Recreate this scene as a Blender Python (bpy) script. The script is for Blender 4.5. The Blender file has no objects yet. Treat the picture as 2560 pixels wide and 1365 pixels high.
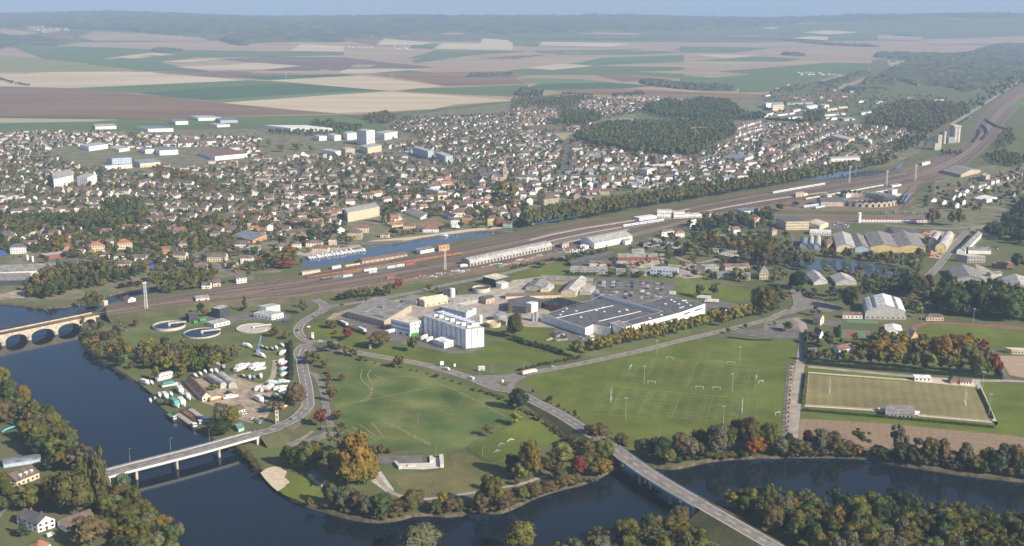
import bpy, bmesh, math, random
import numpy as np
from mathutils import Vector, Matrix
from mathutils.geometry import delaunay_2d_cdt, tessellate_polygon
random.seed(7); RNG = np.random.default_rng(7)
rad = math.radians
SC = bpy.context.scene
COL = SC.collection
# ------------------------------------------------------------------ camera
IW, IH, FPX, YH, CAMH = 2560, 1365, 2850.0, 10.0, 297.0
PITCH = math.atan((IH/2-YH)/FPX)
cam_d = bpy.data.cameras.new('camera'); cam = bpy.data.objects.new('camera', cam_d); COL.objects.link(cam)
cam_d.sensor_width = 36.0; cam_d.lens = 36.0*FPX/IW; cam_d.clip_start = 1.0; cam_d.clip_end = 60000
cam.location = (0, 0, CAMH); cam.rotation_euler = (math.pi/2-PITCH, 0, rad(0.0)); SC.camera = cam
SC.render.resolution_x, SC.render.resolution_y = 1024, 546
# ------------------------------------------------------------------ light
SUN_EL, SUN_AZ = 31.0, 127.0          # azimuth clockwise from +Y (north of the picture)
w = bpy.data.worlds.new('World'); SC.world = w; w.use_nodes = True
nt = w.node_tree; bg = nt.nodes['Background']
sky = nt.nodes.new('ShaderNodeTexSky'); sky.sky_type = 'NISHITA'; sky.sun_disc = False
sky.sun_elevation = rad(SUN_EL); sky.sun_rotation = rad(SUN_AZ); sky.altitude = 0
sky.air_density = 0.5; sky.dust_density = 1.0; sky.ozone_density = 3.0
nt.links.new(sky.outputs[0], bg.inputs[0]); bg.inputs[1].default_value = 0.12
sd = bpy.data.lights.new('sun', 'SUN'); so = bpy.data.objects.new('sun', sd); COL.objects.link(so)
sd.energy = 5.0; sd.angle = rad(0.55); sd.color = (1.0, 0.90, 0.73)
_sv = Vector((math.sin(rad(SUN_AZ))*math.cos(rad(SUN_EL)), math.cos(rad(SUN_AZ))*math.cos(rad(SUN_EL)), math.sin(rad(SUN_EL))))
so.rotation_euler = (-_sv).to_track_quat('-Z', 'Y').to_euler()
so.location = _sv*900
vs = SC.view_settings; vs.view_transform = 'Standard'; vs.look = 'None'; vs.exposure = 0.46; vs.gamma = 1.0; vs.use_curve_mapping = False
cy = SC.cycles; cy.max_bounces = 5; cy.diffuse_bounces = 2; cy.glossy_bounces = 2; cy.transmission_bounces = 2
cy.volume_bounces = 0; cy.transparent_max_bounces = 4; cy.sample_clamp_indirect = 4.0
cy.caustics_reflective = False; cy.caustics_refractive = False
HAZE_DENSITY = 0.9e-4
# ------------------------------------------------------------------ terrain and picking
def sstep(a, b, x):
 t = min(1.0, max(0.0, (x-a)/(b-a))); return t*t*(3-2*t)
def hills(x, y):
 if y < 4600: return 0.0
 u = x/max(y, 1)
 d0 = 5200+3600*sstep(-0.42, 0.45, u)
 h = 158*sstep(d0, 11800+600*math.sin(u*9), y)
 h += (10*math.sin(x/900+1.3)+8*math.sin(x/410+y/700)+6*math.sin(y/520+x/1300))*sstep(d0, d0+2500, y)
 h += 26*math.exp(-((u+0.33)/0.10)**2)*sstep(5000, 7000, y) + 14*math.exp(-((u-0.42)/0.12)**2)*sstep(9000, 12000, y)
 h -= 100*sstep(13000, 17000, y)
 return h
CT, ST = math.cos(PITCH), math.sin(PITCH)
def ray(px, py):
 x = px-IW/2; y = py-IH/2
 return x, FPX*CT-y*ST, -FPX*ST-y*CT
def G(px, py, z=0.0):
 """point of the place that the photograph shows at (px, py), on level z (or on the hills)"""
 dx, dy, dz = ray(px, py)
 if dz < -1e-3:
  t = (z-CAMH)/dz
  if dy*t < 4600: return (dx*t, dy*t)
 s = 4500/dy
 for i in range(600):
  X, Y, Z = dx*s, dy*s, CAMH+dz*s
  if Z <= hills(X, Y)+z or Y > 20000: break
  s *= 1.004
 return (dx*s, dy*s)
def pix(x, y, z=0.0):
 a = y*CT-(z-CAMH)*ST; b = y*ST+(z-CAMH)*CT   # depth, up
 return IW/2+FPX*x/a, IH/2-FPX*b/a
CROPS = {'A1': (0, 0, .3359), 'A2': (850, 0, .3359), 'A3': (1700, 0, .3359), 'B1': (0, 280, .2637), 'B2': (640, 280, .2637),
 'B3': (1280, 220, .2637), 'B4': (1910, 180, .2637), 'B5': (1910, 480, .2637), 'C1': (0, 540, .2637), 'C2': (640, 540, .2637),
 'C3': (1280, 540, .2637), 'C4': (1910, 780, .2637), 'D1': (0, 860, .37), 'D2': (640, 860, .37), 'D3': (1280, 860, .37), 'D4': (1860, 860, .37), 'F': (0, 0, 1)}
def P(s):
 """'C2 10,20 30,40 D1 5,5' -> list of picture points (the crop key holds until the next key)"""
 k = CROPS['F']; out = []
 for w_ in s.split():
  if w_ in CROPS: k = CROPS[w_]; continue
  a, b = w_.split(','); out.append((k[0]+float(a)*k[2], k[1]+float(b)*k[2]))
 return out
def W(s, z=0.0): return [G(px, py, z) for px, py in P(s)]
# ------------------------------------------------------------------ materials
MATS = {}
def mat(name, col, rough=0.85, var=0.12, scale=0.3, col2=None, spec=0.3, metal=0.0, bump=0.0, obj_tint=False, detail=4.0):
 """procedural material: colour broken by two octaves of world-space noise"""
 if name in MATS: return MATS[name]
 m = bpy.data.materials.new(name); m.use_nodes = True; MATS[name] = m
 n = m.node_tree.nodes; l = m.node_tree.links; b = n['Principled BSDF']
 b.inputs['Roughness'].default_value = rough; b.inputs['Metallic'].default_value = metal
 b.inputs['Specular IOR Level'].default_value = spec
 geo = n.new('ShaderNodeNewGeometry')
 nz = n.new('ShaderNodeTexNoise'); nz.inputs['Scale'].default_value = scale; nz.inputs['Detail'].default_value = detail
 l.new(geo.outputs['Position'], nz.inputs['Vector'])
 mx = n.new('ShaderNodeMix'); mx.data_type = 'RGBA'
 c2 = col2 or tuple(min(1, c*(1+2*var)) for c in col)
 c1 = col if col2 else tuple(c*(1-2*var) for c in col)
 mx.inputs[6].default_value = (*c1, 1); mx.inputs[7].default_value = (*c2, 1)
 rp = n.new('ShaderNodeMapRange'); rp.inputs[1].default_value = 0.32; rp.inputs[2].default_value = 0.68
 l.new(nz.outputs[0], rp.inputs[0]); l.new(rp.outputs[0], mx.inputs[0])
 out = mx.outputs[2]
 if obj_tint:
  oi = n.new('ShaderNodeObjectInfo'); mm = n.new('ShaderNodeMix'); mm.data_type = 'RGBA'; mm.blend_type = 'MULTIPLY'
  mm.inputs[0].default_value = 1.0; l.new(out, mm.inputs[6]); l.new(oi.outputs['Color'], mm.inputs[7]); out = mm.outputs[2]
 l.new(out, b.inputs['Base Color'])
 if bump:
  bp = n.new('ShaderNodeBump'); bp.inputs['Strength'].default_value = bump; bp.inputs['Distance'].default_value = 0.3
  l.new(nz.outputs[0], bp.inputs['Height']); l.new(bp.outputs[0], b.inputs['Normal'])
 return m
# ------------------------------------------------------------------ objects
def tag(o, label=None, cat=None, group=None, kind=None):
 if label: o['label'] = label
 if cat: o['category'] = cat
 if group: o['group'] = group
 if kind: o['kind'] = kind
 return o
def link(name, me, parent=None, m=None):
 o = bpy.data.objects.new(name, me); COL.objects.link(o)
 if parent: o.parent = parent
 if m is not None and me is not None and not me.materials: me.materials.append(m)
 return o
def mesh(name, v, f, m=None):
 me = bpy.data.meshes.new(name); me.from_pydata(v, [], f); me.update()
 if m: me.materials.append(m)
 return me
def empty(name, loc=(0, 0, 0), rz=0.0):
 o = bpy.data.objects.new(name, None); COL.objects.link(o); o.location = loc; o.rotation_euler = (0, 0, rz); o.empty_display_size = 1
 return o
class MB:
 """collects faces of one part"""
 def __init__(s): s.v = []; s.f = []
 def add(s, v, f):
  n = len(s.v); s.v += [tuple(p) for p in v]; s.f += [tuple(i+n for i in q) for q in f]; return s
 def box(s, x0, x1, y0, y1, z0, z1):
  return s.add([(x0,y0,z0),(x1,y0,z0),(x1,y1,z0),(x0,y1,z0),(x0,y0,z1),(x1,y0,z1),(x1,y1,z1),(x0,y1,z1)],
      [(0,3,2,1),(4,5,6,7),(0,1,5,4),(1,2,6,5),(2,3,7,6),(3,0,4,7)])
 def prism(s, pts, z0, z1):
  n = len(pts)
  if area2(pts) < 0: pts = pts[::-1]
  v = [(x, y, z0) for x, y in pts]+[(x, y, z1) for x, y in pts]
  return s.add(v, [tuple(range(n-1, -1, -1)), tuple(range(n, 2*n))]+[(i, (i+1) % n, n+(i+1) % n, n+i) for i in range(n)])
 def cyl(s, x, y, r, z0, z1, n=10, r2=None):
  r2 = r if r2 is None else r2
  a = [2*math.pi*i/n for i in range(n)]
  v = [(x+r*math.cos(t), y+r*math.sin(t), z0) for t in a]+[(x+r2*math.cos(t), y+r2*math.sin(t), z1) for t in a]
  return s.add(v, [tuple(range(n-1, -1, -1)), tuple(range(n, 2*n))]+[(i, (i+1) % n, n+(i+1) % n, n+i) for i in range(n)])
 def bar(s, a, b, r=0.1, n=4):
  a = Vector(a); b = Vector(b); d = (b-a)
  if d.length < 1e-6: return s
  q = d.to_track_quat('Z', 'Y'); u = q @ Vector((1, 0, 0)); w_ = q @ Vector((0, 1, 0)); V = []
  for p in (a, b):
   for i in range(n):
    t = 2*math.pi*(i+.5)/n; V.append(p+r*(math.cos(t)*u+math.sin(t)*w_))
  return s.add(V, [tuple(range(n-1, -1, -1)), tuple(range(n, 2*n))]+[(i, (i+1) % n, n+(i+1) % n, n+i) for i in range(n)])
 def weld(s):
  d = {}; ix = [d.setdefault(tuple(round(c, 3) for c in p), len(d)) for p in s.v]; s.v = list(d); s.f = [tuple(ix[i] for i in q) for q in s.f]; return s
 def build(s, name, m, parent=None):
  return link(name, mesh(name, s.v, s.f, m), parent)
def area2(p): return sum(p[i][0]*p[(i+1) % len(p)][1]-p[(i+1) % len(p)][0]*p[i][1] for i in range(len(p)))/2
def inpoly(x, y, p):
 c = False; n = len(p); j = n-1
 for i in range(n):
  if (p[i][1] > y) != (p[j][1] > y) and x < (p[j][0]-p[i][0])*(y-p[i][1])/(p[j][1]-p[i][1])+p[i][0]: c = not c
  j = i
 return c
def smooth(pts, n=2, closed=False):
 for _ in range(n):
  q = []
  N = len(pts)
  for i in range(N if closed else N-1):
   a, b = pts[i], pts[(i+1) % N]
   q += [tuple(.75*p+.25*r for p, r in zip(a, b)), tuple(.25*p+.75*r for p, r in zip(a, b))]
  if not closed: q = [pts[0]]+q+[pts[-1]]
  pts = q
 return pts
def sheet(name, pts, z, m, kind='structure', parent=None, drape=0, zflat=None):
 """flat piece of ground; with drape (metres) it follows the hills"""
 if area2(pts) < 0: pts = pts[::-1]
 if drape:
  dens = []
  for i in range(len(pts)):
   a, b = pts[i], pts[(i+1) % len(pts)]; n = max(1, int(math.dist(a, b)/drape))
   dens += [(a[0]+(b[0]-a[0])*k/n, a[1]+(b[1]-a[1])*k/n) for k in range(n)]
  xs = [p[0] for p in dens]; ys = [p[1] for p in dens]; V = list(dens)
  gy = min(ys)
  while gy < max(ys):
   gx = min(xs)
   while gx < max(xs):
    if inpoly(gx, gy, dens): V.append((gx, gy))
    gx += drape
   gy += drape
  r = delaunay_2d_cdt([Vector(p) for p in V], [], [list(range(len(dens)))], 1, 1e-3)
  me = mesh(name, [(p.x, p.y, hills(p.x, p.y)+(z if zflat is None or hills(p.x, p.y) > .2 else zflat)) for p in r[0]], [tuple(f) for f in r[2]], m)
 else:
  tri = tessellate_polygon([[Vector((x, y, 0)) for x, y in pts]])
  me = mesh(name, [(x, y, z) for x, y in pts], [tuple(t) for t in tri], m)
  bm = bmesh.new(); bm.from_mesh(me); bmesh.ops.recalc_face_normals(bm, faces=bm.faces)
  if bm.faces and sum(f.normal.z for f in bm.faces) < 0: bmesh.ops.reverse_faces(bm, faces=bm.faces)
  bm.to_mesh(me); bm.free()
 o = link(name, me, parent)
 if kind and not parent: o['kind'] = kind
 return o
def offset_line(pts, d):
 out = []
 for i, p in enumerate(pts):
  a = pts[max(0, i-1)]; b = pts[min(len(pts)-1, i+1)]
  t = math.hypot(b[0]-a[0], b[1]-a[1]) or 1
  out.append((p[0]-(b[1]-a[1])/t*d, p[1]+(b[0]-a[0])/t*d))
 return out
def ribbon(name, pts, wd, z, m, kind='structure', parent=None, side=0.0, zs=None):
 """strip of width wd along a centre line; zs gives a height per point"""
 L = offset_line(pts, wd/2+side); R_ = offset_line(pts, -wd/2+side); n = len(pts)
 zz = zs or [z]*n
 v = [(x, y, q) for (x, y), q in zip(L, zz)]+[(x, y, q) for (x, y), q in zip(R_, zz)]
 o = link(name, mesh(name, v, [(n+i, n+i+1, i+1, i) for i in range(n-1)], m), parent)
 if kind and not parent: o['kind'] = kind
 return o
def resample(pts, step):
 out = [pts[0]]; acc = 0.0
 for a, b in zip(pts, pts[1:]):
  L = math.dist(a, b);
  if L < 1e-9: continue
  s = step-acc
  while s <= L:
   out.append(tuple(p+(q-p)*s/L for p, q in zip(a, b))); s += step
  acc = (acc+L) % step
 return out
def wall_along(mb, pts, wd, z0, z1):
 for a, b in zip(pts, pts[1:]):
  d = Vector((b[0]-a[0], b[1]-a[1]));
  if d.length < 1e-6: continue
  n = Vector((-d.y, d.x)).normalized()*wd/2
  mb.prism([(a[0]+n.x, a[1]+n.y), (a[0]-n.x, a[1]-n.y), (b[0]-n.x, b[1]-n.y), (b[0]+n.x, b[1]+n.y)], z0, z1)
 return mb
OCC = []      # footprints (x, y, r) that trees and scattered houses keep clear of
def occupy(x, y, r): OCC.append((x, y, r))
def free(x, y, r):
 for a, b, c in OCC:
  if (a-x)**2+(b-y)**2 < (c+r)**2: return False
 return True
# ------------------------------------------------------------------ ground, water, fields
def ground_mat():
 m = mat('grass_land', (0.10, 0.125, 0.045), 0.95, 0, 0.02, col2=(0.155, 0.15, 0.075), spec=0.1)
 return m
M_ground = ground_mat()
def grass(name, c1, c2, scale=0.05, big=0.012):
 """mown or rough grass: fine and broad noise on two greens"""
 m = mat(name, c1, 0.95, 0, scale, col2=c2, spec=0.08, detail=8.0)
 n = m.node_tree.nodes; l = m.node_tree.links; b = n['Principled BSDF']
 nz = n.new('ShaderNodeTexNoise'); nz.inputs['Scale'].default_value = 0.9; nz.inputs['Detail'].default_value = 6
 nb = n.new('ShaderNodeTexNoise'); nb.inputs['Scale'].default_value = big; nb.inputs['Detail'].default_value = 3
 nb.inputs['Detail'].default_value = 6; geo = n.new('ShaderNodeNewGeometry'); l.new(geo.outputs['Position'], nz.inputs['Vector']); l.new(geo.outputs['Position'], nb.inputs['Vector'])
 ad = n.new('ShaderNodeMath'); ad.operation = 'ADD'; l.new(nz.outputs[0], ad.inputs[0]); l.new(nb.outputs[0], ad.inputs[1])
 r = n.new('ShaderNodeMapRange'); r.inputs[1].default_value = 0.68; r.inputs[2].default_value = 1.32; r.inputs[3].default_value = 0.55; r.inputs[4].default_value = 1.45
 l.new(ad.outputs[0], r.inputs[0])
 old = b.inputs['Base Color'].links[0].from_socket
 hs = n.new('ShaderNodeHueSaturation'); l.new(old, hs.inputs['Color']); l.new(r.outputs[0], hs.inputs['Value']); l.new(hs.outputs[0], b.inputs['Base Color'])
 return m
def water_mat(name, col, rough=0.03):
 m = bpy.data.materials.new(name); m.use_nodes = True; MATS[name] = m
 n = m.node_tree.nodes; l = m.node_tree.links; b = n['Principled BSDF']
 b.inputs['Base Color'].default_value = (*col, 1); b.inputs['Roughness'].default_value = rough; b.inputs['IOR'].default_value = 1.33
 b.inputs['Specular IOR Level'].default_value = 0.5
 geo = n.new('ShaderNodeNewGeometry'); mp = n.new('ShaderNodeMapping'); mp.inputs['Scale'].default_value = (0.25, 0.5, 1)
 l.new(geo.outputs['Position'], mp.inputs['Vector'])
 nz = n.new('ShaderNodeTexNoise'); nz.inputs['Scale'].default_value = 0.8; nz.inputs['Detail'].default_value = 5; l.new(mp.outputs[0], nz.inputs['Vector'])
 bp = n.new('ShaderNodeBump'); bp.inputs['Strength'].default_value = 0.045; bp.inputs['Distance'].default_value = 0.25
 l.new(nz.outputs[0], bp.inputs['Height']); l.new(bp.outputs[0], b.inputs['Normal'])
 n2 = n.new('ShaderNodeTexNoise'); n2.inputs['Scale'].default_value = 0.012; n2.inputs['Detail'].default_value = 4; l.new(geo.outputs['Position'], n2.inputs['Vector'])
 mx = n.new('ShaderNodeMix'); mx.data_type = 'RGBA'; mx.inputs[6].default_value = (*[c*.8 for c in col], 1); mx.inputs[7].default_value = (*[c*1.25 for c in col], 1)
 l.new(n2.outputs[0], mx.inputs[0]); l.new(mx.outputs[2], b.inputs['Base Color'])
 rr = n.new('ShaderNodeMapRange'); rr.inputs[1].default_value = .4; rr.inputs[2].default_value = .7; rr.inputs[3].default_value = rough; rr.inputs[4].default_value = .16; l.new(n2.outputs[0], rr.inputs[0]); l.new(rr.outputs[0], b.inputs['Roughness'])
 return m
M_river = water_mat('river_water', (0.009, 0.016, 0.022)); M_canal = water_mat('canal_water', (0.06, 0.085, 0.112))
RIVER = P('-80,752 20,757 100,768 180,764 260,742 300,728 400,708 480,700 562,699 562,711 470,722 360,735 290,752 240,775 205,800 196,850 235,885 300,925 345,955 385,985 395,1010 425,1035 470,1060 520,1085 548,1108 600,1128 625,1145 660,1180 680,1210 715,1235 760,1258 820,1275 870,1290 930,1300 985,1297 1045,1280 1140,1287 1185,1270 1240,1280 1285,1265 1330,1240 1400,1218 1470,1202 1530,1170 1570,1150 1640,1165 1690,1168 1760,1150 1835,1141 2045,1137 2170,1141 2210,1152 2320,1168 2415,1183 2560,1200 2760,1218 2760,1365 2560,1338 2300,1294 2000,1270 1850,1264 1790,1270 1700,1297 1560,1348 1450,1390 1300,1415 1000,1425 700,1425 500,1425 430,1368 390,1322 340,1277 270,1217 190,1142 130,1077 60,1012 0,952 -80,880')
BASIN = P('C2 410,395 480,390 560,395 800,335 1040,298 1200,272 1440,237 1650,197 1900,172 2050,147 2250,137 2380,125 2465,118 2480,150 2280,178 2110,212 1960,213 1870,252 1720,272 1530,322 1420,337 1000,405 830,442 590,487 500,492 420,450')
CANAL = P('1296,558 1450,528 1600,495 1900,440 2121,424 B4 1180,925 1290,868 1330,808 1585,612 1960,405 2060,345 2085,352 1985,415 1605,640 1350,832 1310,895 1200,962 F 2123,446 1900,452 1600,507 1450,540 1298,570')
POND = P('B5 195,690 380,640 480,622 900,652 1345,722 1335,770 1200,797 1000,792 640,745 500,742 210,742')
POOLET = P('C1 1262,1235 1330,1185 1440,1180 1390,1220 1285,1290')
WATERS = [('river', smooth([G(*p) for p in RIVER], 1, True), -1.6, M_river), ('canal_basin', smooth([G(*p) for p in BASIN], 1, True), -1.0, M_canal),
   ('canal', [G(*p) for p in CANAL], -1.0, M_canal), ('pond', smooth([G(*p) for p in POND], 2, True), -0.8, M_canal), ('pond', smooth([G(*p) for p in POOLET], 2, True), -0.5, M_canal)]
def ground():
 V = []; E = []
 def loop(pts):
  n = len(V); V.extend(Vector(p) for p in pts); E.extend((n+i, n+(i+1) % len(pts)) for i in range(len(pts)))
 loop([(-14000, 250), (14000, 250), (14000, 24000), (-14000, 24000)])
 for _, p, _, _ in WATERS: loop(p)
 y = 4500.0
 while y < 23000:
  st = 180+max(0, y-7000)*.03
  x = -y*.55-800
  while x < y*.55+800: V.append(Vector((x+RNG.uniform(-.2, .2)*st, y+RNG.uniform(-.2, .2)*st))); x += st
  y += st
 r = delaunay_2d_cdt(V, E, [], 0, 1e-3)
 vv = r[0]; fs = []
 for f in r[2]:
  cx = sum(vv[i].x for i in f)/3; cy_ = sum(vv[i].y for i in f)/3
  if cy_ < 3200 and any(inpoly(cx, cy_, p) for _, p, _, _ in WATERS): continue
  fs.append(tuple(f))
 o = link('ground', mesh('ground', [(p.x, p.y, hills(p.x, p.y)) for p in vv], fs, M_ground)); o['kind'] = 'structure'
 M_bank = mat('bank_earth', (0.10, 0.085, 0.055), 0.95, 0.25, 0.3)
 for nm, p, z, m in WATERS:
  if area2(p) < 0: p = p[::-1]
  n = len(p); ins = []
  for i in range(n):
   a, b = p[i-1], p[(i+1) % n]; d = math.hypot(b[0]-a[0], b[1]-a[1]) or 1
   ins.append((p[i][0]-(b[1]-a[1])/d*2.2, p[i][1]+(b[0]-a[0])/d*2.2))
  v = [(x, y, 0) for x, y in p]+[(x, y, z-.8) for x, y in ins]
  k = link(nm+'_bank', mesh('bank', v, [(i, (i+1) % n, n+(i+1) % n, n+i) for i in range(n)], M_bank)); k['kind'] = 'structure'
  sheet(nm, p, z, m)
ground()
# ---- farmland
FC = {'g': ((0.10, 0.15, 0.055), (0.135, 0.18, 0.07)), 'd': ((0.06, 0.115, 0.055), (0.08, 0.135, 0.06)), 'l': ((0.13, 0.19, 0.07), (0.165, 0.22, 0.08)),
  'y': ((0.22, 0.23, 0.07), (0.26, 0.25, 0.09)), 't': ((0.47, 0.375, 0.24), (0.61, 0.51, 0.36)), 'b': ((0.175, 0.108, 0.066), (0.265, 0.175, 0.11)),
  'p': ((0.31, 0.22, 0.145), (0.42, 0.315, 0.215)), 'u': ((0.15, 0.10, 0.08), (0.20, 0.14, 0.11)), 'o': ((0.34, 0.29, 0.19), (0.42, 0.36, 0.24))}
def field_mat(k):
 nm = 'field_'+k
 if nm in MATS: return MATS[nm]
 a, b = FC[k]
 m = mat(nm, a, 0.95, 0, 0.004, col2=b, spec=0.05, detail=5.0)
 n = m.node_tree.nodes; l = m.node_tree.links
 nz = [q for q in n if q.type == 'TEX_NOISE'][0]; mp = n.new('ShaderNodeMapping'); mp.inputs['Scale'].default_value = (0.35, 1.5, 1); mp.inputs['Rotation'].default_value = (0, 0, rad(12))
 geo = [q for q in n if q.type == 'NEW_GEOMETRY'][0]; l.new(geo.outputs['Position'], mp.inputs['Vector']); l.new(mp.outputs[0], nz.inputs['Vector'])
 return m
FIELDS = '''p F -60,118 0,118 2560,90 2700,95 2600,112 2180,150 2170,200 2060,238 1700,235 1290,250 940,285 800,290 400,296 0,302 -60,302
b A1 -80,645 0,645 560,655 1000,700 1250,720 1650,765 2100,810 2540,846 1700,868 1200,885 800,880 -80,862
g A1 -80,917 700,906 1250,886 1700,870 2560,852 A2 0,850 300,920 380,975 0,990 F 700,325 560,306 500,312 420,330 250,340 100,346 -60,346
o A1 -80,878 900,891 700,904 -80,918
d A1 -80,864 500,872 1200,885 600,886 -80,876
t A1 -80,546 850,535 1100,540 1840,598 1240,632 780,645 540,655 -80,640
y A1 -80,408 330,440 600,470 900,515 1100,535 -80,543
g A1 540,655 800,645 1840,598 2200,615 1880,630 1030,695 900,688
d A1 1030,695 1880,630 2200,618 2560,648 A2 370,678 0,683 A1 1520,745 1250,720
l A1 1520,745 A2 0,683 330,683 0,701 A1 1650,765
t A1 1650,765 A2 0,703 370,682 1310,745 1280,752 860,775 700,812 0,843 A1 2540,846 2100,810
t A1 2000,598 2150,590 A2 0,571 170,565 540,610 780,640 370,676 A1 2560,648 2200,618
d A1 1660,570 A2 0,552 120,560 0,571 A1 2150,590 2000,598
b A1 1150,540 1850,535 2300,550 1660,570 1840,598
g A1 100,350 700,350 1100,370 1300,380 2560,390 2560,412 1450,430 1180,465 1300,490 1550,535 1100,530 750,490 330,440
t A1 750,445 1130,395 1310,410 1000,440
t A1 1180,465 1600,438 1650,445 1400,470
t A1 1300,500 1650,490 1950,468 2250,495 1950,525 1560,532
p A1 450,345 560,320 1700,322 1680,345 1890,365 1750,385 1100,370
p A1 580,280 700,235 1100,255 1540,290 1530,318 700,310
p A1 0,215 300,245 150,270 0,250
b A1 290,270 480,235 560,260 540,305
t A1 2150,385 2250,330 2560,350 2560,390
u A1 1650,445 2000,425 2560,430 A2 700,500 300,530 A1 1950,525 2250,495
p A1 870,190 1060,188 1040,200
p A1 1180,222 1250,200 1450,205 1300,228
g A1 1480,250 1680,255 1640,285 1540,285
t A1 2450,240 2560,225 A2 160,212 100,235 A1 2560,250
g A2 430,680 560,660 1130,640 1400,630 1400,650 1280,720 900,705
l A2 1330,580 1800,590 2000,610 1480,625 1380,615
d A2 1400,650 1480,625 2000,612 2330,640 2100,660 1480,670
b A2 1540,670 2150,660 2560,680 2560,722 2000,715
b A2 780,640 550,600 200,550 1250,530 1400,560 1300,580 1400,625
t A2 60,515 400,510 760,520 500,525 240,545 0,545 0,530
g A2 240,545 520,525 700,545
g A2 1230,530 1380,510 1590,522 1900,490 2560,500 2560,590 2200,560 1400,560
t A2 1390,505 1640,475 1900,488 1590,522
g A2 1730,475 1960,430 2560,410 2560,460 2060,480 1900,490 1650,475
u A2 1010,440 1450,405 1540,410 1300,440
g A2 500,440 700,380 1400,385 1000,410 720,450 560,470
g A2 1430,385 2200,370 2560,390 2200,410 1600,410
t A2 690,370 780,325 1290,340 1280,380
t A2 1040,335 1060,290 1250,305 1290,340
g A2 1280,340 1300,310 1490,320 1470,350
t A2 1480,345 1510,318 2200,330 2000,355
g A2 510,360 560,335 740,330 700,365
t A2 280,340 330,290 700,325 600,340
b A2 90,275 300,290 270,340 100,310
t A2 180,222 370,222 330,250 250,262
p A2 740,245 920,250 910,265 760,262
p A2 1760,260 1900,245 2270,255 2200,268
g A2 1300,275 2300,272 2560,285 2100,300 1400,295
b A2 1900,560 2200,565 2480,595 2100,610
p A2 2200,535 2560,525 2560,550
g A3 60,455 600,420 900,440 780,460 140,455
t A3 110,405 600,410 340,435
p A3 0,520 500,485 1000,450 1400,455 1120,465 700,500 280,535 540,555 240,580
g A3 280,535 1130,465 1450,475 1380,540 1200,560 700,680 440,690 440,655 0,620 0,560 240,580 540,555
o A3 100,455 700,460 420,485 0,470
b A3 0,685 500,700 640,730 350,745 0,720
t A3 0,735 150,750 40,795 0,790
g A3 0,350 700,355 400,395 0,390
p A3 700,360 1430,400 1400,445 620,410
g A3 1110,295 1150,240 1360,245 1470,265 1450,305
p A3 1460,300 1480,265 1810,280 1800,310
d A3 1600,245 1760,240 1740,270 1600,268
t A3 830,290 980,275 1110,280 1090,305
b A3 330,265 700,265 690,290 400,290
t A3 600,215 740,205 700,225
t A3 750,175 1050,172 900,182
t A3 900,250 1100,230 1340,245 1100,262
g A3 1700,150 1950,135 2050,150 1850,165
p A3 1980,145 2100,140 2080,155
g A3 730,690 1190,665 1180,690 760,715
b A3 760,715 1180,692 1500,710 1480,735 1000,750 760,740
g A3 1220,710 1560,695 1530,735 1250,735
g A3 1610,595 1720,595 1700,625 1620,630
o A3 1540,470 1690,450 1680,490 1570,495
l B4 2310,330 2465,240 2520,300 2400,350
g B3 0,190 150,160 300,190 60,212
g B3 100,95 450,55 650,70 400,110 120,120
b B3 110,365 300,355 490,375 420,410 150,400
g B3 390,350 700,345 680,365 480,370
o B3 390,430 670,420 600,490 480,490
o B3 890,310 1060,285 1350,310 1180,345
g B3 1080,215 1230,225 1400,280 1750,300 1700,310 1300,295 1200,270'''
for i, ln in enumerate(FIELDS.split('\n')):
 k, s = ln.split(' ', 1)
 pts = W(s); far = max(p[1] for p in pts) > 4600
 sheet('field', pts, ((1.6+0.05*i) if i else .8) if far else 0.06+0.005*i, field_mat(k), drape=((110 if i else 160) if far else 0), zflat=.06+.005*i)
# ---- canopy of far woods (one mass each)
M_wood = mat('far_wood', (0.042, 0.060, 0.032), 0.95, 0, 0.008, col2=(0.115, 0.112, 0.055), spec=0.05, detail=6.0)
def canopy(name, label, pts, cell, h0, h1):
 xs = [p[0] for p in pts]; ys = [p[1] for p in pts]; V = []; n0 = 0
 y = min(ys)
 while y < max(ys):
  x = min(xs)
  while x < max(xs):
   a, b = x+RNG.uniform(-.35, .35)*cell, y+RNG.uniform(-.35, .35)*cell
   if inpoly(a, b, pts): V.append((a, b))
   x += cell
  y += cell
 if len(V) < 4: return
 r = delaunay_2d_cdt([Vector(p) for p in V], [], [], 0, 1e-3)
 lim = (cell*3.2)**2; F = []
 vv = r[0]
 for f in r[2]:
  if all((vv[f[i]]-vv[f[i-1]]).length_squared < lim for i in range(3)): F.append(tuple(f))
 hh = RNG.uniform(h0, h1, len(vv)); hh = hh*(0.55+0.45*RNG.integers(0, 2, len(vv)))
 me = mesh(name, [(p.x, p.y, hills(p.x, p.y)+float(q)) for p, q in zip(vv, hh)], F, M_wood)
 # skirt is not needed: the rim hangs to the ground
 bm = bmesh.new(); bm.from_mesh(me)
 for e in [e for e in bm.edges if e.is_boundary]:
  for v in e.verts: v.co.z = hills(v.co.x, v.co.y)
 bm.to_mesh(me); bm.free()
 tag(link(name, me), label, 'woodland', None, 'stuff')
canopy('hill_wood', 'blue dark wood covering the hills along the whole horizon', W('A1 -100,108 0,108 2560,131 A2 2560,131 A3 0,131 1150,127 1700,118 2560,112 2700,112 2700,128 2560,133 1700,148 1150,163 750,186 600,200 0,240 A2 2300,235 1900,250 1280,262 900,243 530,272 90,303 0,325 A1 2560,325 2000,318 1880,358 1700,340 1560,300 1690,258 1480,248 1400,268 900,235 700,224 500,215 170,200 0,212 -100,212'), 75, 8, 34)
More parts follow.
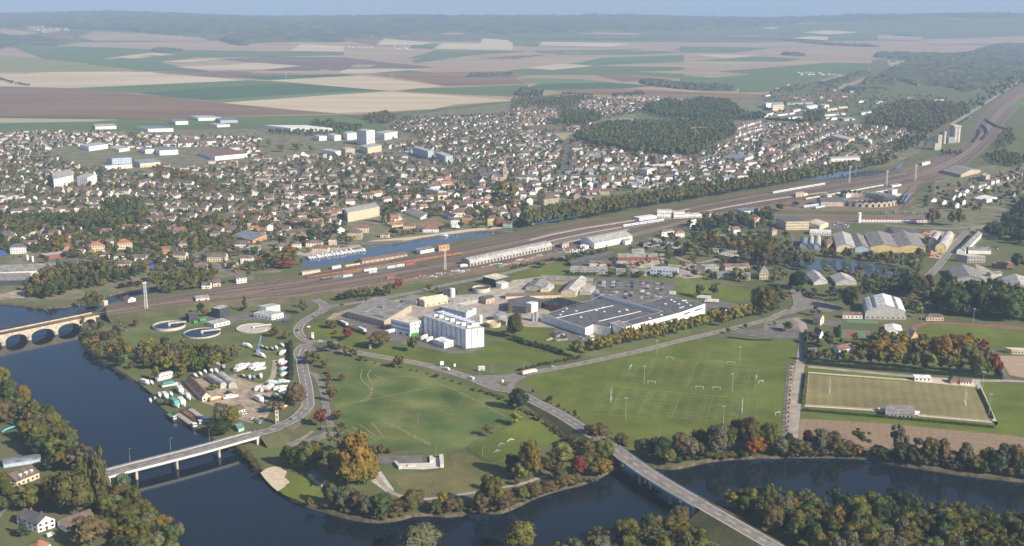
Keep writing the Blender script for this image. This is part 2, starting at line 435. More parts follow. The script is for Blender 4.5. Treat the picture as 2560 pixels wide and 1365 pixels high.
DW = ['dark village wood left above the yellow-green field', 'small dark copse in the green field at upper left', 'small dark copse in the plain at upper right', 'low tree strip on the red-brown field', 'dark spinney beside the big pale field', 'dark wood left of the right-hand brown field', 'hedge-like wood below the large green field', 'brownish diagonal wood right of the large green field', 'huge hazy wood filling the upper right corner', 'dark wood block left of the upper right forest', 'low dark wood behind the far industrial estate', 'long thin tree line across the far right plain']
for s_, c_ in (('A1 0,262 120,268 290,275 480,320 430,350 330,345 100,350 0,368 -80,360 -80,262', 30), ('A1 1115,385 1130,365 1300,368 1370,378 1365,393 1200,398', 18),
   ('A3 742,412 760,396 850,398 945,415 930,422', 18), ('A2 920,575 960,562 1290,553 1295,570 1100,577', 16), ('A2 1290,720 1310,668 1500,670 1520,690 1400,710', 14),
   ('A2 2205,620 2240,590 2560,625 2560,668 2300,640', 16), ('A3 0,625 440,650 430,680 200,680 0,665', 16), ('A3 640,700 760,665 1130,605 1290,545 1440,530 1410,570 1200,640 1160,690 760,690 700,715', 18),
   ('A3 1430,430 1450,395 1900,405 2080,410 2350,330 2560,330 2700,330 2700,520 2560,570 2480,600 2300,680 2100,690 1960,640 1740,640 1610,600 1480,590 1480,540 1600,500 1700,440', 22),
   ('A3 1350,632 1360,590 1620,600 1620,632', 16), ('A3 1190,690 1210,660 1560,668 1570,690', 14), ('A3 690,290 1000,310 1400,340 1500,350 1400,352 950,325', 22)):
 canopy('distant_wood', DW.pop(0), W(s_), c_, 6, 17)
# ------------------------------------------------------------------ town floor, roads, yards, railway, pitches
M_town = mat('garden_ground', (0.115, 0.135, 0.055), 0.95, 0, 0.05, col2=(0.25, 0.22, 0.15), spec=0.1, detail=8)
M_asph = mat('asphalt', (0.165, 0.150, 0.140), 0.9, 0.14, 0.12, spec=0.2)
M_road = mat('road_asphalt', (0.225, 0.20, 0.18), 0.9, 0.12, 0.2, spec=0.2)
M_pale = mat('pale_road', (0.37, 0.315, 0.265), 0.9, 0.12, 0.1)
M_grav = mat('gravel_yard', (0.42, 0.375, 0.31), 0.95, 0.16, 0.15)
M_dirt = mat('bare_earth', (0.36, 0.29, 0.21), 0.95, 0.2, 0.12)
M_line = mat('white_line_paint', (0.78, 0.78, 0.76), 0.8, 0.08, 1.0)
M_conc = mat('concrete', (0.50, 0.47, 0.42), 0.85, 0.10, 0.4)
M_sand = mat('sand', (0.60, 0.49, 0.36), 0.95, 0.07, 0.3)
M_ball = mat('ballast', (0.135, 0.093, 0.062), 0.95, 0, 0.06, col2=(0.28, 0.205, 0.142), detail=8)
M_bed = mat('track_bed', (0.06, 0.044, 0.035), 0.95, 0.2, 0.2)
M_steel = mat('rail_steel', (0.42, 0.37, 0.33), 0.5, 0.1, 0.5, metal=0.6)
M_verge = grass('verge_grass', (0.095, 0.125, 0.04), (0.16, 0.165, 0.07))
M_turf = grass('turf', (0.105, 0.138, 0.025), (0.15, 0.172, 0.038))
M_mead = grass('meadow', (0.075, 0.125, 0.034), (0.165, 0.18, 0.06), 0.03, 0.035)
M_dry = grass('dry_turf', (0.165, 0.16, 0.065), (0.215, 0.19, 0.085), 0.1)
M_worn = mat('worn_grass', (0.25, 0.215, 0.10), .95, .2, .4)
M_plough = mat('ploughed_soil', (0.27, 0.19, 0.122), 0.95, 0.10, 0.3)
M_embank = grass('rough_embankment', (0.07, 0.085, 0.035), (0.14, 0.12, 0.065))
def patch(name, s, z, m, sm=0, parent=None):
 p = W(s)
 if sm: p = smooth(p, sm, True)
 return sheet(name, p, z, m, parent=parent)
patch('town_ground', '-80,335 100,338 420,325 700,320 900,325 1050,285 1280,255 1700,235 1850,240 2150,300 2330,320 2300,380 2230,415 2100,425 1900,447 1600,505 1300,560 1180,570 900,610 760,640 700,680 560,695 400,703 260,738 100,760 -80,750', 0.04, M_town)
patch('town_ground', '2340,440 2640,380 2640,580 2480,600 2200,540 2330,500', 0.045, M_town)
patch('lawn', 'C1 880,1000 1700,880 1990,840 2465,850 C2 420,900 330,1050 420,1180 330,1350 F 700,980 640,1000 520,1080 400,1000 300,920 240,880 205,850', 0.05, M_verge)
patch('lawn', '780,770 860,755 1290,690 1500,640 1930,690 1960,760 1700,850 1290,940 1000,900 790,860', 0.05, M_verge)
patch('lawn', 'C2 560,1000 700,980 900,1090 1100,1190 1500,1220 1850,1300 2160,1260 2465,1150 C3 0,1000 300,1060 420,1180 700,1230 560,1365 0,1400 C2 1400,1430 900,1310 640,1140 480,1130', 0.08, M_turf)
patch('meadow', 'D2 480,90 650,95 1000,150 1400,260 1700,370 1830,480 1640,590 1400,715 1100,720 780,720 640,640 540,540 530,380 500,200', 0.06, M_mead)
patch('lawn', 'D2 1420,710 1660,585 1840,490 1892,480 D3 340,650 200,700 0,760 D2 1600,800', 0.07, M_turf)
patch('lawn', 'D2 520,560 400,640 60,700 -30,760 100,850 200,880 150,990 330,1070 500,1110 560,1000 700,1010 990,1035 1300,1050 1700,960 1892,920 1892,760 1600,810 1420,715 1100,730 780,750 700,640', 0.09, M_verge)
patch('dry_lawn', 'D2 930,890 1340,850 1310,740 1440,740 1600,830 1740,930 1500,1000 1200,1040 1010,1030', 0.12, M_dry, 1)
patch('lawn', 'D2 140,980 220,900 330,870 500,960 470,1060 330,1070 200,1030', 0.12, M_turf, 1)
patch('sand_beach', 'D2 30,872 70,842 125,826 165,832 182,850 210,862 203,880 192,900 212,918 230,936 205,950 195,966 148,996 112,968 60,912', .14, M_sand)
patch('playing_field', 'D3 100,240 330,150 830,70 1000,-40 1892,-20 1880,620 1500,640 800,720 560,600 250,420', 0.06, M_turf)
patch('turf', 'C4 0,260 310,300 290,470 220,480 160,1190 0,1190', 0.065, M_turf)
patch('ploughed_field', 'C4 345,1010 600,1010 1200,1060 2000,1130 2500,1190 2700,1215 2700,1400 2000,1360 1300,1290 600,1300 320,1200', 0.06, M_plough)
patch('verge', 'C4 320,960 2180,1110 2640,1160 2640,1200 1200,1062 345,1010 330,1190 310,1190', 0.075, M_turf)
patch('club_lawn', 'C4 395,510 1990,650 2220,1060 2160,1110 360,950', 0.07, M_turf)
patch('side_pitch', 'C4 2040,650 2600,720 2600,1170 2200,1110', 0.07, M_turf)
# roads -----------------------------------------------------------
def lines_on(o, c, offs, z, wd=0.28, dash=None, zs=None):
 for of in offs:
  mb = MB(); q = offset_line(c, of)
  a = offset_line(q, wd/2); b = offset_line(q, -wd/2)
  for i in range(len(q)-1):
   if dash and of == 0 and i % dash >= dash/2: continue
   za, zb = (zs[i], zs[i+1]) if zs else (z, z)
   mb.add([(*a[i], za), (*b[i], za), (*b[i+1], zb), (*a[i+1], zb)], [(0, 1, 2, 3)])
  mb.build('lane_marking', M_line, o)
ROADN = [0]
def road(s, wd, z=0.16, m=None, mark=True, name='road', sm=2):
 ROADN[0] += 1; z += .0022*ROADN[0]
 c = resample(smooth(W(s), sm), 3.0)
 o = ribbon(name, c, wd, z, m or M_road)
 if mark: lines_on(o, c, (0, wd/2-.5, -wd/2+.5), z+.03, dash=4)
 return o
def road3(s, zs, wd, name, gap=None, slope=2.0):
 """road on an embankment: zs is the height of each point"""
 p = [(*G(px, py, z), z) for (px, py), z in zip(P(s), zs)]
 c = resample(smooth(p, 2), 3.0)
 xy = [q[:2] for q in c]; z = [q[2] for q in c]
 o = ribbon(name, xy, wd, 0, M_road, zs=z)
 lines_on(o, xy, (0, wd/2-.6, -wd/2+.6), 0, dash=4, zs=[q+.03 for q in z])
 for sd_ in (1, -1):
  v = []; f = []
  a = offset_line(xy, sd_*wd/2)
  for i, q in enumerate(a):
   b = offset_line(xy, sd_*(wd/2+.8+slope*z[i]))[i]
   v += [(*q, z[i]-.02), (*offset_line(xy, sd_*(wd/2+.8))[i], z[i]-.05), (*b, -.3)]
  for i in range(len(a)-1):
   mid = pix(*a[i], z[i])
   if gap and gap(mid): continue
   k = 3*i; f += [(k, k+1, k+4, k+3), (k+1, k+2, k+5, k+4)]
  if f:
   e = link('embankment', mesh('embankment', v, f, M_embank)); e['kind'] = 'structure'
 return o, xy, z
R1 = road3('D3 1960,1475 1830,1400 1700,1325 1500,1210 1300,1095 1100,982 900,860 700,715 650,672 560,622 500,585 400,520 300,460 200,410 100,360 0,312 D2 1640,305 1480,240', [2, 3.5, 5, 6.2, 7, 7, 7, 7, 7, 6.6, 6, 4.6, 3.2, 1.8, .8, .3, .2, .2], 10.5, 'road', gap=lambda p: 1530 < p[0] < 1752)
R2 = road3('D1 430,985 560,925 735,868 1300,728 1700,615 1800,590 1892,560 D2 120,568 220,530 300,480 352,415', [1.5, 3.6, 6, 6, 6, 5.6, 4.6, 3.2, 1.8, .8, .2], 10.5, 'road', gap=lambda p: 262 < p[0] < 640)
road('D1 430,985 250,1010 100,1040 0,1120 -100,1260', 7, z=.18, mark=False)
road('D2 352,420 345,300 318,180 308,110 330,60 345,20', 10, z=.17)
road('C2 430,1360 400,1300 440,1240 480,1215', 10, z=.165)
road('D2 1490,243 1200,152 1050,122 900,97 680,57 560,40', 9.5)
road('C2 560,1195 470,1180 410,1130 395,1080 420,1030 480,980 570,930 640,885 650,850 610,815 545,788', 9)
road('C2 620,890 700,855 780,850 880,835 1050,808 1200,780 1500,725 1900,632 2200,580 2465,520 C3 150,487 320,445 420,415 520,380', 8, z=.18)
road('D3 -60,235 40,208 150,190 400,148 820,58 C3 1300,1260 1600,1180 2000,1090 2465,975 B5 100,1180 250,1120', 8.5, z=.19)
patch('road_junction', 'D2 1440,218 1780,205 1830,222 1760,262 1745,290 1780,325 1700,330 1560,275', .36, M_road)
patch('traffic_island', 'D2 1620,262 1710,255 1695,292 1660,285', .40, M_verge, 1)
patch('road_junction', 'B5 130,1190 280,1090 270,1010 230,900 330,930 420,1000 560,1040 730,1080 740,1120 560,1150 470,1110 380,1120 260,1160', .37, M_road, 1)
patch('road_junction', 'C2 570,810 680,840 760,850 720,880 640,930 580,945 640,880 620,840', .38, M_road)
def roundabout(px, py, r0, r1):
 x, y = G(px, py); a = [2*math.pi*i/36 for i in range(37)]
 ribbon('roundabout_ring', [(x+(r0+r1)/2*math.cos(t), y+(r0+r1)/2*math.sin(t)) for t in a], r1-r0, .39, M_road)
 sheet('traffic_island', [(x+r0*math.cos(t), y+r0*math.sin(t)) for t in a[:-1]], .43, M_verge)
roundabout(803, 864, 8, 17)
road('D2 340,190 400,205 430,250 450,310 475,430 505,560 D2 520,585', 5.5, z=.15, mark=False)
road('D2 520,590 440,635 330,655 190,690', 9, z=.14, mark=False)
road('C4 270,1195 300,900 320,640 345,480 365,340 385,180 355,100 300,60', 7.5, z=.15, m=M_pale, mark=False, name='lane')
road('C4 215,1190 232,900 250,640 268,500', 3.6, z=.13, m=M_dirt, mark=False, name='gravel_strip')
road('C4 185,1180 200,900 220,660 240,490', 2.6, z=.14, m=M_asph, mark=False, name='path')
road('C4 420,520 1000,575 1500,620 1990,655 2300,650 2600,670', 6.0, z=.14, m=M_pale, mark=False, name='lane')
road('C4 2150,350 2200,440 2280,600 2330,650', 5.0, z=.15, m=M_asph, mark=False, name='lane')
road('D2 800,850 830,920 900,1000 1000,1040 1150,1055 1450,1010 1700,965 1892,925 D3 100,930 250,890', 3.4, z=.16, m=M_pale, mark=False, name='path')
patch('gravel_patch', 'D2 790,835 830,840 935,990 880,1000 780,930 770,900', .18, M_conc)
road('D2 380,590 330,630 260,660', 3.0, z=.12, m=M_dirt, mark=False, name='path')
patch('car_park', 'D2 775,765 1125,752 1130,805 790,812', .17, M_asph)
patch('car_park', 'C3 780,598 1545,640 1500,800 1100,830 740,790', .17, M_asph)
patch('verge', 'C3 830,690 1430,710 1430,722 830,702', .2, M_turf)
road('C3 760,590 1545,628 2100,650 2500,692', 6, z=.2, m=M_asph, mark=False, name='lane')
patch('truck_yard', 'C3 1820,790 2090,820 2290,880 2260,950 1960,935 1800,960', .17, M_asph, 1)
patch('factory_yard', 'C3 410,1050 640,1135 800,1150 690,1215 560,1190 400,1110', .17, M_asph)
patch('car_park', 'C3 2060,1110 2180,1075 2465,1065 B5 0,1280 380,1290 400,1340 C4 300,250 C3 2465,1170', .16, M_asph)
patch('car_park', 'B5 0,1240 330,1180 400,1210 400,1290 100,1290 0,1310', .17, M_road)
patch('silo_yard', 'C2 740,985 860,940 1250,1010 1290,1100 1460,1150 1560,1195 1700,1200 1960,1275 2170,1240 2020,1305 1850,1305 1560,1240 1280,1200 1080,1140 900,1050', .16, M_asph)
patch('bare_yard', 'C2 665,982 740,920 870,890 890,925 850,950 760,985', .165, M_dirt)
patch('factory_yard', 'C2 860,890 1450,770 2100,740 2465,600 C3 280,575 200,640 100,740 300,780 420,1060 120,1050 0,960 C2 2300,1000 2100,1050 1600,950 1260,1010', .11, M_pale)
patch('gravel_yard', 'C2 2100,745 2300,690 2465,590 C3 0,610 280,580 190,650 60,740 0,770 C2 2270,860 2250,760', .15, M_grav)
patch('gravel_yard', 'C3 950,490 1000,410 1380,385 1405,450 1280,495', .16, M_grav)
patch('car_lot', 'C3 1190,275 1350,205 1620,290 1560,312 1270,305', .16, M_grav)
patch('works_yard', 'C3 1260,515 1500,470 1740,440 1810,580 1640,595 1560,560 1300,540', .16, M_pale)
road('C3 960,310 1120,280 1260,230 1380,180 1600,130 1900,100 2465,90', 7, z=.19, m=M_asph, mark=False)
road('C3 1420,350 1430,440 1500,470 1700,480', 5.5, z=.19, m=M_pale, mark=False)
road('C3 1520,370 1640,430 1780,450 1960,405', 4.5, z=.19, m=M_pale, mark=False)
patch('verge', 'C3 1450,390 1640,450 1560,475 1470,465', .2, M_turf, 1)
patch('verge', 'C3 930,340 1180,315 1500,330 1410,380 1000,380', .13, M_turf)
patch('verge', 'C3 0,520 500,430 520,520 950,500 760,590 280,565 100,600 0,640', .12, M_turf)
patch('verge', 'C3 1545,640 2465,690 2465,760 2290,760 2100,830 1840,790 1560,760', .14, M_turf)
patch('verge', 'C3 780,570 1800,590 2465,640 2465,660 1545,622 780,585', .13, M_turf)
patch('boat_yard', 'D1 1180,260 1420,225 1560,215 1800,150 D2 60,60 120,200 150,240 110,300 120,420 60,520 0,530 D1 1640,530 1500,440 1380,400 1250,350 1190,300', .1, M_dirt, 1)
patch('boat_yard_grass', 'D1 1560,200 1800,60 D2 100,0 200,10 230,80 150,240 80,270 0,260 D1 1700,260', .13, M_verge, 1)
road('D2 130,110 120,200 100,250 20,290 D1 1690,340 1740,430', 4.5, z=.17, m=M_dirt, mark=False, name='track')
patch('treatment_yard', 'C1 1880,960 2200,950 2465,900 C2 330,930 300,1000 C1 2350,990 2100,1060 1900,1020', .16, M_asph)
patch('running_track', 'C4 1385,180 1400,130 1480,105 1700,95 2600,150 2600,185 1800,120 1560,115 1460,150 1450,190', .15, mat('cinder_track', (0.24, 0.13, 0.095), .95, .12, .2))
patch('athletics_infield', 'C4 1450,190 1470,145 1560,118 1800,122 2600,190 2600,345 2130,330 1700,290 1480,240', .14, M_turf, 1)
patch('bare_pitch', 'C4 2220,415 2600,420 2600,650 2330,600 2280,520', .14, mat('stabilised_pitch', (0.40, 0.29, 0.20), .95, .06, .2))
patch('tennis_court', 'C4 740,165 1005,180 1000,260 735,250', .17, mat('green_court', (0.13, 0.22, 0.12), .9, .06, .3))
patch('court_area', 'C4 775,182 890,187 885,245 775,240', .2, mat('red_court', (0.30, 0.10, 0.085), .9, .06, .3))
patch('court_area', 'C4 965,195 1005,198 1000,250 975,250', .2, MATS['red_court'])
patch('hard_court', 'C4 780,70 1090,85 1080,115 790,100', .17, MATS['green_court'])
patch('car_park', 'C4 560,75 740,85 735,135 570,130', .17, M_asph)
patch('beach_promenade', 'C2 990,270 1040,240 1300,215 1550,190 1750,160 2000,125 2200,110 2380,108 2240,132 2050,143 1900,168 1650,193 1440,233 1200,268', .15, M_sand, 1)
patch('quay', 'C2 990,280 1030,245 1420,228 1330,250 1150,270', .19, mat('dark_paving', (0.20, 0.16, 0.15), .9, .12, .2))
patch('mooring_quay', 'C2 380,370 480,380 560,385 800,325 1000,295 980,270 800,290 600,320 400,340', .16, M_grav)
patch('depot_yard', 'C1 -60,740 60,730 240,690 235,780 0,790 -60,790', .13, M_dirt)
road('B4 195,785 400,705 600,632', 9, z=.17, m=M_pale, mark=False, name='street'); road('B4 740,805 960,715 1130,660 1250,600 1450,560', 8, z=.17, m=M_pale, mark=False, name='street')
road('B3 2090,555 2300,480 2465,430', 9, z=.17, m=M_pale, mark=False, name='street'); road('B3 440,840 500,770 520,640 530,560 440,480 390,430', 8, z=.17, m=M_asph, mark=False, name='street')
road('B2 0,690 300,660 420,600 430,560 330,500 260,440', 8, z=.17, m=M_asph, mark=False, name='street'); road('B2 1300,370 1500,430 1750,530 1950,610 2100,650 2300,690', 7, z=.17, m=M_asph, mark=False, name='street')
road('B2 1210,320 1400,285 1600,265', 6, z=.17, m=M_pale, mark=False, name='street'); road('B1 440,370 650,480 800,530 1000,590 1200,600 1700,650 2100,740 2465,860', 8, z=.17, m=M_asph, mark=False, name='street')
road('C1 -40,425 240,390 340,420 640,420 1300,440 1700,420 2000,330', 8, z=.17, m=M_asph, mark=False, name='street'); road('C1 1640,290 1840,390 2050,480 2250,560 2465,610', 9, z=.17, m=M_asph, name='street')
road('B4 1770,500 2000,360 2465,60 2700,-80', 9, z=.15, m=M_pale, mark=False, name='lane')
road('B5 1150,315 1500,345 1750,350 1950,340 2150,315 2290,265 2350,215 2320,185 2240,160 2050,145 1920,130', 9, z=.18, m=M_road)
road('B5 2060,320 1900,390 1830,470 1750,580 1640,720 1560,800', 9, z=.19, m=M_road)
road('B5 -100,380 250,390 290,450 270,560', 6, z=.17, m=M_asph, mark=False); road('B4 1940,1160 2200,1080 2465,1010', 7, z=.17, m=M_pale, mark=False, name='street')
patch('car_park', 'B5 290,300 620,290 820,330 830,355 620,350 400,340', .17, M_asph); patch('gravel_yard', 'B5 2080,870 2240,800 2100,720 2010,680 2000,690 2120,920 2250,920', .17, M_grav)
patch('plant_yard', 'B5 1450,400 1620,360 1820,400 1750,560 1700,640 1560,620 1600,520 1530,470', .15, M_grav)
# railway -----------------------------------------------------------
RN = '-60,817 40,800 130,785 235,770 350,752 480,731 620,708 750,690 870,665 1000,645 1140,615 1290,588 1400,559 1600,535 1755,503 1930,471 2063,455 2221,432 2310,402 2411,362 2432,314 2488,248 2590,190'
RS = '-60,853 40,833 130,814 238,792 350,776 480,759 650,751 772,739 904,722 1035,703 1167,688 1290,667 1430,632 1625,582 1760,545 1960,512 2130,490 2290,462 2380,440 2442,390 2492,345 2518,292 2610,225'
RZ = [7.2, 7.2, 7, 6.5, 5.5, 4.5, 4, 3.4, 2.6, 1.8, 1, .5] + [.28]*11
Nn = [(*G(a, b, z), z) for (a, b), z in zip(P(RN), RZ)]; Ss = [(*G(a, b, z), z) for (a, b), z in zip(P(RS), RZ)]
def lerp(a, b, t): return tuple(p+(q-p)*t for p, q in zip(a, b))
def para(pts, n):
 """n points at even picture spacing between the given stations"""
 out = []
 for a, b in zip(pts, pts[1:]):
  for i in range(n): out.append(lerp(a, b, i/n))
 return out+[pts[-1]]
Np, Sp = smooth(Nn, 1), smooth(Ss, 1)
def streak(m, th):
 """stretch a material's noise along the tracks"""
 n = m.node_tree.nodes; l = m.node_tree.links; nz = [q for q in n if q.type == 'TEX_NOISE'][0]; geo = [q for q in n if q.type == 'NEW_GEOMETRY'][0]
 r = n.new('ShaderNodeVectorRotate'); r.rotation_type = 'Z_AXIS'; r.inputs['Angle'].default_value = -th; mp = n.new('ShaderNodeMapping'); mp.inputs['Scale'].default_value = (.12, 6, 1); l.new(geo.outputs['Position'], r.inputs['Vector']); l.new(r.outputs[0], mp.inputs['Vector']); l.new(mp.outputs[0], nz.inputs['Vector'])
_a, _b = Np[len(Np)//3], Np[2*len(Np)//3]
streak(M_ball, math.atan2(_b[1]-_a[1], _b[0]-_a[0]))
def rail_corridor():
 n = len(Np); v = [p for p in Np]+[p for p in Sp]
 k0 = [i for i in range(n) if pix(*Np[i])[0] > 222][0]
 o = link('railway_ballast', mesh('railway_ballast', v, [(n+i, n+i+1, i+1, i) for i in range(k0, n-1)], M_ball)); o['kind'] = 'structure'
 for A, sg in ((Np, 1), (Sp, -1)):
  xy = [p[:2] for p in A]; vv = []; f = []
  for i, p in enumerate(A):
   q = offset_line(xy, sg*(p[2]*1.7+.3))[i]; vv += [(p[0], p[1], p[2]-.02), (*q, -.2)]
  f = [(2*i, 2*i+1, 2*i+3, 2*i+2) for i in range(k0, n-1)]
  e = link('railway_embankment', mesh('railway_embankment', vv, f, M_embank)); e['kind'] = 'structure'
rail_corridor()
TRN = [0]
M_bed2 = mat('clean_ballast', (0.28, 0.22, 0.165), .95, .15, .2)
def track(ts, i0=0, i1=None):
 """one track at share ts (start, end) of the corridor between stations i0 and i1"""
 i1 = len(Np)-1 if i1 is None else i1
 c = [lerp(Np[i], Sp[i], ts[0]+(ts[1]-ts[0])*(i-i0)/max(1, i1-i0)) for i in range(i0, i1+1)]
 c = smooth(c, 1)
 xy = [p[:2] for p in c]; z = [p[2]+.06 for p in c]
 TRN[0] += 1; o = ribbon('railway_track', xy, 2.7, 0, M_bed if TRN[0] % 3 else M_bed2, zs=z)
 for s_ in (.75, -.75): ribbon('rail', xy, .28, 0, M_steel, parent=o, side=s_, zs=[q+.12 for q in z])
 return xy, z
K = len(Np)
def near_i(px): return min(range(K), key=lambda i: abs(pix(*Np[i])[0]-px))
i_a, i_b, i_c, i_d = near_i(640), near_i(1000), near_i(1300), near_i(2250)
TR = []
for t in (.2, .4, .62, .82): TR.append(track((t, t)))
for t0, t1 in ((.1, .1), (.3, .3), (.51, .51), (.72, .72), (.92, .92)): TR.append(track((t0, t1), i_a, i_d))
for t0, t1 in ((.05, .05), (.15, .15), (.25, .25), (.35, .35), (.46, .46), (.57, .57), (.67, .67), (.77, .77), (.87, .87)): TR.append(track((t0, t1), i_b, i_d))
for t in (.08, .3, .5, .7, .9): TR.append(track((t, t), i_d))
M_plat = mat('platform_surface', (0.36, 0.33, 0.29), .9, .1, .3)
for (a, b, t, wd) in ((1330, 1700, .30, 3.5), (1180, 1560, .66, 3.5), (1300, 1690, .50, 3.5), (1700, 2050, .62, 3.5)):
 q = [lerp(Np[i], Sp[i], t) for i in range(near_i(a), near_i(b)+1)]
 if len(q) > 1:
  mb = wall_along(MB(), [p[:2] for p in q], wd, .1, 1.1); o = mb.build('station_platform', M_plat); o['kind'] = 'structure'
# secondary yard beside the roundhouse
patch('depot_ballast', 'B4 0,1170 300,1190 1000,1060 1640,960 1560,1000 1450,1080 1400,1250 1250,1320 600,1320 0,1310', .12, M_ball)
patch('siding_ballast', 'B5 0,205 640,215 1540,225 1560,300 900,300 300,285 0,260', .14, M_ball)
for s_ in ('B5 -50,235 640,232 1540,250 1900,270', 'B5 -50,250 640,248 1540,268 1900,290', 'B4 0,1250 500,1230 900,1150 1300,1050 1480,960', 'B4 1280,1260 1330,1150 1420,1040 1500,960', 'B4 1300,1300 1400,1180 1520,1080 1700,1000'):
 xy = smooth(W(s_), 1); o = ribbon('railway_track', xy, 2.7, .2, M_bed)
 for q in (.75, -.75): ribbon('rail', xy, .22, .3, M_steel, parent=o, side=q)
# pitch lines -------------------------------------------------------
def seg(mb, a, b, z, wd=.26):
 wall_along(mb, [a, b], wd, z-.02, z)
def bil(q, u, v): return lerp(lerp(q[0], q[1], u), lerp(q[3], q[2], u), v)
def striped(name, c1, c2, p0, p1, n):
 """turf with mowing bands across the direction p0 -> p1"""
 m = grass(name, c1, c2, 0.08); nn = m.node_tree.nodes; l = m.node_tree.links; b = nn['Principled BSDF']
 d = Vector((p1[0]-p0[0], p1[1]-p0[1])); geo = nn.new('ShaderNodeNewGeometry'); dp = nn.new('ShaderNodeVectorMath'); dp.operation = 'DOT_PRODUCT'
 dp.inputs[1].default_value = (d.x/d.length, d.y/d.length, 0); l.new(geo.outputs['Position'], dp.inputs[0])
 dq = nn.new('ShaderNodeVectorMath'); dq.operation = 'DOT_PRODUCT'; dq.inputs[1].default_value = (-d.y/d.length, d.x/d.length, 0); l.new(geo.outputs['Position'], dq.inputs[0])
 tot = None
 for src, a, k in ((dp, 1.0, 1), (dq, .8, 1.6)):
  mu = nn.new('ShaderNodeMath'); mu.operation = 'MULTIPLY'; mu.inputs[1].default_value = 2*math.pi*n/d.length*k; l.new(src.outputs['Value'], mu.inputs[0])
  si = nn.new('ShaderNodeMath'); si.operation = 'SINE'; l.new(mu.outputs[0], si.inputs[0])
  if tot: ad = nn.new('ShaderNodeMath'); l.new(tot.outputs[0], ad.inputs[0]); l.new(si.outputs[0], ad.inputs[1]); tot = ad
  else: tot = si
 r = nn.new('ShaderNodeMapRange'); r.inputs[1].default_value = -1.2; r.inputs[2].default_value = 1.2; r.inputs[3].default_value = .90; r.inputs[4].default_value = 1.10; l.new(tot.outputs[0], r.inputs[0])
 old = b.inputs['Base Color'].links[0].from_socket; hs = nn.new('ShaderNodeHueSaturation'); l.new(old, hs.inputs['Color']); l.new(r.outputs[0], hs.inputs['Value']); l.new(hs.outputs[0], b.inputs['Base Color'])
 return m
CLUB = W('C4 425,590 1985,712 2165,1030 400,885')
sheet('rugby_pitch', CLUB, .14, striped('striped_dry_turf', (0.21, 0.185, 0.085), (0.255, 0.22, 0.105), CLUB[0], CLUB[1], 17))
for s_ in ('C4 418,575 1430,650', 'C4 1430,660 1990,705', 'C4 385,893 1090,938', 'C4 1460,985 2190,1050'):
 road(s_, 3.0, z=.18, m=M_sand, mark=False, name='pitch_path', sm=0)
patch('pitch_path', 'C4 1430,640 1600,630 1990,640 2040,650 2000,715 1440,665', .19, M_sand)
road('C4 2010,660 2080,800 2190,1050', 3.0, z=.2, m=M_conc, mark=False, name='pitch_path', sm=0)
FOOT = [G(*p) for p in ((1593.8, 893.3), (1897, 917), (1883.8, 978.4), (1559, 950.6))]
RUG = [G(*p) for p in ((1516.8, 966), (1897, 998.8), (1885.7, 1056), (1476, 1035.8))]
pf = sheet('football_pitch', FOOT, .12, striped('football_turf', (0.105, 0.136, 0.028), (0.145, 0.168, 0.04), FOOT[0], FOOT[1], 9))
pr = sheet('rugby_training_pitch', RUG, .12, striped('rugby_turf', (0.110, 0.138, 0.03), (0.15, 0.17, 0.042), RUG[0], RUG[1], 11))
M_chalk = mat('faded_chalk', (0.22, 0.26, 0.14), .9, .15, .5)
mb = MB()
for i in range(4): seg(mb, FOOT[i], FOOT[(i+1) % 4], .17)
seg(mb, bil(FOOT, .5, 0), bil(FOOT, .5, 1), .17)
for u0, u1, va, vb in ((0, .16, .2, .8), (1, .84, .2, .8), (0, .055, .36, .64), (1, .945, .36, .64)):
 seg(mb, bil(FOOT, u1, va), bil(FOOT, u1, vb), .18); seg(mb, bil(FOOT, u0, va), bil(FOOT, u1, va), .18); seg(mb, bil(FOOT, u0, vb), bil(FOOT, u1, vb), .18)
cc = bil(FOOT, .5, .5); a = [(cc[0]+9.15*math.cos(t*math.pi/14), cc[1]+9.15*math.sin(t*math.pi/14)) for t in range(29)]
for p, q in zip(a, a[1:]): seg(mb, p, q, .18)
mb.build('line_markings', M_chalk, pf)
mb = MB()
for i in range(4): seg(mb, RUG[i], RUG[(i+1) % 4], .17)
for u in (.11, .29, .5, .71, .89): seg(mb, bil(RUG, u, 0), bil(RUG, u, 1), .17)
mb.build('line_markings', M_chalk, pr)
for s_ in ('D2 720,170 700,240 770,290 790,340 730,400', 'D2 800,210 850,235 950,220 1100,220 1300,290 1500,390 1700,500', 'D2 550,410 800,370 1000,330 1180,295 1300,280', 'D2 780,175 745,210 800,290 760,350 690,410', 'D2 870,530 1000,590 1180,670', 'D2 780,530 870,640', 'D2 650,560 800,640', 'D2 700,545 830,640', 'D2 1000,600 1180,690', 'D2 920,540 1100,640 1190,690'):
 road(s_, 1.1, z=.1, m=M_worn, mark=False, name='worn_track')
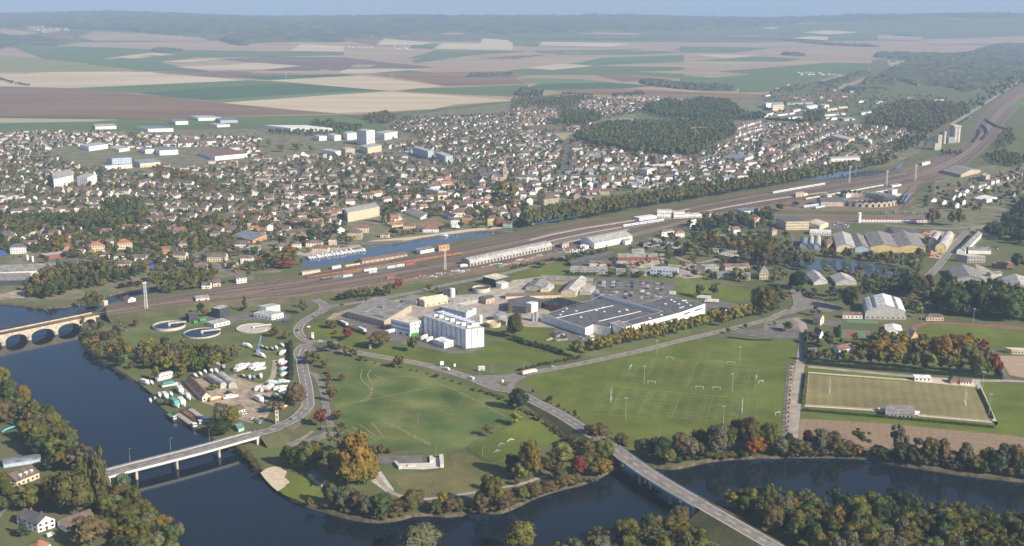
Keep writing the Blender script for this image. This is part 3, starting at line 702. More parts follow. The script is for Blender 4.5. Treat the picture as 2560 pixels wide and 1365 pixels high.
# ------------------------------------------------------------------ trees
PAL = {'g': (0.085, 0.112, 0.034), 'o': (0.132, 0.128, 0.038), 'd': (0.052, 0.076, 0.034), 'y': (0.235, 0.20, 0.042), 'Y': (0.175, 0.155, 0.032), 'G': (0.29, 0.178, 0.040),
  'O': (0.34, 0.130, 0.025), 'r': (0.20, 0.062, 0.034), 'b': (0.150, 0.118, 0.055), 's': (0.150, 0.150, 0.088), 'c': (0.060, 0.085, 0.066), 'D': (0.085, 0.034, 0.030), 'l': (0.165, 0.170, 0.046), 'p': (0.125, 0.130, 0.042)}
def leaf_mat(name, use_attr):
 m = bpy.data.materials.new(name); m.use_nodes = True; n = m.node_tree.nodes; l = m.node_tree.links; n.clear()
 out = n.new('ShaderNodeOutputMaterial'); d = n.new('ShaderNodeBsdfDiffuse'); t = n.new('ShaderNodeBsdfTranslucent'); mx = n.new('ShaderNodeMixShader'); mx.inputs[0].default_value = 0.22
 geo = n.new('ShaderNodeNewGeometry'); nz = n.new('ShaderNodeTexNoise'); nz.inputs['Scale'].default_value = 0.35; nz.inputs['Detail'].default_value = 6; l.new(geo.outputs['Position'], nz.inputs['Vector'])
 r = n.new('ShaderNodeMapRange'); r.inputs[1].default_value = .3; r.inputs[2].default_value = .7; r.inputs[3].default_value = .72; r.inputs[4].default_value = 1.34; l.new(nz.outputs[0], r.inputs[0])
 hs = n.new('ShaderNodeHueSaturation'); l.new(r.outputs[0], hs.inputs['Value'])
 n2 = n.new('ShaderNodeTexNoise'); n2.inputs['Scale'].default_value = 0.11; l.new(geo.outputs['Position'], n2.inputs['Vector'])
 r2 = n.new('ShaderNodeMapRange'); r2.inputs[1].default_value = .35; r2.inputs[2].default_value = .65; r2.inputs[3].default_value = .488; r2.inputs[4].default_value = .512; l.new(n2.outputs[0], r2.inputs[0]); l.new(r2.outputs[0], hs.inputs['Hue'])
 if use_attr: a = n.new('ShaderNodeAttribute'); a.attribute_name = 'tint'; l.new(a.outputs['Color'], hs.inputs['Color'])
 else: a = n.new('ShaderNodeObjectInfo'); l.new(a.outputs['Color'], hs.inputs['Color'])
 l.new(hs.outputs[0], d.inputs[0]); l.new(hs.outputs[0], t.inputs[0]); l.new(d.outputs[0], mx.inputs[1]); l.new(t.outputs[0], mx.inputs[2]); l.new(mx.outputs[0], out.inputs[0])
 return m
M_leaf = leaf_mat('foliage', False); M_leafs = leaf_mat('foliage_mass', True)
M_bark = mat('bark', (0.11, 0.085, 0.065), .95, .25, 1.5)
def ico(sub):
 bm = bmesh.new(); bmesh.ops.create_icosphere(bm, subdivisions=sub, radius=1.0)
 v = np.array([q.co[:] for q in bm.verts]); f = np.array([[q.index for q in p.verts] for p in bm.faces]); bm.free(); return v, f
ICO1 = ico(1); ICO2 = ico(2)
def crown(kind, rng, lobes, leaves, leaf, fine=True):
 """crown in a unit box (height 1, width 1): uneven lobes wrapped in leaf clumps -> verts, tris"""
 V = []; F = []; n = 0; C = []
 for i in range(lobes):
  u = (i+.5)/lobes; a = i*2.399+rng.uniform(0, .7)
  if kind == 'column': z = .06+.90*u; R = .30*math.sin(math.pi*min(1, .12+.88*(1-u)**.75))**.6; rr = .17*(1-.45*u); R *= rng.uniform(.35, .8); sz = 1.0
  elif kind == 'conifer': z = .08+.86*u; R = .40*(1-u)**.9*rng.uniform(.5, .95); rr = .20*(1-u)+.045; sz = .40
  elif kind == 'willow': z = .40+.42*u*rng.uniform(.8, 1.1); R = .33*rng.uniform(.3, 1); rr = .2; sz = 1.0
  elif kind == 'bush': z = .30+.42*rng.uniform(0, 1); R = .36*math.sqrt(rng.uniform(0, 1)); rr = .22; sz = .9
  elif kind == 'sparse': z = .32+.60*rng.uniform(0, 1); R = .40*math.sqrt(rng.uniform(0, 1)); rr = rng.uniform(.07, .13); sz = .7
  else:
   z = .26+.56*u; R = .40*math.sin(math.pi*(.16+.76*u))**.7*rng.uniform(.45, 1); rr = rng.uniform(.14, .24); sz = .72
   if kind == 'oval': R *= .8
  C.append((R*math.cos(a), R*math.sin(a), z, rr, rr*sz))
 if kind in ('round', 'oval', 'willow'): C[0] = (0, 0, .44, .30, .24); C[1] = (.03, -.02, .66, .25, .21)
 base = ICO2 if fine else ICO1
 for cx, cy_, cz, rr, rz in C:
  d = rng.uniform(.70, 1.16, (len(base[0]), 1))*.92
  v = base[0]*d*np.array([rr, rr, rz])+np.array([cx, cy_, cz]); v[:, 2] = np.clip(v[:, 2], .02, 1.0)
  V.append(v); F.append(base[1]+n); n += len(v)
 C = np.array(C); k = rng.integers(0, lobes, leaves); d = rng.normal(size=(leaves, 3)); d /= np.linalg.norm(d, axis=1)[:, None]
 d[:, 2] = np.where(rng.uniform(size=leaves) < .55, np.abs(d[:, 2]), d[:, 2])
 c = C[k, :3]+d*np.stack([C[k, 3], C[k, 3], C[k, 4]], 1)*rng.uniform(.85, 1.22, (leaves, 1))
 if kind == 'willow':
  dr = rng.uniform(size=leaves)**2*.42*(rng.uniform(size=leaves) < .6); c[:, 2] -= dr; rxy = np.linalg.norm(c[:, :2], axis=1)[:, None]; c[:, :2] *= 1+.25*np.clip(dr[:, None]*2, 0, 1)
 c[:, 2] = np.clip(c[:, 2], .03, 1.02)
 nr = d+rng.normal(size=(leaves, 3))*.45; nr /= np.linalg.norm(nr, axis=1)[:, None]
 t1 = np.cross(nr, rng.normal(size=(leaves, 3))); t1 /= np.linalg.norm(t1, axis=1)[:, None]; t2 = np.cross(nr, t1)
 s = leaf*rng.uniform(.6, 1.35, (leaves, 1)); asp = rng.uniform(.55, 1, (leaves, 1))
 q = np.stack([c-t1*s-t2*s*asp*.4, c+t1*s*.35-t2*s*asp, c+t1*s+t2*s*.4*asp, c-t1*s*.3+t2*s*asp], 1).reshape(-1, 3)
 b = n+4*np.arange(leaves)[:, None]
 V.append(q); F.append(np.concatenate([b+np.array([0, 1, 2]), b+np.array([0, 2, 3])]))
 V = np.concatenate(V); V[:, 2] /= V[:, 2].max(); V[:, :2] *= .5/np.percentile(np.linalg.norm(V[:, :2], axis=1), 96)
 return V, np.concatenate(F)
def np_mesh(name, V, F, m, tint=None):
 me = bpy.data.meshes.new(name); me.vertices.add(len(V)); me.vertices.foreach_set('co', np.ascontiguousarray(V, np.float32).ravel())
 me.loops.add(3*len(F)); me.polygons.add(len(F)); me.loops.foreach_set('vertex_index', np.ascontiguousarray(F, np.int32).ravel())
 me.polygons.foreach_set('loop_start', np.arange(0, 3*len(F), 3, dtype=np.int32)); me.polygons.foreach_set('loop_total', np.full(len(F), 3, np.int32))
 if tint is not None:
  at = me.attributes.new('tint', 'FLOAT_COLOR', 'POINT'); at.data.foreach_set('color', np.ascontiguousarray(np.c_[tint, np.ones(len(tint))], np.float32).ravel())
 me.update(calc_edges=True); me.materials.append(m); return me
KINDS = ('round', 'oval', 'column', 'conifer', 'willow', 'bush', 'sparse')
TPL = {}; TRK = {}
_r = np.random.default_rng(11)
for k in KINDS:
 nl = {'round': 17, 'oval': 16, 'column': 16, 'conifer': 13, 'willow': 14, 'bush': 9, 'sparse': 15}[k]
 nv = 5 if k in ('round', 'oval') else 3
 hi = [crown(k, _r, nl, 1500 if k != 'bush' else 700, .030 if k != 'bush' else .05) for _ in range(nv)]
 TPL[k] = dict(hi=hi, me=[np_mesh('crown_'+k, v, f, M_leaf) for v, f in hi], mid=[crown(k, _r, max(5, nl//2), 62, .10, False) for _ in range(3)], far=[crown(k, _r, 3, 10, .16, False) for _ in range(3)])
def trunk_mesh(h0, limbs):
 mb = MB(); mb.cyl(0, 0, .022, 0, h0, 7, .014)
 for i in range(limbs):
  a = i*2.1; mb.bar((0, 0, h0*(.6+.12*i)), (.22*math.cos(a), .22*math.sin(a), h0+.14+.06*i), .008)
 return mesh('trunk', mb.v, mb.f, M_bark)
TRUNK = {k: trunk_mesh({'round': .42, 'oval': .4, 'column': .5, 'conifer': .6, 'willow': .45, 'bush': .25, 'sparse': .65}[k], 5 if k == 'sparse' else 3) for k in KINDS}
TREES = []
def pxm(px, py):
 """picture pixels per metre across, and per metre of height, at a ground point"""
 x, y = G(px, py); R_ = math.sqrt(y*y+CAMH**2); dpt = y*CT+CAMH*ST
 return FPX/dpt, FPX/dpt*(y/R_)
def tree(x, y, h, w_, kind='round', c='g', z=0.0, jit=.16, what=None):
 col = PAL[c]; q = .92+random.uniform(-jit, jit)
 col = tuple(max(.01, a*q*(1+random.uniform(-.10, .10))) for a in col)
 TREES.append(dict(x=x, y=y, h=h, w=w_, k=kind, c=col, z=z, cc=c, what=what))
def T(s, kind='round'):
 """'C2 x,ybase,ytop,width,colour[kind]' entries measured in a crop of the photograph"""
 K_ = CROPS['F']; sh = {'r': 'round', 'v': 'oval', 'c': 'column', 'n': 'conifer', 'w': 'willow', 'b': 'bush', 's': 'sparse'}
 for e in s.split():
  if e in CROPS: K_ = CROPS[e]; continue
  a = e.split(','); px = K_[0]+float(a[0])*K_[2]; py = K_[1]+float(a[1])*K_[2]
  sx, sy = pxm(px, py); h = (float(a[1])-float(a[2]))*K_[2]/sy; wd = float(a[3])*K_[2]/sx
  c = a[4][0]; k = sh[a[4][1]] if len(a[4]) > 1 else kind
  x, y = G(px, py)
  if k in ('round', 'oval', 'willow', 'bush'): y += wd*.15
  tree(x, y, max(1.5, h*(1.05 if K_ is not CROPS['C4'] else 1.35 if float(a[1]) > 465 else 1.15)), wd*(.9 if k == 'column' else 1.12 if a[0] != '' and K_ is not CROPS['C4'] else 1.3), k, c)
def scatter(s, gap, h, w_, cols, kinds=('round',), n_try=1.6, keep=None, jy=0, where=None):
 pts = W(s) if isinstance(s, str) else s
 xs = [p[0] for p in pts]; ys = [p[1] for p in pts]; A = abs(area2(pts)); n = int(A/(gap*gap)*n_try); got = []; cell = {}
 for i in range(n*2):
  x, y = random.uniform(min(xs), max(xs)), random.uniform(min(ys), max(ys))
  if not inpoly(x, y, pts): continue
  kx, ky = int(x//gap), int(y//gap)
  if any(math.hypot(x-a, y-b) < gap*.82 for i_ in (-1, 0, 1) for j_ in (-1, 0, 1) for a, b in cell.get((kx+i_, ky+j_), ())): continue
  if keep and not keep(x, y): continue
  cell.setdefault((kx, ky), []).append((x, y))
  hh = random.uniform(*h); tree(x, y, hh, random.uniform(*w_), random.choice(kinds), random.choice(cols))
  got.append((x, y))
 return got
def row(s, n, h, w_, cols, kind='round', jit=.8):
 p = W(s); L = [0]
 for a, b in zip(p, p[1:]): L.append(L[-1]+math.dist(a, b))
 for i in range(n):
  d = L[-1]*(i+.5)/n; j = max(k for k in range(len(L)-1) if L[k] <= d); t = (d-L[j])/(L[j+1]-L[j])
  x, y = lerp(p[j], p[j+1], t); tree(x+random.uniform(-jit, jit), y+random.uniform(-jit, jit), random.uniform(*h), random.uniform(*w_), kind, random.choice(cols))
# -- hand-placed trees
T('D2 690,965,630,215,G 600,950,690,170,y 650,990,780,190,y 745,960,760,150,y 545,880,730,125,rv 550,735,575,120,ss 335,860,685,130,lw 265,840,695,150,gw 400,845,690,120,Yw 205,820,720,90,b 435,562,450,88,rv 1772,452,308,112,d 1758,556,460,85,y 1568,625,560,70,bs 495,308,255,52,y 482,205,180,52,b 488,258,205,55,b 512,395,305,58,b 505,350,300,50,b 545,525,455,85,b 585,595,540,70,b 715,115,80,52,b 965,165,85,82,b 585,258,205,62,b 1225,232,200,38,b 400,145,60,120,l 465,168,110,62,Y 350,110,50,70,o 1740,905,755,95,d 1790,925,800,120,l 1845,925,665,140,Yv 510,1105,950,115,s 600,1125,990,140,s 690,1150,1010,110,b 750,1170,1040,115,s 845,1175,1030,160,g 950,1150,1060,110,b 1060,1135,1000,140,b 1000,1120,1040,80,o 1215,1148,1060,75,g 1270,1132,1005,70,yv 1310,1142,1050,95,b 1370,1125,1050,80,o 1520,1145,1000,110,b 1590,1140,905,155,o 1680,1130,1010,130,b 1800,1065,975,95,o 1880,1050,960,85,b 790,752,690,62,b 845,747,685,62,b 900,740,705,52,b 360,1105,1040,52,b 1110,1440,1262,260,s 1800,1430,1225,165,l 1590,1000,905,60,Y 1765,960,905,40,o')
T('D3 230,880,780,65,o 340,840,680,150,l 320,935,825,105,o 450,905,765,100,rv 495,885,755,95,l 430,720,640,115,b 510,820,655,140,o 620,815,645,120,o 605,905,785,125,y 580,670,555,160,b 400,700,640,125,b 740,695,615,95,b 690,830,770,60,Y 250,402,350,42,db 425,492,445,32,db 315,432,400,22,db 140,335,300,20,db 60,1055,980,105,o 150,1035,950,110,b 230,1005,930,110,b 350,975,890,120,o 430,950,880,80,b 900,790,650,115,s 1000,815,645,125,d 1062,825,725,95,l 1130,780,610,115,b 1200,785,640,140,s 1270,730,590,115,Y 1290,785,680,95,o 1380,775,560,165,s 1450,750,565,120,o 1520,710,515,115,l 1605,745,508,135,o 1570,690,590,80,b 1650,762,640,125,O 1740,745,550,125,l 1800,755,640,115,o 1700,745,640,70,b 960,770,660,80,b 1160,700,630,60,d')
T('D4 240,755,640,125,s 170,650,550,115,l 300,750,610,70,d 350,755,650,115,o 430,695,590,72,D 420,755,660,105,s 520,755,580,115,s 600,755,600,95,b 650,745,650,95,o 700,745,660,85,b 770,755,690,72,G 790,690,592,115,os 900,775,690,85,b 960,785,720,95,o 1040,795,555,115,ss 1060,805,690,105,d 1150,815,700,115,o 1260,825,645,125,l 1350,835,650,95,b 1400,835,730,115,s 1180,700,640,60,s 1500,850,680,100,s 1560,870,760,110,o 1640,860,710,100,Y 1700,880,730,110,d 1760,880,690,120,s 1830,890,690,110,b 1890,900,750,100,o 1450,845,740,90,b 1610,880,790,80,d')
T('C4 590,472,375,82,lv 670,482,420,62,g 760,492,388,82,Yv 835,492,430,62,g 920,497,383,78,Yv 1000,502,415,68,g 1085,522,398,98,Yv 1165,517,430,62,g 1255,532,413,102,lv 1340,537,445,68,g 1430,547,428,98,lv 1510,547,470,62,g 1600,567,443,88,lv 1675,552,465,62,g 1770,567,448,98,lv 1850,572,490,72,g 2025,604,458,122,lv 2120,607,505,82,g 2190,604,448,102,r 1050,335,215,125,g 1130,300,188,115,b 1220,305,203,95,l 1315,305,203,105,y 1080,425,288,155,G 1160,405,263,115,G 1260,465,322,155,G 1320,375,258,115,G 1410,365,268,85,g 1450,465,318,115,b 1510,315,223,115,o 1510,385,273,125,G 1610,345,258,105,G 1680,475,292,205,G 1770,395,233,115,D 1880,405,243,155,G 1960,365,218,135,Y 2075,365,268,112,r 1820,505,383,135,G 1950,505,362,125,l 2040,420,330,80,b 2110,525,398,85,b 450,472,385,72,b 515,472,395,72,g 610,335,205,125,o 525,345,262,62,o 740,312,258,52,o 865,302,213,62,o 920,385,288,112,b 455,305,208,92,b 230,187,108,105,g 97,132,93,36,Y 700,250,140,30,d 1990,300,260,60,G')
T('B5 1390,995,808,205,d 1480,985,798,145,b 1560,975,788,125,d 1840,1170,925,235,g 1700,1110,915,145,o 1990,1150,878,205,d 2080,1195,948,135,g 2200,1205,948,225,l 2350,1235,958,235,g 2450,1225,958,150,o 1460,1195,1048,112,l 820,1125,908,165,o 650,995,868,130,cn 490,1175,1068,105,cn 2400,745,588,155,d 730,1030,985,60,G 1600,320,165,125,b 1785,330,170,90,o 1850,325,160,100,o 305,135,90,75,d 150,180,115,85,d 210,460,360,80,o 230,545,450,90,l 320,590,520,75,o 2440,500,380,110,d 2350,420,300,110,d 1270,120,60,60,g 430,720,600,90,o 350,740,690,100,d 590,780,690,100,l 800,640,530,110,o 640,620,540,70,o 560,610,530,60,b 1010,660,560,90,o 1150,670,570,90,l 1200,650,560,60,b 1420,760,640,130,s 1480,620,540,100,o 770,800,710,100,o 900,800,700,100,b 1240,790,720,60,o 1380,860,740,100,s 1000,960,890,110,d 320,930,760,150,d 380,880,800,100,b 60,930,900,110,o 110,1010,900,150,g 190,1050,960,110,b 40,1120,960,130,o 80,1160,1050,120,o')
for i, (a, b) in enumerate(((740, 1312), (830, 1295), (885, 1285), (935, 1270), (1000, 1250), (1065, 1230), (1125, 1228), (1180, 1212), (1245, 1195), (1300, 1182), (1370, 1168), (1430, 1168), (1495, 1152), (1560, 1133), (1620, 1122), (1695, 1092), (1755, 1082), (1820, 1064), (1885, 1055), (1940, 1037), (2000, 1052), (2060, 1017), (2120, 1012), (2180, 992), (2240, 977), (2300, 960))):
 T('C3 %d,%d,%d,%d,%s' % (a, b, b-random.randint(125, 170), random.randint(90, 125), 'Y' if i % 3 == 0 else 'yv'))
T('C3 620,1345,1198,135,o 30,1165,928,140,o 2385,965,678,205,o 2330,950,740,110,Y 2450,960,700,120,g 1780,775,655,110,o 1915,770,645,95,g 2050,1120,1060,55,b 2215,1070,1020,45,b 945,580,510,90,o 1100,580,520,80,o 1215,580,520,90,b 1905,610,540,80,d 2140,620,500,130,l 2200,630,560,90,o 1485,360,275,95,Y 1600,390,315,105,D 1690,380,230,140,o 1860,390,310,110,o 1700,410,375,40,O 1505,220,155,55,d 1800,310,260,70,d 1740,220,160,75,d 1880,240,140,110,d 1980,110,20,130,d 1860,110,40,90,d 2100,120,50,110,c 2200,110,40,90,d 2320,560,390,100,cn 2380,480,250,150,o 2260,330,240,90,o 2130,290,190,100,o 2050,310,240,70,G 2160,310,260,60,G 1930,240,170,90,b 2420,450,240,120,o 280,500,425,110,o 380,430,400,80,d 680,390,330,80,d 830,370,310,90,o 560,430,390,100,o 460,430,395,90,d')
T('C2 1170,1265,1108,175,b 1490,1295,1148,115,o 865,1185,1063,125,r 735,1075,998,90,o 685,1065,998,80,b 755,1125,1085,55,b 705,1295,1188,115,d 795,1275,1205,72,y 850,1325,1238,115,o 930,1340,1260,80,b 445,935,798,75,bv 430,870,790,55,b 180,1155,1058,105,b 290,1175,1098,85,o 1240,765,660,95,o 790,805,738,75,d 850,805,712,75,d 900,795,698,85,g 940,765,698,52,O 1000,775,678,85,l 1070,775,668,95,l 1150,765,678,85,d 1270,695,638,75,l 1355,695,598,95,O 1000,805,743,28,dn 1040,805,743,28,dn 2400,945,858,85,s 80,455,398,85,b 270,505,428,195,r 150,445,335,145,o 230,435,348,165,o 360,425,358,75,b 310,372,308,52,O 355,348,293,58,O 500,352,293,62,G 880,272,198,92,Y 305,125,48,115,D 1910,740,700,60,s 2470,1080,1020,90,o 2400,1110,1060,80,g 1640,720,650,45,b 1715,730,670,45,s 1650,20,-20,60,d 700,210,140,60,d 760,150,80,90,g 820,150,100,60,l 1300,190,110,80,d 1340,200,130,50,Y 1400,190,135,60,Y 1450,180,130,55,Y 1510,175,120,80,Y 1750,150,95,60,o 1820,130,70,80,o 1940,110,55,90,g 2060,90,50,70,Y 430,470,405,35,o 240,300,190,100,c 520,260,130,120,g')
T('B2 1205,1050,890,62,pc 1258,1052,875,68,pc 2340,850,665,115,Y 2432,845,675,95,Y 2260,850,760,80,d 870,640,555,80,d 1150,760,690,60,d 1280,720,620,100,d 985,850,790,60,d 750,430,380,45,cn 1830,300,210,25,d 1590,230,160,35,pv 1360,260,195,55,G 1545,270,215,45,G 60,430,380,90,O 475,510,470,50,O 610,520,460,60,Y 240,380,310,90,o 400,360,300,110,o 530,380,320,70,b 120,330,265,70,o 360,1100,1050,100,D 2100,1100,1060,50,d 2220,1110,1080,40,d')
T('C1 650,125,82,62,O 810,125,80,50,G 755,125,85,50,b 25,110,80,60,b 90,130,85,50,O 145,120,80,60,O 570,255,175,70,y 760,650,538,85,cn 862,640,515,120,cn 970,605,385,85,oc 905,600,440,60,d 1155,690,640,85,D 1235,680,620,80,D 1310,670,620,75,D 1560,610,575,50,D 1640,600,570,60,D 1710,590,560,60,D 1830,580,545,80,D 1130,800,750,90,D 1290,1050,990,75,b 1130,1160,1015,120,s 2320,900,760,75,dn 1900,930,830,90,d 1940,960,880,60,b 2130,370,300,60,b 2335,490,430,85,o 950,590,520,60,d 1690,500,420,70,c 1610,520,450,70,Y 1280,490,430,80,Y 240,150,60,140,o 1150,360,320,70,d 1220,400,310,70,d')
T('D1 690,1112,712,125,pc 622,1118,760,75,pc 480,1180,900,240,o 380,1130,910,170,o 190,1130,965,200,o 600,1375,1190,230,b 860,1250,1110,200,o 960,1200,1050,120,o 830,1060,890,120,s 900,1130,980,110,o 1480,620,540,170,d 1500,560,410,110,s 1560,560,430,100,Y 1700,610,580,60,s 1130,420,370,60,o 1055,250,155,62,y 150,1300,1195,90,cn 420,770,660,75,y 490,860,720,100,D 1150,1330,1240,90,s 1215,1320,1215,60,s 330,860,760,120,d 1440,320,275,80,Y 1850,470,390,130,s 1230,240,150,80,o 840,1365,1300,220,l 740,1290,1190,110,o 250,740,540,140,o')
T('D2 260,430,270,110,b 210,420,330,60,o 130,440,390,90,s')
# -- masses
W1 = ('o', 'o', 'g', 'b', 's', 'o', 'Y', 'b', 'd')
NEARW = ('o', 'g', 'o', 'b', 'g', 'Y', 's', 'd', 'o', 'l', 'o', 'g', 's', 'Y')
scatter('F -60,935 10,958 70,1022 138,1087 195,1150 255,1208 225,1222 165,1200 120,1175 95,1140 70,1100 45,1060 -60,1060', 5.8, (13, 20), (10, 14), NEARW, ('round', 'oval', 'sparse'))
scatter('F 300,1252 345,1287 395,1332 450,1385 430,1400 300,1400 290,1340 250,1290', 6.5, (9, 15), (9, 13), NEARW)
scatter('F -60,1230 40,1220 70,1260 20,1290 -60,1300', 9, (7, 12), (6, 9), NEARW)
scatter('F 1815,1278 1860,1270 2000,1274 2300,1298 2560,1342 2760,1370 2760,1560 2300,1560 2100,1450 2000,1370 1885,1315', 7.3, (13, 19), (10, 14), NEARW, ('round', 'round', 'oval', 'round', 'sparse'))
scatter('F 1450,1405 1540,1365 1620,1335 1690,1310 1730,1330 1760,1400 1800,1480 1500,1520 1300,1500 1300,1425', 7.0, (11, 18), (9, 13), NEARW + ('b', 'Y'), ('round', 'oval', 'sparse'))
scatter('C1 740,1030 880,1020 1000,1090 1080,1180 1240,1330 1230,1400 1080,1390 940,1340 820,1180', 7.0, (6, 12), (6, 10), ('b', 'o', 'b', 's', 'o', 'G', 'd'))
scatter('C1 1400,1290 1600,1270 1900,1290 2050,1320 2250,1330 2260,1385 D1 1600,130 1420,200 1300,210 1180,215 1000,190 900,100 980,60', 7.3, (9, 14), (8, 12), ('o', 'l', 'Y', 'g', 's', 'o', 'g'))
scatter('C1 240,770 250,700 330,600 500,545 700,560 1000,560 1150,580 1330,560 1320,610 1060,650 640,740 560,770 470,810', 7.5, (9, 16), (7, 10), ('o', 'o', 'b', 'Y', 'd', 'd', 'g'))
scatter('C1 740,860 800,800 940,780 960,850 900,880 780,890', 7, (7, 11), (6, 9), ('o', 'b', 'o'))
scatter('C1 1370,600 1900,540 2080,560 2050,620 1900,640 1850,700 1600,740 1500,730 1480,690 1700,640 1400,660', 7, (7, 12), (6, 9), ('o', 'l', 'o', 'g', 'Y'))
scatter('B1 140,1080 400,1020 640,1000 950,970 1000,900 1350,890 1380,1000 1300,1080 1050,1130 900,1170 700,1080 380,1090', 9, (10, 16), (8, 12), ('g', 'g', 'o', 'd', 'o'))
scatter('B5 2220,340 2465,120 2700,120 2700,560 2460,500 2300,480 2080,420', 8.5, (12, 18), (9, 12), ('d', 'g', 'd', 'o'))
scatter('B5 1560,980 1700,930 2465,960 2700,1000 2700,1260 2300,1215 2200,1200 1700,1180 1620,1100', 9, (12, 18), (9, 13), ('g', 'd', 'o', 'l'))
scatter('B5 -20,560 250,600 430,640 390,700 200,690 60,720 -20,700', 8, (8, 14), (7, 10), ('o', 'g', 'b', 's'))
scatter('B5 430,600 900,620 1340,650 1560,560 1560,640 1340,720 900,648 480,618', 7.5, (6, 11), (6, 9), ('o', 's', 'l', 'b'))
scatter('B5 480,745 660,750 1000,795 1210,800 1340,780 1500,640 1480,780 1400,860 1250,880 1050,880 900,840 700,790', 8, (5, 10), (5, 9), ('o', 's', 'o', 'b'))
scatter('B5 880,950 1100,880 1280,870 1290,990 1100,990 900,1000', 8, (6, 11), (6, 9), ('d', 'o', 'g'))
scatter('C3 1620,330 1850,240 2050,250 2465,250 2465,420 2300,440 2000,300 1700,360', 10, (8, 14), (7, 11), ('o', 'g', 'd', 'b', 'G'))
scatter('C3 1880,20 2465,-20 2465,120 2000,150 1800,200 1650,120', 10, (8, 14), (7, 11), ('o', 'g', 'd', 'd'), keep=lambda x, y: random.random() < .6)
scatter('B3 575,495 680,420 900,362 1300,352 2080,332 2120,450 1900,560 1780,640 1500,652 1100,622 800,562', 9.5, (14, 20), (10, 14), ('g', 'd', 'o', 'g', 'p', 'o'))
scatter('B3 430,335 500,250 770,255 850,315 700,348 300,345', 9, (14, 20), (8, 10), ('g', 'g', 'o'), ('oval',))
scatter('B3 1290,185 1480,130 1600,160 1780,120 2050,140 2200,265 2390,280 2400,310 1850,322 1700,300 1450,285 1380,270 1240,220', 11, (13, 19), (10, 14), ('d', 'g', 'g', 'o'))
scatter('B4 950,520 1040,385 1300,300 1500,300 1900,330 1960,400 1740,500 1560,600 1300,545 1100,540', 12, (13, 19), (11, 14), ('g', 'd', 'o', 'o', 'Y', 'b'))
scatter('B4 360,500 400,410 560,420 560,480 450,495', 10, (15, 20), (10, 13), ('g', 'o')); scatter('B4 1180,700 1400,640 1560,610 1480,700 1330,770 1250,780', 10, (10, 14), (9, 11), ('g', 'd', 'o'))
scatter('B4 1900,330 2200,130 2465,10 2700,-60 2700,20 2465,110 2200,260 2000,380', 16, (12, 18), (12, 16), ('g', 'd', 'o')); scatter('B4 2200,660 2330,560 2380,660 2300,760 2200,740', 10, (10, 15), (8, 11), ('o', 'l', 'g'))
scatter('B4 2080,800 2300,770 2465,830 2465,920 2200,880', 10, (8, 13), (8, 11), ('d', 'g', 'o')); scatter('B4 1640,770 1860,760 1860,790 1700,800', 9, (6, 9), (6, 9), ('d', 'o'))
scatter('B2 1020,60 1240,20 1330,60 1290,120 1100,110', 11, (9, 14), (9, 12), ('o', 'b', 'g', 'o')); scatter('B2 530,130 560,90 700,90 780,130 1000,150 980,190 760,170', 11, (9, 13), (9, 12), ('o', 'g', 'Y', 'd'))
scatter('B2 100,180 760,190 960,230 940,250 500,230 160,215', 12, (6, 10), (8, 11), ('o', 'd', 'g')); scatter('B3 20,60 120,20 300,30 280,90 60,95', 13, (9, 13), (10, 14), ('d', 'g', 'b'))
scatter('B3 180,150 500,90 650,80 760,110 560,150 300,180', 14, (7, 11), (9, 13), ('o', 'd', 'b')); scatter('B3 950,80 1200,45 1260,70 1100,85', 13, (7, 10), (9, 12), ('d', 'o'))
for s_, n_, h_ in (('B3 110,1335 500,1275 900,1215 1165,1160', 22, (17, 20)), ('B3 130,1305 520,1245 920,1185 1170,1130', 22, (17, 20)), ('B3 1200,1150 1500,1100 1900,1040', 15, (16, 19)), ('B3 1215,1120 1520,1075 1890,1015', 14, (16, 19)), ('B3 1925,1035 2200,985 2465,940', 12, (15, 18)), ('B3 1930,1010 2200,960 2465,915', 12, (15, 18)), ('B4 60,1095 400,1035 780,960', 17, (13, 16)), ('B4 60,1070 400,1010 780,940', 17, (13, 16)), ('B4 800,955 1000,910 1160,880 1215,850', 13, (12, 14)), ('B4 800,935 1000,890 1150,850 1210,820', 13, (11, 14))):
 row(s_, n_, (h_[0]*1.34, h_[1]*1.42), (15, 19), ('p', 'p', 'o', 'p'))
row('B1 1450,540 1650,600 1900,680 2080,740', 26, (6, 8), (7, 9), ('b', 'O', 'b', 'o')); row('B1 1480,525 1680,580 1900,655', 20, (6, 8), (7, 9), ('b', 'o', 'b'))
row('A1 0,595 100,625 230,642', 14, (7, 11), (14, 20), ('d',), 'round', 3); row('A2 2020,720 2250,700', 14, (8, 12), (12, 18), ('d', 'o'), 'round', 4); row('A2 1650,700 1880,715', 14, (5, 8), (12, 18), ('d', 'o'), 'round', 3)
row('C3 0,505 200,462 420,420', 12, (3, 5), (5, 7), ('o', 'd', 'b'), 'bush', 2); row('C3 520,560 800,560', 10, (3, 4.5), (4, 6), ('o', 'd'), 'bush', 1)
row('C2 840,790 1250,750', 5, (3, 4), (4, 5), ('o', 'd'), 'bush', 1); row('D3 480,520 320,430 250,400', 6, (1.5, 2.5), (2, 3.5), ('d', 'o'), 'bush', 1)
row('D2 1480,310 1580,340 1680,380 D3 40,440 D3 160,500 D3 300,590 D3 360,640', 22, (2, 4), (4, 6), ('b', 'o', 'b'), 'bush', 2)
row('D2 730,110 830,140 1000,165 1180,215 1250,235 1400,280', 12, (1.5, 2.5), (2.5, 4), ('b', 'o'), 'bush', 1.5)
row('D3 960,770 1100,800 1400,770 1600,765', 16, (3, 5.5), (4.5, 7), ('o', 'b', 's', 'd'), 'bush', 1.5); row('D4 200,755 500,755 800,755', 14, (3.5, 6), (5, 7), ('o', 'd', 's'), 'bush', 1.5)
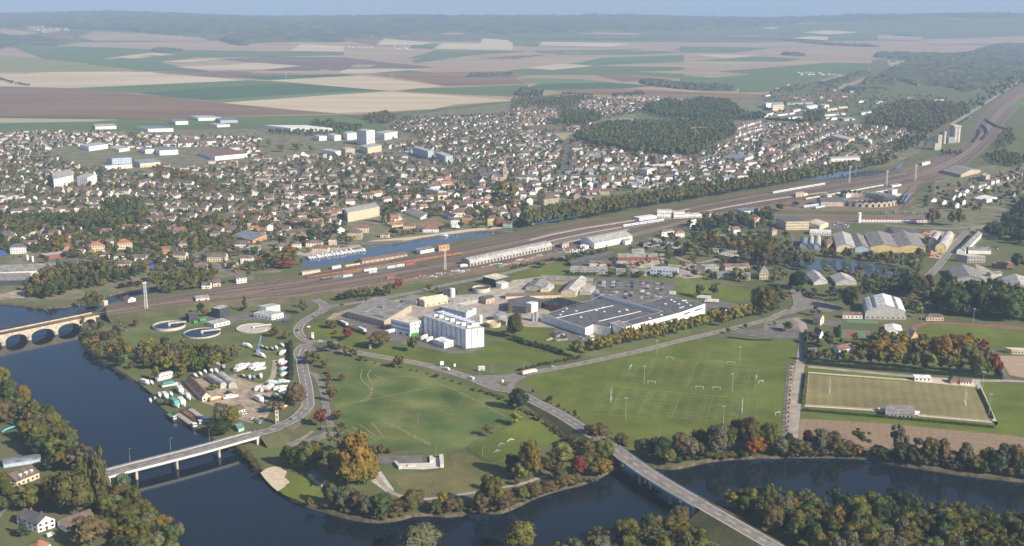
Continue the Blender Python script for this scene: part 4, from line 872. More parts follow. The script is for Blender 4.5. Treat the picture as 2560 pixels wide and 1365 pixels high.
row('D4 880,765 1100,800 1270,825 1500,860 1892,905 2000,915', 30, (4, 8), (5, 8), ('o', 'b', 's', 'd', 's'), 'round', 2.5); row('D3 20,1060 250,1000 430,945 560,920', 12, (3, 5), (5, 7), ('o', 'b', 's'), 'bush', 1.5)
row('D2 480,1110 700,1160 900,1180 1000,1165', 12, (3, 5), (5, 7), ('s', 'b', 'o', 's'), 'bush', 1.5); row('D2 1150,1145 1420,1130 1500,1150 1650,1120 1750,1070 1892,1040', 14, (3, 5), (5, 7), ('b', 'o', 's'), 'bush', 1.5)
row('D1 1600,700 1680,760 1760,870', 8, (3, 4.5), (5, 7), ('b', 'o'), 'bush', 1.5); row('D1 560,10 660,90 780,120 900,180', 9, (6, 10), (7, 9), ('o', 'b', 'd'), 'round', 2)
row('C4 265,500 250,700 232,950 215,1170', 17, (2.2, 3.2), (1.5, 2), ('o', 'b'), 'oval', .3)
row('D2 230,30 235,130 240,230', 10, (3, 4), (3.5, 5), ('d',), 'bush', .5); row('B5 380,930 420,1000 560,1030 700,1040', 14, (2.5, 4), (4, 5), ('o', 'd'), 'bush', .8)
row('C3 0,1175 130,1215 260,1250 380,1280 470,1310', 15, (4, 5.5), (6, 7.5), ('d', 'd', 'g'), 'bush', .8); row('D3 40,185 150,160 330,120 480,95', 16, (2, 3.5), (4, 6), ('o', 'd', 'b'), 'bush', 1)
# ------------------------------------------------------------------ buildings
WC = {'w': (0.70, 0.67, 0.62), 'W': (0.83, 0.81, 0.77), 'c': (0.64, 0.54, 0.39), 'e': (0.47, 0.385, 0.28), 'y': (0.52, 0.42, 0.19), 'g': (0.40, 0.385, 0.36), 'k': (0.06, 0.066, 0.074), 'b': (0.44, 0.52, 0.60), 'p': (0.60, 0.36, 0.28), 'r': (0.27, 0.09, 0.065), 't': (0.50, 0.28, 0.14), 'm': (0.45, 0.58, 0.50)}
RC = {'B': (0.142, 0.110, 0.096), 'R': (0.20, 0.118, 0.088), 'O': (0.33, 0.165, 0.10), 'G': (0.245, 0.23, 0.215), 'K': (0.118, 0.120, 0.124), 'W': (0.74, 0.73, 0.71), 'L': (0.42, 0.405, 0.38), 'S': (0.185, 0.215, 0.25), 'Y': (0.60, 0.53, 0.40), 'N': (0.21, 0.125, 0.095), 'T': (0.12, 0.26, 0.24), 'E': (0.10, 0.16, 0.11)}
WM = {k: mat('wall_'+k, c, .9, .08, .3) for k, c in WC.items()}
RM = {k: mat('roof_'+k, c, .8, .17, .22, bump=.2, detail=7) for k, c in RC.items()}
M_glass = mat('window_glass', (0.035, 0.042, 0.05), .18, .2, .5, spec=.5)
M_door = mat('door_paint', (0.16, 0.13, 0.11), .6, .2, .5); M_brick = mat('chimney_brick', (0.30, 0.14, 0.095), .9, .15, 1.2)
M_blue = mat('blue_panel', (0.22, 0.36, 0.55), .6, .08, .5)
def fp(s, depth=None, z=0.0):
 """footprint P0 P1 P2 P3 (P0-P1 right-hand front edge, P0-P3 towards the left) from 'L C R' or 'A B' + depth"""
 p = W(s, z)
 if len(p) == 2:
  a, b = p; d = Vector((b[0]-a[0], b[1]-a[1])); n = Vector((-d.y, d.x)).normalized()*depth
  return [a, b, (b[0]+n.x, b[1]+n.y), (a[0]+n.x, a[1]+n.y)]
 if len(p) == 3:
  L, C, R_ = p; return [C, R_, (L[0]+R_[0]-C[0], L[1]+R_[1]-C[1]), L]
 return p
def qp(q, u, v): return (q[0][0]+u*(q[1][0]-q[0][0])+v*(q[3][0]-q[0][0]), q[0][1]+u*(q[1][1]-q[0][1])+v*(q[3][1]-q[0][1]))
def roof_faces(kind, q, h, rise, ov=.4, n=1):
 """wall, roof builders for a parallelogram footprint; ridge runs along q0-q1"""
 wa, rf = MB(), MB(); lu = math.dist(q[0], q[1]); lv = math.dist(q[0], q[3]); ou, vv = ov/lu, ov/lv
 f = lambda u, v, z: (*qp(q, u, v), z)
 wa.add([f(0, 0, -.3), f(1, 0, -.3), f(1, 1, -.3), f(0, 1, -.3), f(0, 0, h), f(1, 0, h), f(1, 1, h), f(0, 1, h)], [(0, 1, 5, 4), (1, 2, 6, 5), (2, 3, 7, 6), (3, 0, 4, 7), (4, 5, 6, 7)])
 def slab(a, b, c, d, t=.22):
  rf.add([a, b, c, d]+[(x, y, z-t) for x, y, z in (a, b, c, d)], [(0, 1, 2, 3), (7, 6, 5, 4), (0, 4, 5, 1), (1, 5, 6, 2), (2, 6, 7, 3), (3, 7, 4, 0)])
 if kind == 'flat':
  iu, iv = .45/lu, .45/lv; slab(f(iu, iv, h+.06), f(1-iu, iv, h+.06), f(1-iu, 1-iv, h+.06), f(iu, 1-iv, h+.06), .05)
 elif kind == 'mono': slab(f(-ou, -vv, h), f(1+ou, -vv, h), f(1+ou, 1+vv, h+rise), f(-ou, 1+vv, h+rise)); wa.add([f(0, 1, h), f(1, 1, h), f(1, 1, h+rise-.2), f(0, 1, h+rise-.2), f(0, 0, h), f(1, 0, h)], [(1, 0, 3, 2), (0, 4, 3), (5, 1, 2)])
 elif kind == 'hip':
  k = min(.45, .5*lv/lu); a, b = f(k, .5, h+rise), f(1-k, .5, h+rise); e = [f(-ou, -vv, h-.1), f(1+ou, -vv, h-.1), f(1+ou, 1+vv, h-.1), f(-ou, 1+vv, h-.1)]
  rf.add(e+[a, b], [(0, 1, 5, 4), (1, 2, 5), (2, 3, 4, 5), (3, 0, 4), (3, 2, 1, 0)])
 elif kind == 'pyramid': rf.add([f(-ou, -vv, h), f(1+ou, -vv, h), f(1+ou, 1+vv, h), f(-ou, 1+vv, h), f(.5, .5, h+rise)], [(0, 1, 4), (1, 2, 4), (2, 3, 4), (3, 0, 4), (3, 2, 1, 0)])
 elif kind == 'barrel':
  K_ = 10; pr = [(.5-.5*math.cos(math.pi*i/K_)*(1+vv), h+rise*math.sin(math.pi*i/K_)**.85) for i in range(K_+1)] if rise < 9.5 else [(a, h+rise*b) for a, b in ((0, 0), (.015, .3), (.06, .46), (.14, .6), (.3, .78), (.5, 1), (.7, .78), (.86, .6), (.94, .46), (.985, .3), (1, 0))]
  v = [f(-ou, a, z+.05) for a, z in pr]+[f(1+ou, a, z+.05) for a, z in pr]
  rf.add(v, [(K_+1+i, K_+2+i, i+1, i) for i in range(K_)])
  for u in (0, 1): wa.add([f(u, min(1, max(0, a)), z-.05) for a, z in pr], [tuple(range(K_+1)) if u else tuple(range(K_, -1, -1))])
 else:                                    # gable, n ridges side by side; 'saw' has one steep and one flat slope
  for i in range(n):
   v0, v1 = i/n, (i+1)/n; vm = (v0+v1)/2 if kind == 'gable' else v0+(v1-v0)*.78
   a0 = v0-(vv if i == 0 else 0); a1 = v1+(vv if i == n-1 else 0); drop = rise*vv/(vm-v0)*.9
   slab(f(-ou, a0, h-(drop if i == 0 else 0)), f(1+ou, a0, h-(drop if i == 0 else 0)), f(1+ou, vm, h+rise), f(-ou, vm, h+rise))
   slab(f(-ou, vm, h+rise), f(1+ou, vm, h+rise), f(1+ou, a1, h-(drop if i == n-1 else 0)), f(-ou, a1, h-(drop if i == n-1 else 0)))
   for u in (0, 1): wa.add([f(u, v0, h), f(u, v1, h), f(u, vm, h+rise-.2)], [(0, 1, 2) if u else (2, 1, 0)])
 return wa, rf
def loc_build(mb, name, m, par, o):
 return link(name, mesh(name, [(x-o[0], y-o[1], z) for x, y, z in mb.v], mb.f, m), par)
WIN1 = {}
def windows(root, o, a, b, h, rows, cols, scale, m=None, z0=.9, frac=.45, hh=1.35, single=None, nm='window', wdm=None):
 """windows of the facade a -> b: each a part when the picture shows it, joined when too small to tell apart"""
 d = Vector((b[0]-a[0], b[1]-a[1])); L = d.length; d.normalize(); n = Vector((d.y, -d.x)); fh = h/rows; wd = wdm or min(1.6, L/cols*frac)
 hh = min(hh, fh*.55); single = (wd*scale > 5.5) if single is None else single; mb = MB()
 for r in range(rows):
  for c in range(cols):
   s_ = L*(c+.5)/cols; p = Vector(a)+d*s_; z = z0+fh*r
   if z+hh > h: continue
   A, B = p-d*wd/2-n*.05, p+d*wd/2-n*.05; A2, B2 = p-d*wd/2+n*.06, p+d*wd/2+n*.06
   k = mb if not single else MB()
   k.prism([tuple(A2), tuple(B2), tuple(B), tuple(A)], z, z+hh)
   if single: loc_build(k, nm, m or M_glass, root, o)
 if mb.v and not single: loc_build(mb, nm+'s', m or M_glass, root, o)['kind'] = 'stuff'
LAND = {}                       # landmarks for labels: key -> (x, y)
def S(name, label, s, h, roof='flat', wall='w', rf='G', depth=None, rise=None, win=None, win2=None, n=1, swap=False, door=False, chim=0, ov=.4, key=None, cat='building', hpx=False, winz=.9, chimney_m=None, group=None):
 q = fp(s, depth); p0 = P(s); k_ = [w_ for w_ in s.split() if w_ in CROPS]; sc_ = CROPS[k_[0]][2] if k_ else 1
 sx, sy = pxm(*p0[len(p0)//2 if len(p0) == 3 else 0])
 if hpx: h = h*sc_/sy
 if swap: q = [q[1], q[2], q[3], q[0]]
 rise = rise if rise is not None else math.dist(q[0], q[3])*.5*.55/n
 o = (sum(p[0] for p in q)/4, sum(p[1] for p in q)/4)
 root = empty(name, (o[0], o[1], 0)); tag(root, label, cat, group)
 wa, rf_ = roof_faces(roof, q, h, rise, ov, n)
 loc_build(wa.weld(), 'wall', WM[wall], root, o); r_ = loc_build(rf_, 'roof', RM[rf], root, o)
 if area2(q) < 0: pass
 ed = [(q[0], q[1]), (q[3], q[0]), (q[2], q[3]), (q[1], q[2])]
 if swap: ed = [(q[3], q[0]), (q[2], q[3])]+[(q[0], q[1]), (q[1], q[2])]
 if win: windows(root, o, *ed[0], h, *win, sx, z0=winz)
 if win2: windows(root, o, *ed[1], h, *win2, sx, z0=winz)
 if door: windows(root, o, *ed[0], 2.4, 1, 1, sx, M_door, .05, .3, 2.1, True, 'door')
 for i in range(chim):
  u = .25+.5*i; x, y = qp(q, u, .42); zz = h+(rise if roof in ('gable', 'hip') else 0); mb = MB().box(x-.4, x+.4, y-.4, y+.4, h, zz+1.0)
  loc_build(mb, 'chimney', M_brick, r_, o)
 R_ = max(math.dist(o, p) for p in q)
 nx, ny = max(1, round(math.dist(q[0], q[1])/12)), max(1, round(math.dist(q[0], q[3])/12))
 for i in range(nx):
  for j in range(ny): occupy(*qp(q, (i+.5)/nx, (j+.5)/ny), max(math.dist(q[0], q[1])/nx, math.dist(q[0], q[3])/ny)*.62)
 if key: LAND[key] = (o[0], o[1])
 root['r'] = R_
 return root, q, h, o
# ---- near left bank
S('house', 'white two-storey house with dark slate roof beside the near river bank', 'D1 118,1222 258,1276 376,1236', 5.4, 'gable', 'W', 'K', rise=3.6, win=(2, 3), win2=(2, 4), chim=2, swap=True, door=True, key='near dark-roofed house', cat='house')
S('house', 'low white house with long brown roof next to the near dark-roofed house', 'D1 385,1228 440,1272 640,1196', 3.0, 'gable', 'W', 'B', rise=3.0, win=(1, 5), win2=(1, 1), chim=1, door=True, cat='house')
S('house', 'house with bright orange tiled roof at the bottom left edge', 'D1 190,1400 260,1440 345,1385', 3.2, 'hip', 'W', 'O', rise=3.0, win=(1, 2), cat='house')
r_, q_, h_, o_ = S('house', 'cream house with brown roof and dormers above the swimming pool shelter', 'D1 18,948 115,968 268,905', 4.2, 'gable', 'c', 'B', rise=4.0, win=(1, 5), win2=(2, 2), chim=1, door=True, cat='house', key='cream dormer house')
for u in (.30, .55, .78):
 x, y = qp(q_, u, .2); mb = MB().box(x-.8, x+.8, y-1.0, y+1.2, 4.6, 6.6); d_ = loc_build(mb, 'dormer', WM['W'], r_, o_); mb = MB().box(x-.5, x+.5, y-1.06, y-1.01, 5.0, 6.2); loc_build(mb, 'pane', M_glass, d_, o_)
S('pool_shelter', 'long glazed swimming pool shelter near the left edge', 'D1 25,838 275,800', 2.4, 'barrel', 'b', 'S', depth=9, rise=1.4, cat='shelter')
S('boat_workshop', 'long red-tiled boatyard workshop beside the moored boats', 'D1 1255,275 1368,392 1425,378', 4.2, 'gable', 'c', 'R', rise=3.0, swap=True, win=(1, 2), win2=(1, 6), key='red-tiled boatyard workshop')
S('boat_hangar', 'left one of two corrugated half-round boat hangars', 'D1 1402,248 1490,305 1535,296', 2.0, 'barrel', 'g', 'L', rise=3.4, swap=True); S('boat_hangar', 'right one of two corrugated half-round boat hangars', 'D1 1470,235 1548,303 1602,294', 2.0, 'barrel', 'g', 'L', rise=3.4, swap=True, key='half-round boat hangars')
S('boat_shed', 'boat shed with pale green ridged roof above the boatyard', 'D1 1398,140 1418,182 1490,172', 4.2, 'gable', 'k', 'L', rise=2.2, swap=True, key='green-roofed boat shed')
S('yard_house', 'low white house with brown roof in the boatyard', 'D1 1540,458 1600,482 1655,462', 3.2, 'gable', 'W', 'B', rise=2.4, win=(1, 3), cat='house'); S('hut', 'small green-roofed hut by the left bridge', 'D1 1592,572 1612,597 1650,583', 2.6, 'mono', 'm', 'T', rise=.8, cat='hut')
S('pavilion', 'long dark green-roofed bathing pavilion under the golden plane trees', 'D2 352,905 440,968 495,950', 3.0, 'gable', 'e', 'E', rise=1.6, swap=True, key='bathing pavilion')
S('kiosk', 'small dark grey transformer kiosk by the red maple', 'D2 440,587 482,583', 2.4, 'flat', 'k', 'G', depth=3.5, cat='kiosk')
S('stone_tower', 'square stone tower beside the left bridge ramp', 'D1 1855,535 1862,542 1885,536', 10.5, 'pyramid', 'e', 'B', rise=.8, win=(3, 1), key='square stone tower', cat='tower')
# ---- sewage works and rail side
S('works_tower', 'dark grey clad cube on white base at the sewage works', 'C1 2008,960 2088,975 2182,942', 9.5, 'flat', 'k', 'L', win=(1, 2), key='dark sewage works cube'); S('works_building', 'black box building with white base at the sewage works', 'C1 1762,988 1795,1008 1880,985', 7, 'flat', 'k', 'K', win=(1, 2))
S('works_building', 'low white flat-roofed pump house between the clarifier tanks', 'C1 1960,1035 2032,1062 2182,1028', 3.6, 'flat', 'W', 'L', win=(1, 4)); S('lab_building', 'stepped white and glass laboratory building by the round tank', 'C2 -20,960 150,990 262,962', 5, 'flat', 'W', 'L', win=(1, 4), win2=(1, 5)); S('lab_wing', 'upper glazed wing of the stepped white laboratory', 'C2 20,930 100,945 232,920', 8.5, 'flat', 'm', 'L', win=(1, 4), depth=None)
S('signal_box', 'cream flat-roofed signal box on the embankment', 'C1 1848,820 1860,850 1990,838', 7, 'flat', 'c', 'L', win=(2, 2), key='cream signal box'); S('crossing_house', 'white keeper house with brown roof beside the canal bridge', 'C1 2225,622 2245,642 2340,630', 6.2, 'gable', 'W', 'B', rise=2.4, win=(2, 3), chim=1, cat='house')
S('crossing_house', 'white cottage with dark roof below the railway mast', 'C1 1165,806 1215,822 1288,806', 3.2, 'gable', 'W', 'B', rise=2.4, swap=True, win=(1, 1), cat='house'); S('relay_hut', 'small cream relay hut beside the tracks above the viaduct', 'C1 955,846 990,852 1025,838', 4.5, 'flat', 'c', 'L', cat='hut')
S('underpass_wall', 'cream concrete retaining block beside the railway underpass', 'C2 75,770 75,792 180,786', 3.5, 'flat', 'c', 'L', cat='wall', key='railway underpass')
# ---- cold store and works around it
r_, q_, h_, o_ = S('cold_store', 'tall white windowless cold store with blue ribs', 'C2 1590,1112 1990,1258 2165,1238', 17.5, 'flat', 'W', 'L', key='white cold store')
for i in range(10):
 p = lerp(q_[3], q_[0], i/9); d = Vector((q_[0][0]-q_[3][0], q_[0][1]-q_[3][1])).normalized(); nn_ = Vector((d.y, -d.x))
 mb = MB().prism([tuple(Vector(p)-d*.35), tuple(Vector(p)+d*.35), tuple(Vector(p)+d*.35+nn_*.5), tuple(Vector(p)-d*.35+nn_*.5)], 0, 18.6); loc_build(mb, 'rib', M_blue, r_, o_)
for i in range(1, 4):
 p = lerp(q_[0], q_[1], i/3); d = Vector((q_[1][0]-q_[0][0], q_[1][1]-q_[0][1])).normalized(); nn_ = Vector((d.y, -d.x))
 mb = MB().prism([tuple(Vector(p)-d*.4), tuple(Vector(p)), tuple(Vector(p)+nn_*.4), tuple(Vector(p)-d*.4+nn_*.4)], 0, 17.8); loc_build(mb, 'rib', M_blue, r_, o_)
for i in range(7):
 u = .12; x, y = qp(q_, .45, .1+i*.13); mb = MB().box(x-2, x+2, y-1.6, y+1.6, 17.4, 20.2 if i % 2 else 19); loc_build(mb, 'roof_unit', WM['W'], r_, o_)
loc_build(MB().prism([qp(q_, .6, .1), qp(q_, .97, .1), qp(q_, .97, .97), qp(q_, .6, .97)], 17.3, 20.6), 'upper_row', WM['W'], r_, o_)
for i in range(9): loc_build(MB().prism([qp(q_, .57, .12+.1*i), qp(q_, .99, .12+.1*i), qp(q_, .99, .135+.1*i), qp(q_, .57, .135+.1*i)], 20.6, 21.2), 'blue_beam', M_blue, r_, o_)
r_, q_, h_, o_ = S('cold_store_office', 'white and blue loading office at the left end of the cold store', 'C2 1282,1098 1462,1143 1600,1105', 12.5, 'flat', 'W', 'Y', win=(3, 4))
for z in (4.2, 8.2):
 d = Vector((q_[0][0]-q_[3][0], q_[0][1]-q_[3][1])).normalized(); nn_ = Vector((d.y, -d.x)); a, b = Vector(q_[3])+nn_*.02, Vector(q_[0])+nn_*.02
 loc_build(MB().prism([tuple(a), tuple(b), tuple(b+nn_*.12), tuple(a+nn_*.12)], z, z+1.6), 'blue_band', M_blue, r_, o_)
windows(r_, o_, q_[3], q_[0], 4, 1, 3, 3, M_door, .1, .5, 3.4, True, 'loading_door', 3.2)
S('engine_house', 'low white plant room at the foot of the cold store', 'C2 1678,1222 1785,1258 1912,1222', 5.5, 'flat', 'W', 'W', win=(1, 1), win2=(1, 5))
r_, q_, h_, o_ = S('warehouse', 'big low warehouse with weathered grey flat roof behind the trailers', 'C2 862,965 1215,1058 1475,905', 6.5, 'flat', 'e', 'G', key='weathered flat warehouse', win2=(1, 9))
for a, b, c, d, z in ((.52, .58, .42, .55, 1.6), (.15, .6, .62, .64, .7), (.7, .95, .2, .23, .7), (.12, .16, .1, .35, 1.0)):
 loc_build(MB().prism([qp(q_, a, c), qp(q_, b, c), qp(q_, b, d), qp(q_, a, d)], 6.4, 6.5+z), 'roof_kerb', RM['G'], r_, o_)
S('hall', 'cream double-ridged hall behind the flat warehouse', 'C2 1530,838 1600,865 1822,828', 6, 'gable', 'c', 'Y', rise=1.8, n=2, swap=False, win=(1, 4)); S('shed', 'dark flat-roofed shed left of the cream hall', 'C2 1390,830 1520,850 1600,800', 4.5, 'flat', 'g', 'G'); S('hall', 'grey low hall between cream hall and silo tank', 'C2 1820,850 1880,865 2160,815', 4.5, 'gable', 'g', 'G', rise=1.6, n=2); S('hall', 'beige gable hall with loading bay right of the cream hall', 'C2 2120,820 2180,840 2262,820', 6, 'gable', 'e', 'K', rise=1.6, win=(1, 2)); S('hall', 'grey-blue ridged workshops behind the cold store annex', 'C2 1760,920 1990,975 2090,930', 6.5, 'gable', 'b', 'L', rise=1.6, n=2, swap=True)
S('shed', 'low beige shed beside the grey storage tank', 'C2 2310,1020 2370,1038 2465,1005', 4, 'flat', 'g', 'L'); S('canopy_hall', 'open canopy with pale roof and white cabin by the slurry tank', 'C2 2150,640 2270,665 2390,635', 7.5, 'mono', 'k', 'Y', rise=.6); S('cabin', 'white two-storey cabin under the pale canopy', 'C2 2275,680 2330,693 2390,672', 5, 'mono', 'W', 'Y', rise=.8, win=(1, 2)); S('old_house', 'grey rendered old house with brown roof by the silo', 'C2 1765,748 1830,762 1890,745', 6, 'hip', 'g', 'B', rise=2.0, win=(2, 2), cat='house')
# ---- long modern factory: polygons given by roof corners
def poly_block(name, label, s, h, wall, rf, key=None, skylights=0):
 pts = W(s, h)
 if area2(pts) < 0: pts = pts[::-1]
 o = (sum(p[0] for p in pts)/len(pts), sum(p[1] for p in pts)/len(pts)); root = empty(name, (*o, 0)); tag(root, label, 'building')
 loc_build(MB().prism(pts, -.3, h), 'wall', WM[wall], root, o)
 ins = []
 n = len(pts)
 for i in range(n):
  a, b, c = Vector(pts[i-1]), Vector(pts[i]), Vector(pts[(i+1) % n]); u = (b-a).normalized(); v = (c-b).normalized(); nn_ = (Vector((-u.y, u.x))+Vector((-v.y, v.x)))
  nn_ = nn_.normalized() if nn_.length > 1e-4 else Vector((-u.y, u.x)); ins.append(tuple(b+nn_*.55/max(.35, nn_.dot(Vector((-u.y, u.x))))))
 f = MB(); tri = tessellate_polygon([[Vector((*p, 0)) for p in ins]]); f.add([(*p, h+.07) for p in ins], [tuple(t) if (Vector(ins[t[1]])-Vector(ins[t[0]])).cross(Vector(ins[t[2]])-Vector(ins[t[0]])) > 0 else tuple(t[::-1]) for t in tri])
 loc_build(f, 'roof', RM[rf], root, o)
 k = 0; xs = [p[0] for p in ins]; ys = [p[1] for p in ins]
 while k < skylights:
  x, y = random.uniform(min(xs), max(xs)), random.uniform(min(ys), max(ys))
  if all(inpoly(x+a, y+b, ins) for a in (-3, 3) for b in (-3, 3)): loc_build(MB().box(x-1.1, x+1.1, y-.8, y+.8, h, h+.7), 'skylight', WM['W'], root, o); k += 1
 for i in range(12):
  for j in range(12):
   x, y = min(xs)+(max(xs)-min(xs))*(i+.5)/12, min(ys)+(max(ys)-min(ys))*(j+.5)/12
   if inpoly(x, y, pts): occupy(x, y, 9)
 if key: LAND[key] = o
 return root, pts, o
r_, p_, o_ = poly_block('dairy_factory', 'tall white dark-roofed factory block facing the yellow tree row', 'C3 845,750 905,742 1215,832 1490,757 1833,832 1600,915 1140,1035 1065,1000 1430,903', 11.5, 'W', 'K', 'white modern factory', 12)
for a, b, n_ in (('1140,1035', '1600,915', 1), ('1600,915', '1833,832', 1)):
 A, B = W('C3 '+a, 11.5)[0], W('C3 '+b, 11.5)[0]
 for f0, f1, z, hh in ((.28, .5, 5.5, 1.1), (.55, .92, 6.2, 1.1)) if a[0:4] == '1140' else ((.12, .38, 8, 1.2), (.55, .85, 7.6, 1.3), (.1, .8, .3, 2.6)):
  a_, b_ = lerp(A, B, f0), lerp(A, B, f1); d = Vector((b_[0]-a_[0], b_[1]-a_[1])); nn_ = Vector((d.y, -d.x)).normalized()*.08
  loc_build(MB().prism([a_, b_, (b_[0]+nn_.x, b_[1]+nn_.y), (a_[0]+nn_.x, a_[1]+nn_.y)], z, z+hh), 'window_band', M_glass, r_, o_)
poly_block('dairy_factory', 'lower grey-roofed middle block of the white modern factory', 'C3 330,925 600,832 760,795 842,752 1428,906 1062,1003 938,1012 935,1062 770,1030 695,1062 420,970', 8, 'W', 'K', None, 12)
for a_, b_ in (('420,969', '960,850'), ('820,1000', '1220,905')):
 A, B = W('C3 '+a_, 8)[0], W('C3 '+b_, 8)[0]; loc_build(wall_along(MB(), [A, B], .9, 8, 8.35), 'roof_ridge_strip', WM['W'], r_, o_)
poly_block('dairy_entrance', 'white corner tower at the near end of the modern factory', 'C3 940,1008 1010,990 1140,1034 1062,1062', 10.5, 'W', 'G')
S('sawtooth_hall', 'dark red north-light hall with four sawtooth roofs', 'C3 320,880 560,945 700,905', 6.5, 'saw', 'r', 'K', rise=2.6, n=4, swap=True); poly_block('dark_hall', 'flat dark-roofed hall at the left end of the modern factory', 'C3 -40,790 150,757 318,795 130,862 -40,850', 7, 'k', 'K'); S('white_plant_room', 'small white cube standing on the dark hall corner', 'C3 128,905 185,918 246,900', 9, 'flat', 'W', 'W')
S('office', 'white low wing with tanks at the left side of the factory', 'C3 270,1000 410,1040 420,1030', 7.5, 'flat', 'W', 'K')
# ---- old farm-like factory court
S('old_factory', 'long grey-roofed range closing the old factory court at the back', 'C3 280,600 282,640 765,668', 5, 'gable', 'e', 'G', rise=2.4); S('old_factory', 'wide grey gable hall on the right of the old factory court', 'C3 590,640 462,770 600,772', 6, 'gable', 'e', 'L', rise=3.2, swap=True, key='old factory court')
S('old_factory', 'small grey gable shed on the left of the old factory court', 'C3 200,640 130,705 290,715', 4, 'gable', 'g', 'G', rise=2.6, swap=True); S('old_factory', 'narrow pale-roofed shed inside the old factory court', 'C3 320,680 270,722 350,722', 3.5, 'gable', 'c', 'L', rise=1.6, swap=True); S('old_factory', 'low lean-to beside the wide grey gable hall', 'C3 690,700 640,745 740,748', 3.5, 'mono', 'g', 'L', rise=1.2)
S('red_shed', 'long low shed with dark red roof in front of the old court', 'C3 -60,765 -60,790 460,775', 3.5, 'gable', 'c', 'N', rise=1.5); S('white_gable', 'white gabled end building beside the car park', 'C3 700,645 704,655 765,648', 5, 'gable', 'W', 'L', rise=1.6)
# ---- works beyond the lawn
S('barn', 'grey barn with two rows of white skylights facing the lawn', 'C3 550,525 552,545 905,552', 4.4, 'gable', 'g', 'G', rise=3.4, win=(1, 10), key='skylight barn'); S('lean_to', 'long dark lean-to roof behind the skylight barn', 'C3 530,465 560,482 960,385', 4, 'mono', 'k', 'K', rise=1.2); S('shed', 'shed with dark red and grey roof behind the skylight barn', 'C3 733,465 735,480 945,490', 5, 'gable', 'w', 'N', rise=2.0)
S('open_shed', 'wide open shed with white triangular skylights', 'C3 1000,405 1005,425 1380,420', 4.5, 'gable', 'r', 'G', rise=3.4, win=(1, 8), key='open gravel yard shed'); S('hall', 'small grey hall behind the gravel yard shed', 'C3 1130,360 1140,378 1255,372', 5, 'gable', 'g', 'G', rise=2.6); S('white_works', 'pale blue-white two-storey works with strip windows', 'C3 1310,565 1570,578', 8.2, 'flat', 'b', 'L', depth=14, win=(2, 9), key='pale blue works')
for s_, l_ in (('C3 985,560 1065,565', 'left one of two low dark sheds before the pale works'), ('C3 1110,562 1275,568', 'right one of two low dark sheds before the pale works')): S('shed', l_, s_, 4.5, 'gable', 'g', 'G', depth=10)
S('workshop', 'grey-roofed workshop with white end beside the works yard', 'C3 1745,515 1830,525 1960,520', 5, 'gable', 'g', 'G', rise=2.4, win=(1, 5)); S('workshop', 'rusty-roofed long workshop right of the works yard', 'C3 1975,505 2020,520 2255,512', 5, 'gable', 'g', 'N', rise=2.4, depth=None); S('hall', 'pale ridged hall below the row of garages', 'C3 1960,400 2085,428 2165,410', 5, 'gable', 'e', 'L', rise=2.0, swap=True); S('garages', 'long row of cream garages with black doors', 'C3 1905,345 2245,352', 3, 'mono', 'c', 'S', depth=8, rise=.6, win=(1, 14), key='row of garages', winz=.2)
S('grey_hall', 'dark slate hall by the stone villa', 'C3 1945,600 2260,612', 5.5, 'gable', 'g', 'G', depth=12, rise=2.6, win=(1, 6)); S('stone_villa', 'stone villa with steep slate pyramid roof by the crossroads', 'C3 2338,585 2345,605 2428,602', 8, 'pyramid', 'e', 'G', rise=7, win=(2, 3), chim=1, key='stone villa', cat='house')
r_, q_, h_, o_ = S('goods_depot', 'white railway depot hall with grey corrugated gable roof', 'C3 650,262 782,313 1140,240', 7.5, 'gable', 'W', 'L', rise=3.6, swap=False, win=(1, 5), key='white railway depot'); S('depot_annex', 'small white annex at the front of the railway depot', 'C3 1050,262 1075,275 1128,262', 5, 'mono', 'W', 'L', rise=.8, win=(1, 1)); S('van_garage', 'white box garage left of the railway depot', 'C3 640,305 690,320 728,308', 4, 'flat', 'W', 'W'); S('platform_hut', 'grey-roofed brick hut at the end of the goods shed', 'C3 450,290 475,308 540,295', 5.5, 'hip', 'e', 'G', rise=1.4, win=(1, 2))
# long goods shed
q_ = fp('C2 1950,470 2030,492 2465,420');
r_, q_, h_, o_ = S('goods_shed', 'very long railway goods shed with ribbed grey half-round roof', 'C2 1948,462 2030,488 C3 375,318', 5.0, 'barrel', 'g', 'L', rise=4.2, key='long goods shed')
for i in range(26):
 for sd_ in (0,):
  a = qp(q_, (i+.35)/26, 0); b = qp(q_, (i+.75)/26, 0); d = Vector((b[0]-a[0], b[1]-a[1])).normalized(); n_ = Vector((d.y, -d.x))*.06
  loc_build(MB().prism([a, b, (b[0]+n_.x, b[1]+n_.y), (a[0]+n_.x, a[1]+n_.y)], 1.0, 4.0), 'bay_opening', M_glass, r_, o_)
 a = qp(q_, (i+.5)/26, .3); mb = MB().box(a[0]-1.2, a[0]+1.2, a[1]-1.5, a[1]+1.5, 7.4, 9.0); loc_build(mb, 'roof_rib', RM['G'], r_, o_)
for s_, h_, w_, r2, l_ in (('C3 1410,195 1415,202 1535,190', 7, 'W', 'R', 'white house with red-brown roof by the car lot'), ('C3 1548,195 1552,205 1635,200', 6, 'W', 'O', 'white house with orange hipped roof by the car lot'), ('C3 1675,95 1690,102 1745,92', 9, 'W', 'B', 'tall white narrow house in front of the station'), ('C3 2238,70 2300,108 2350,75', 9, 'c', 'O', 'tall cream house with orange roof above the station road'), ('C3 2050,140 2055,145 2110,140', 5, 'c', 'R', 'small cream house with red roof on the station road')):
 S('house', l_, s_, h_, 'hip' if r2 != 'B' else 'flat', w_, r2, rise=2.4, win=(2, 3), cat='house')
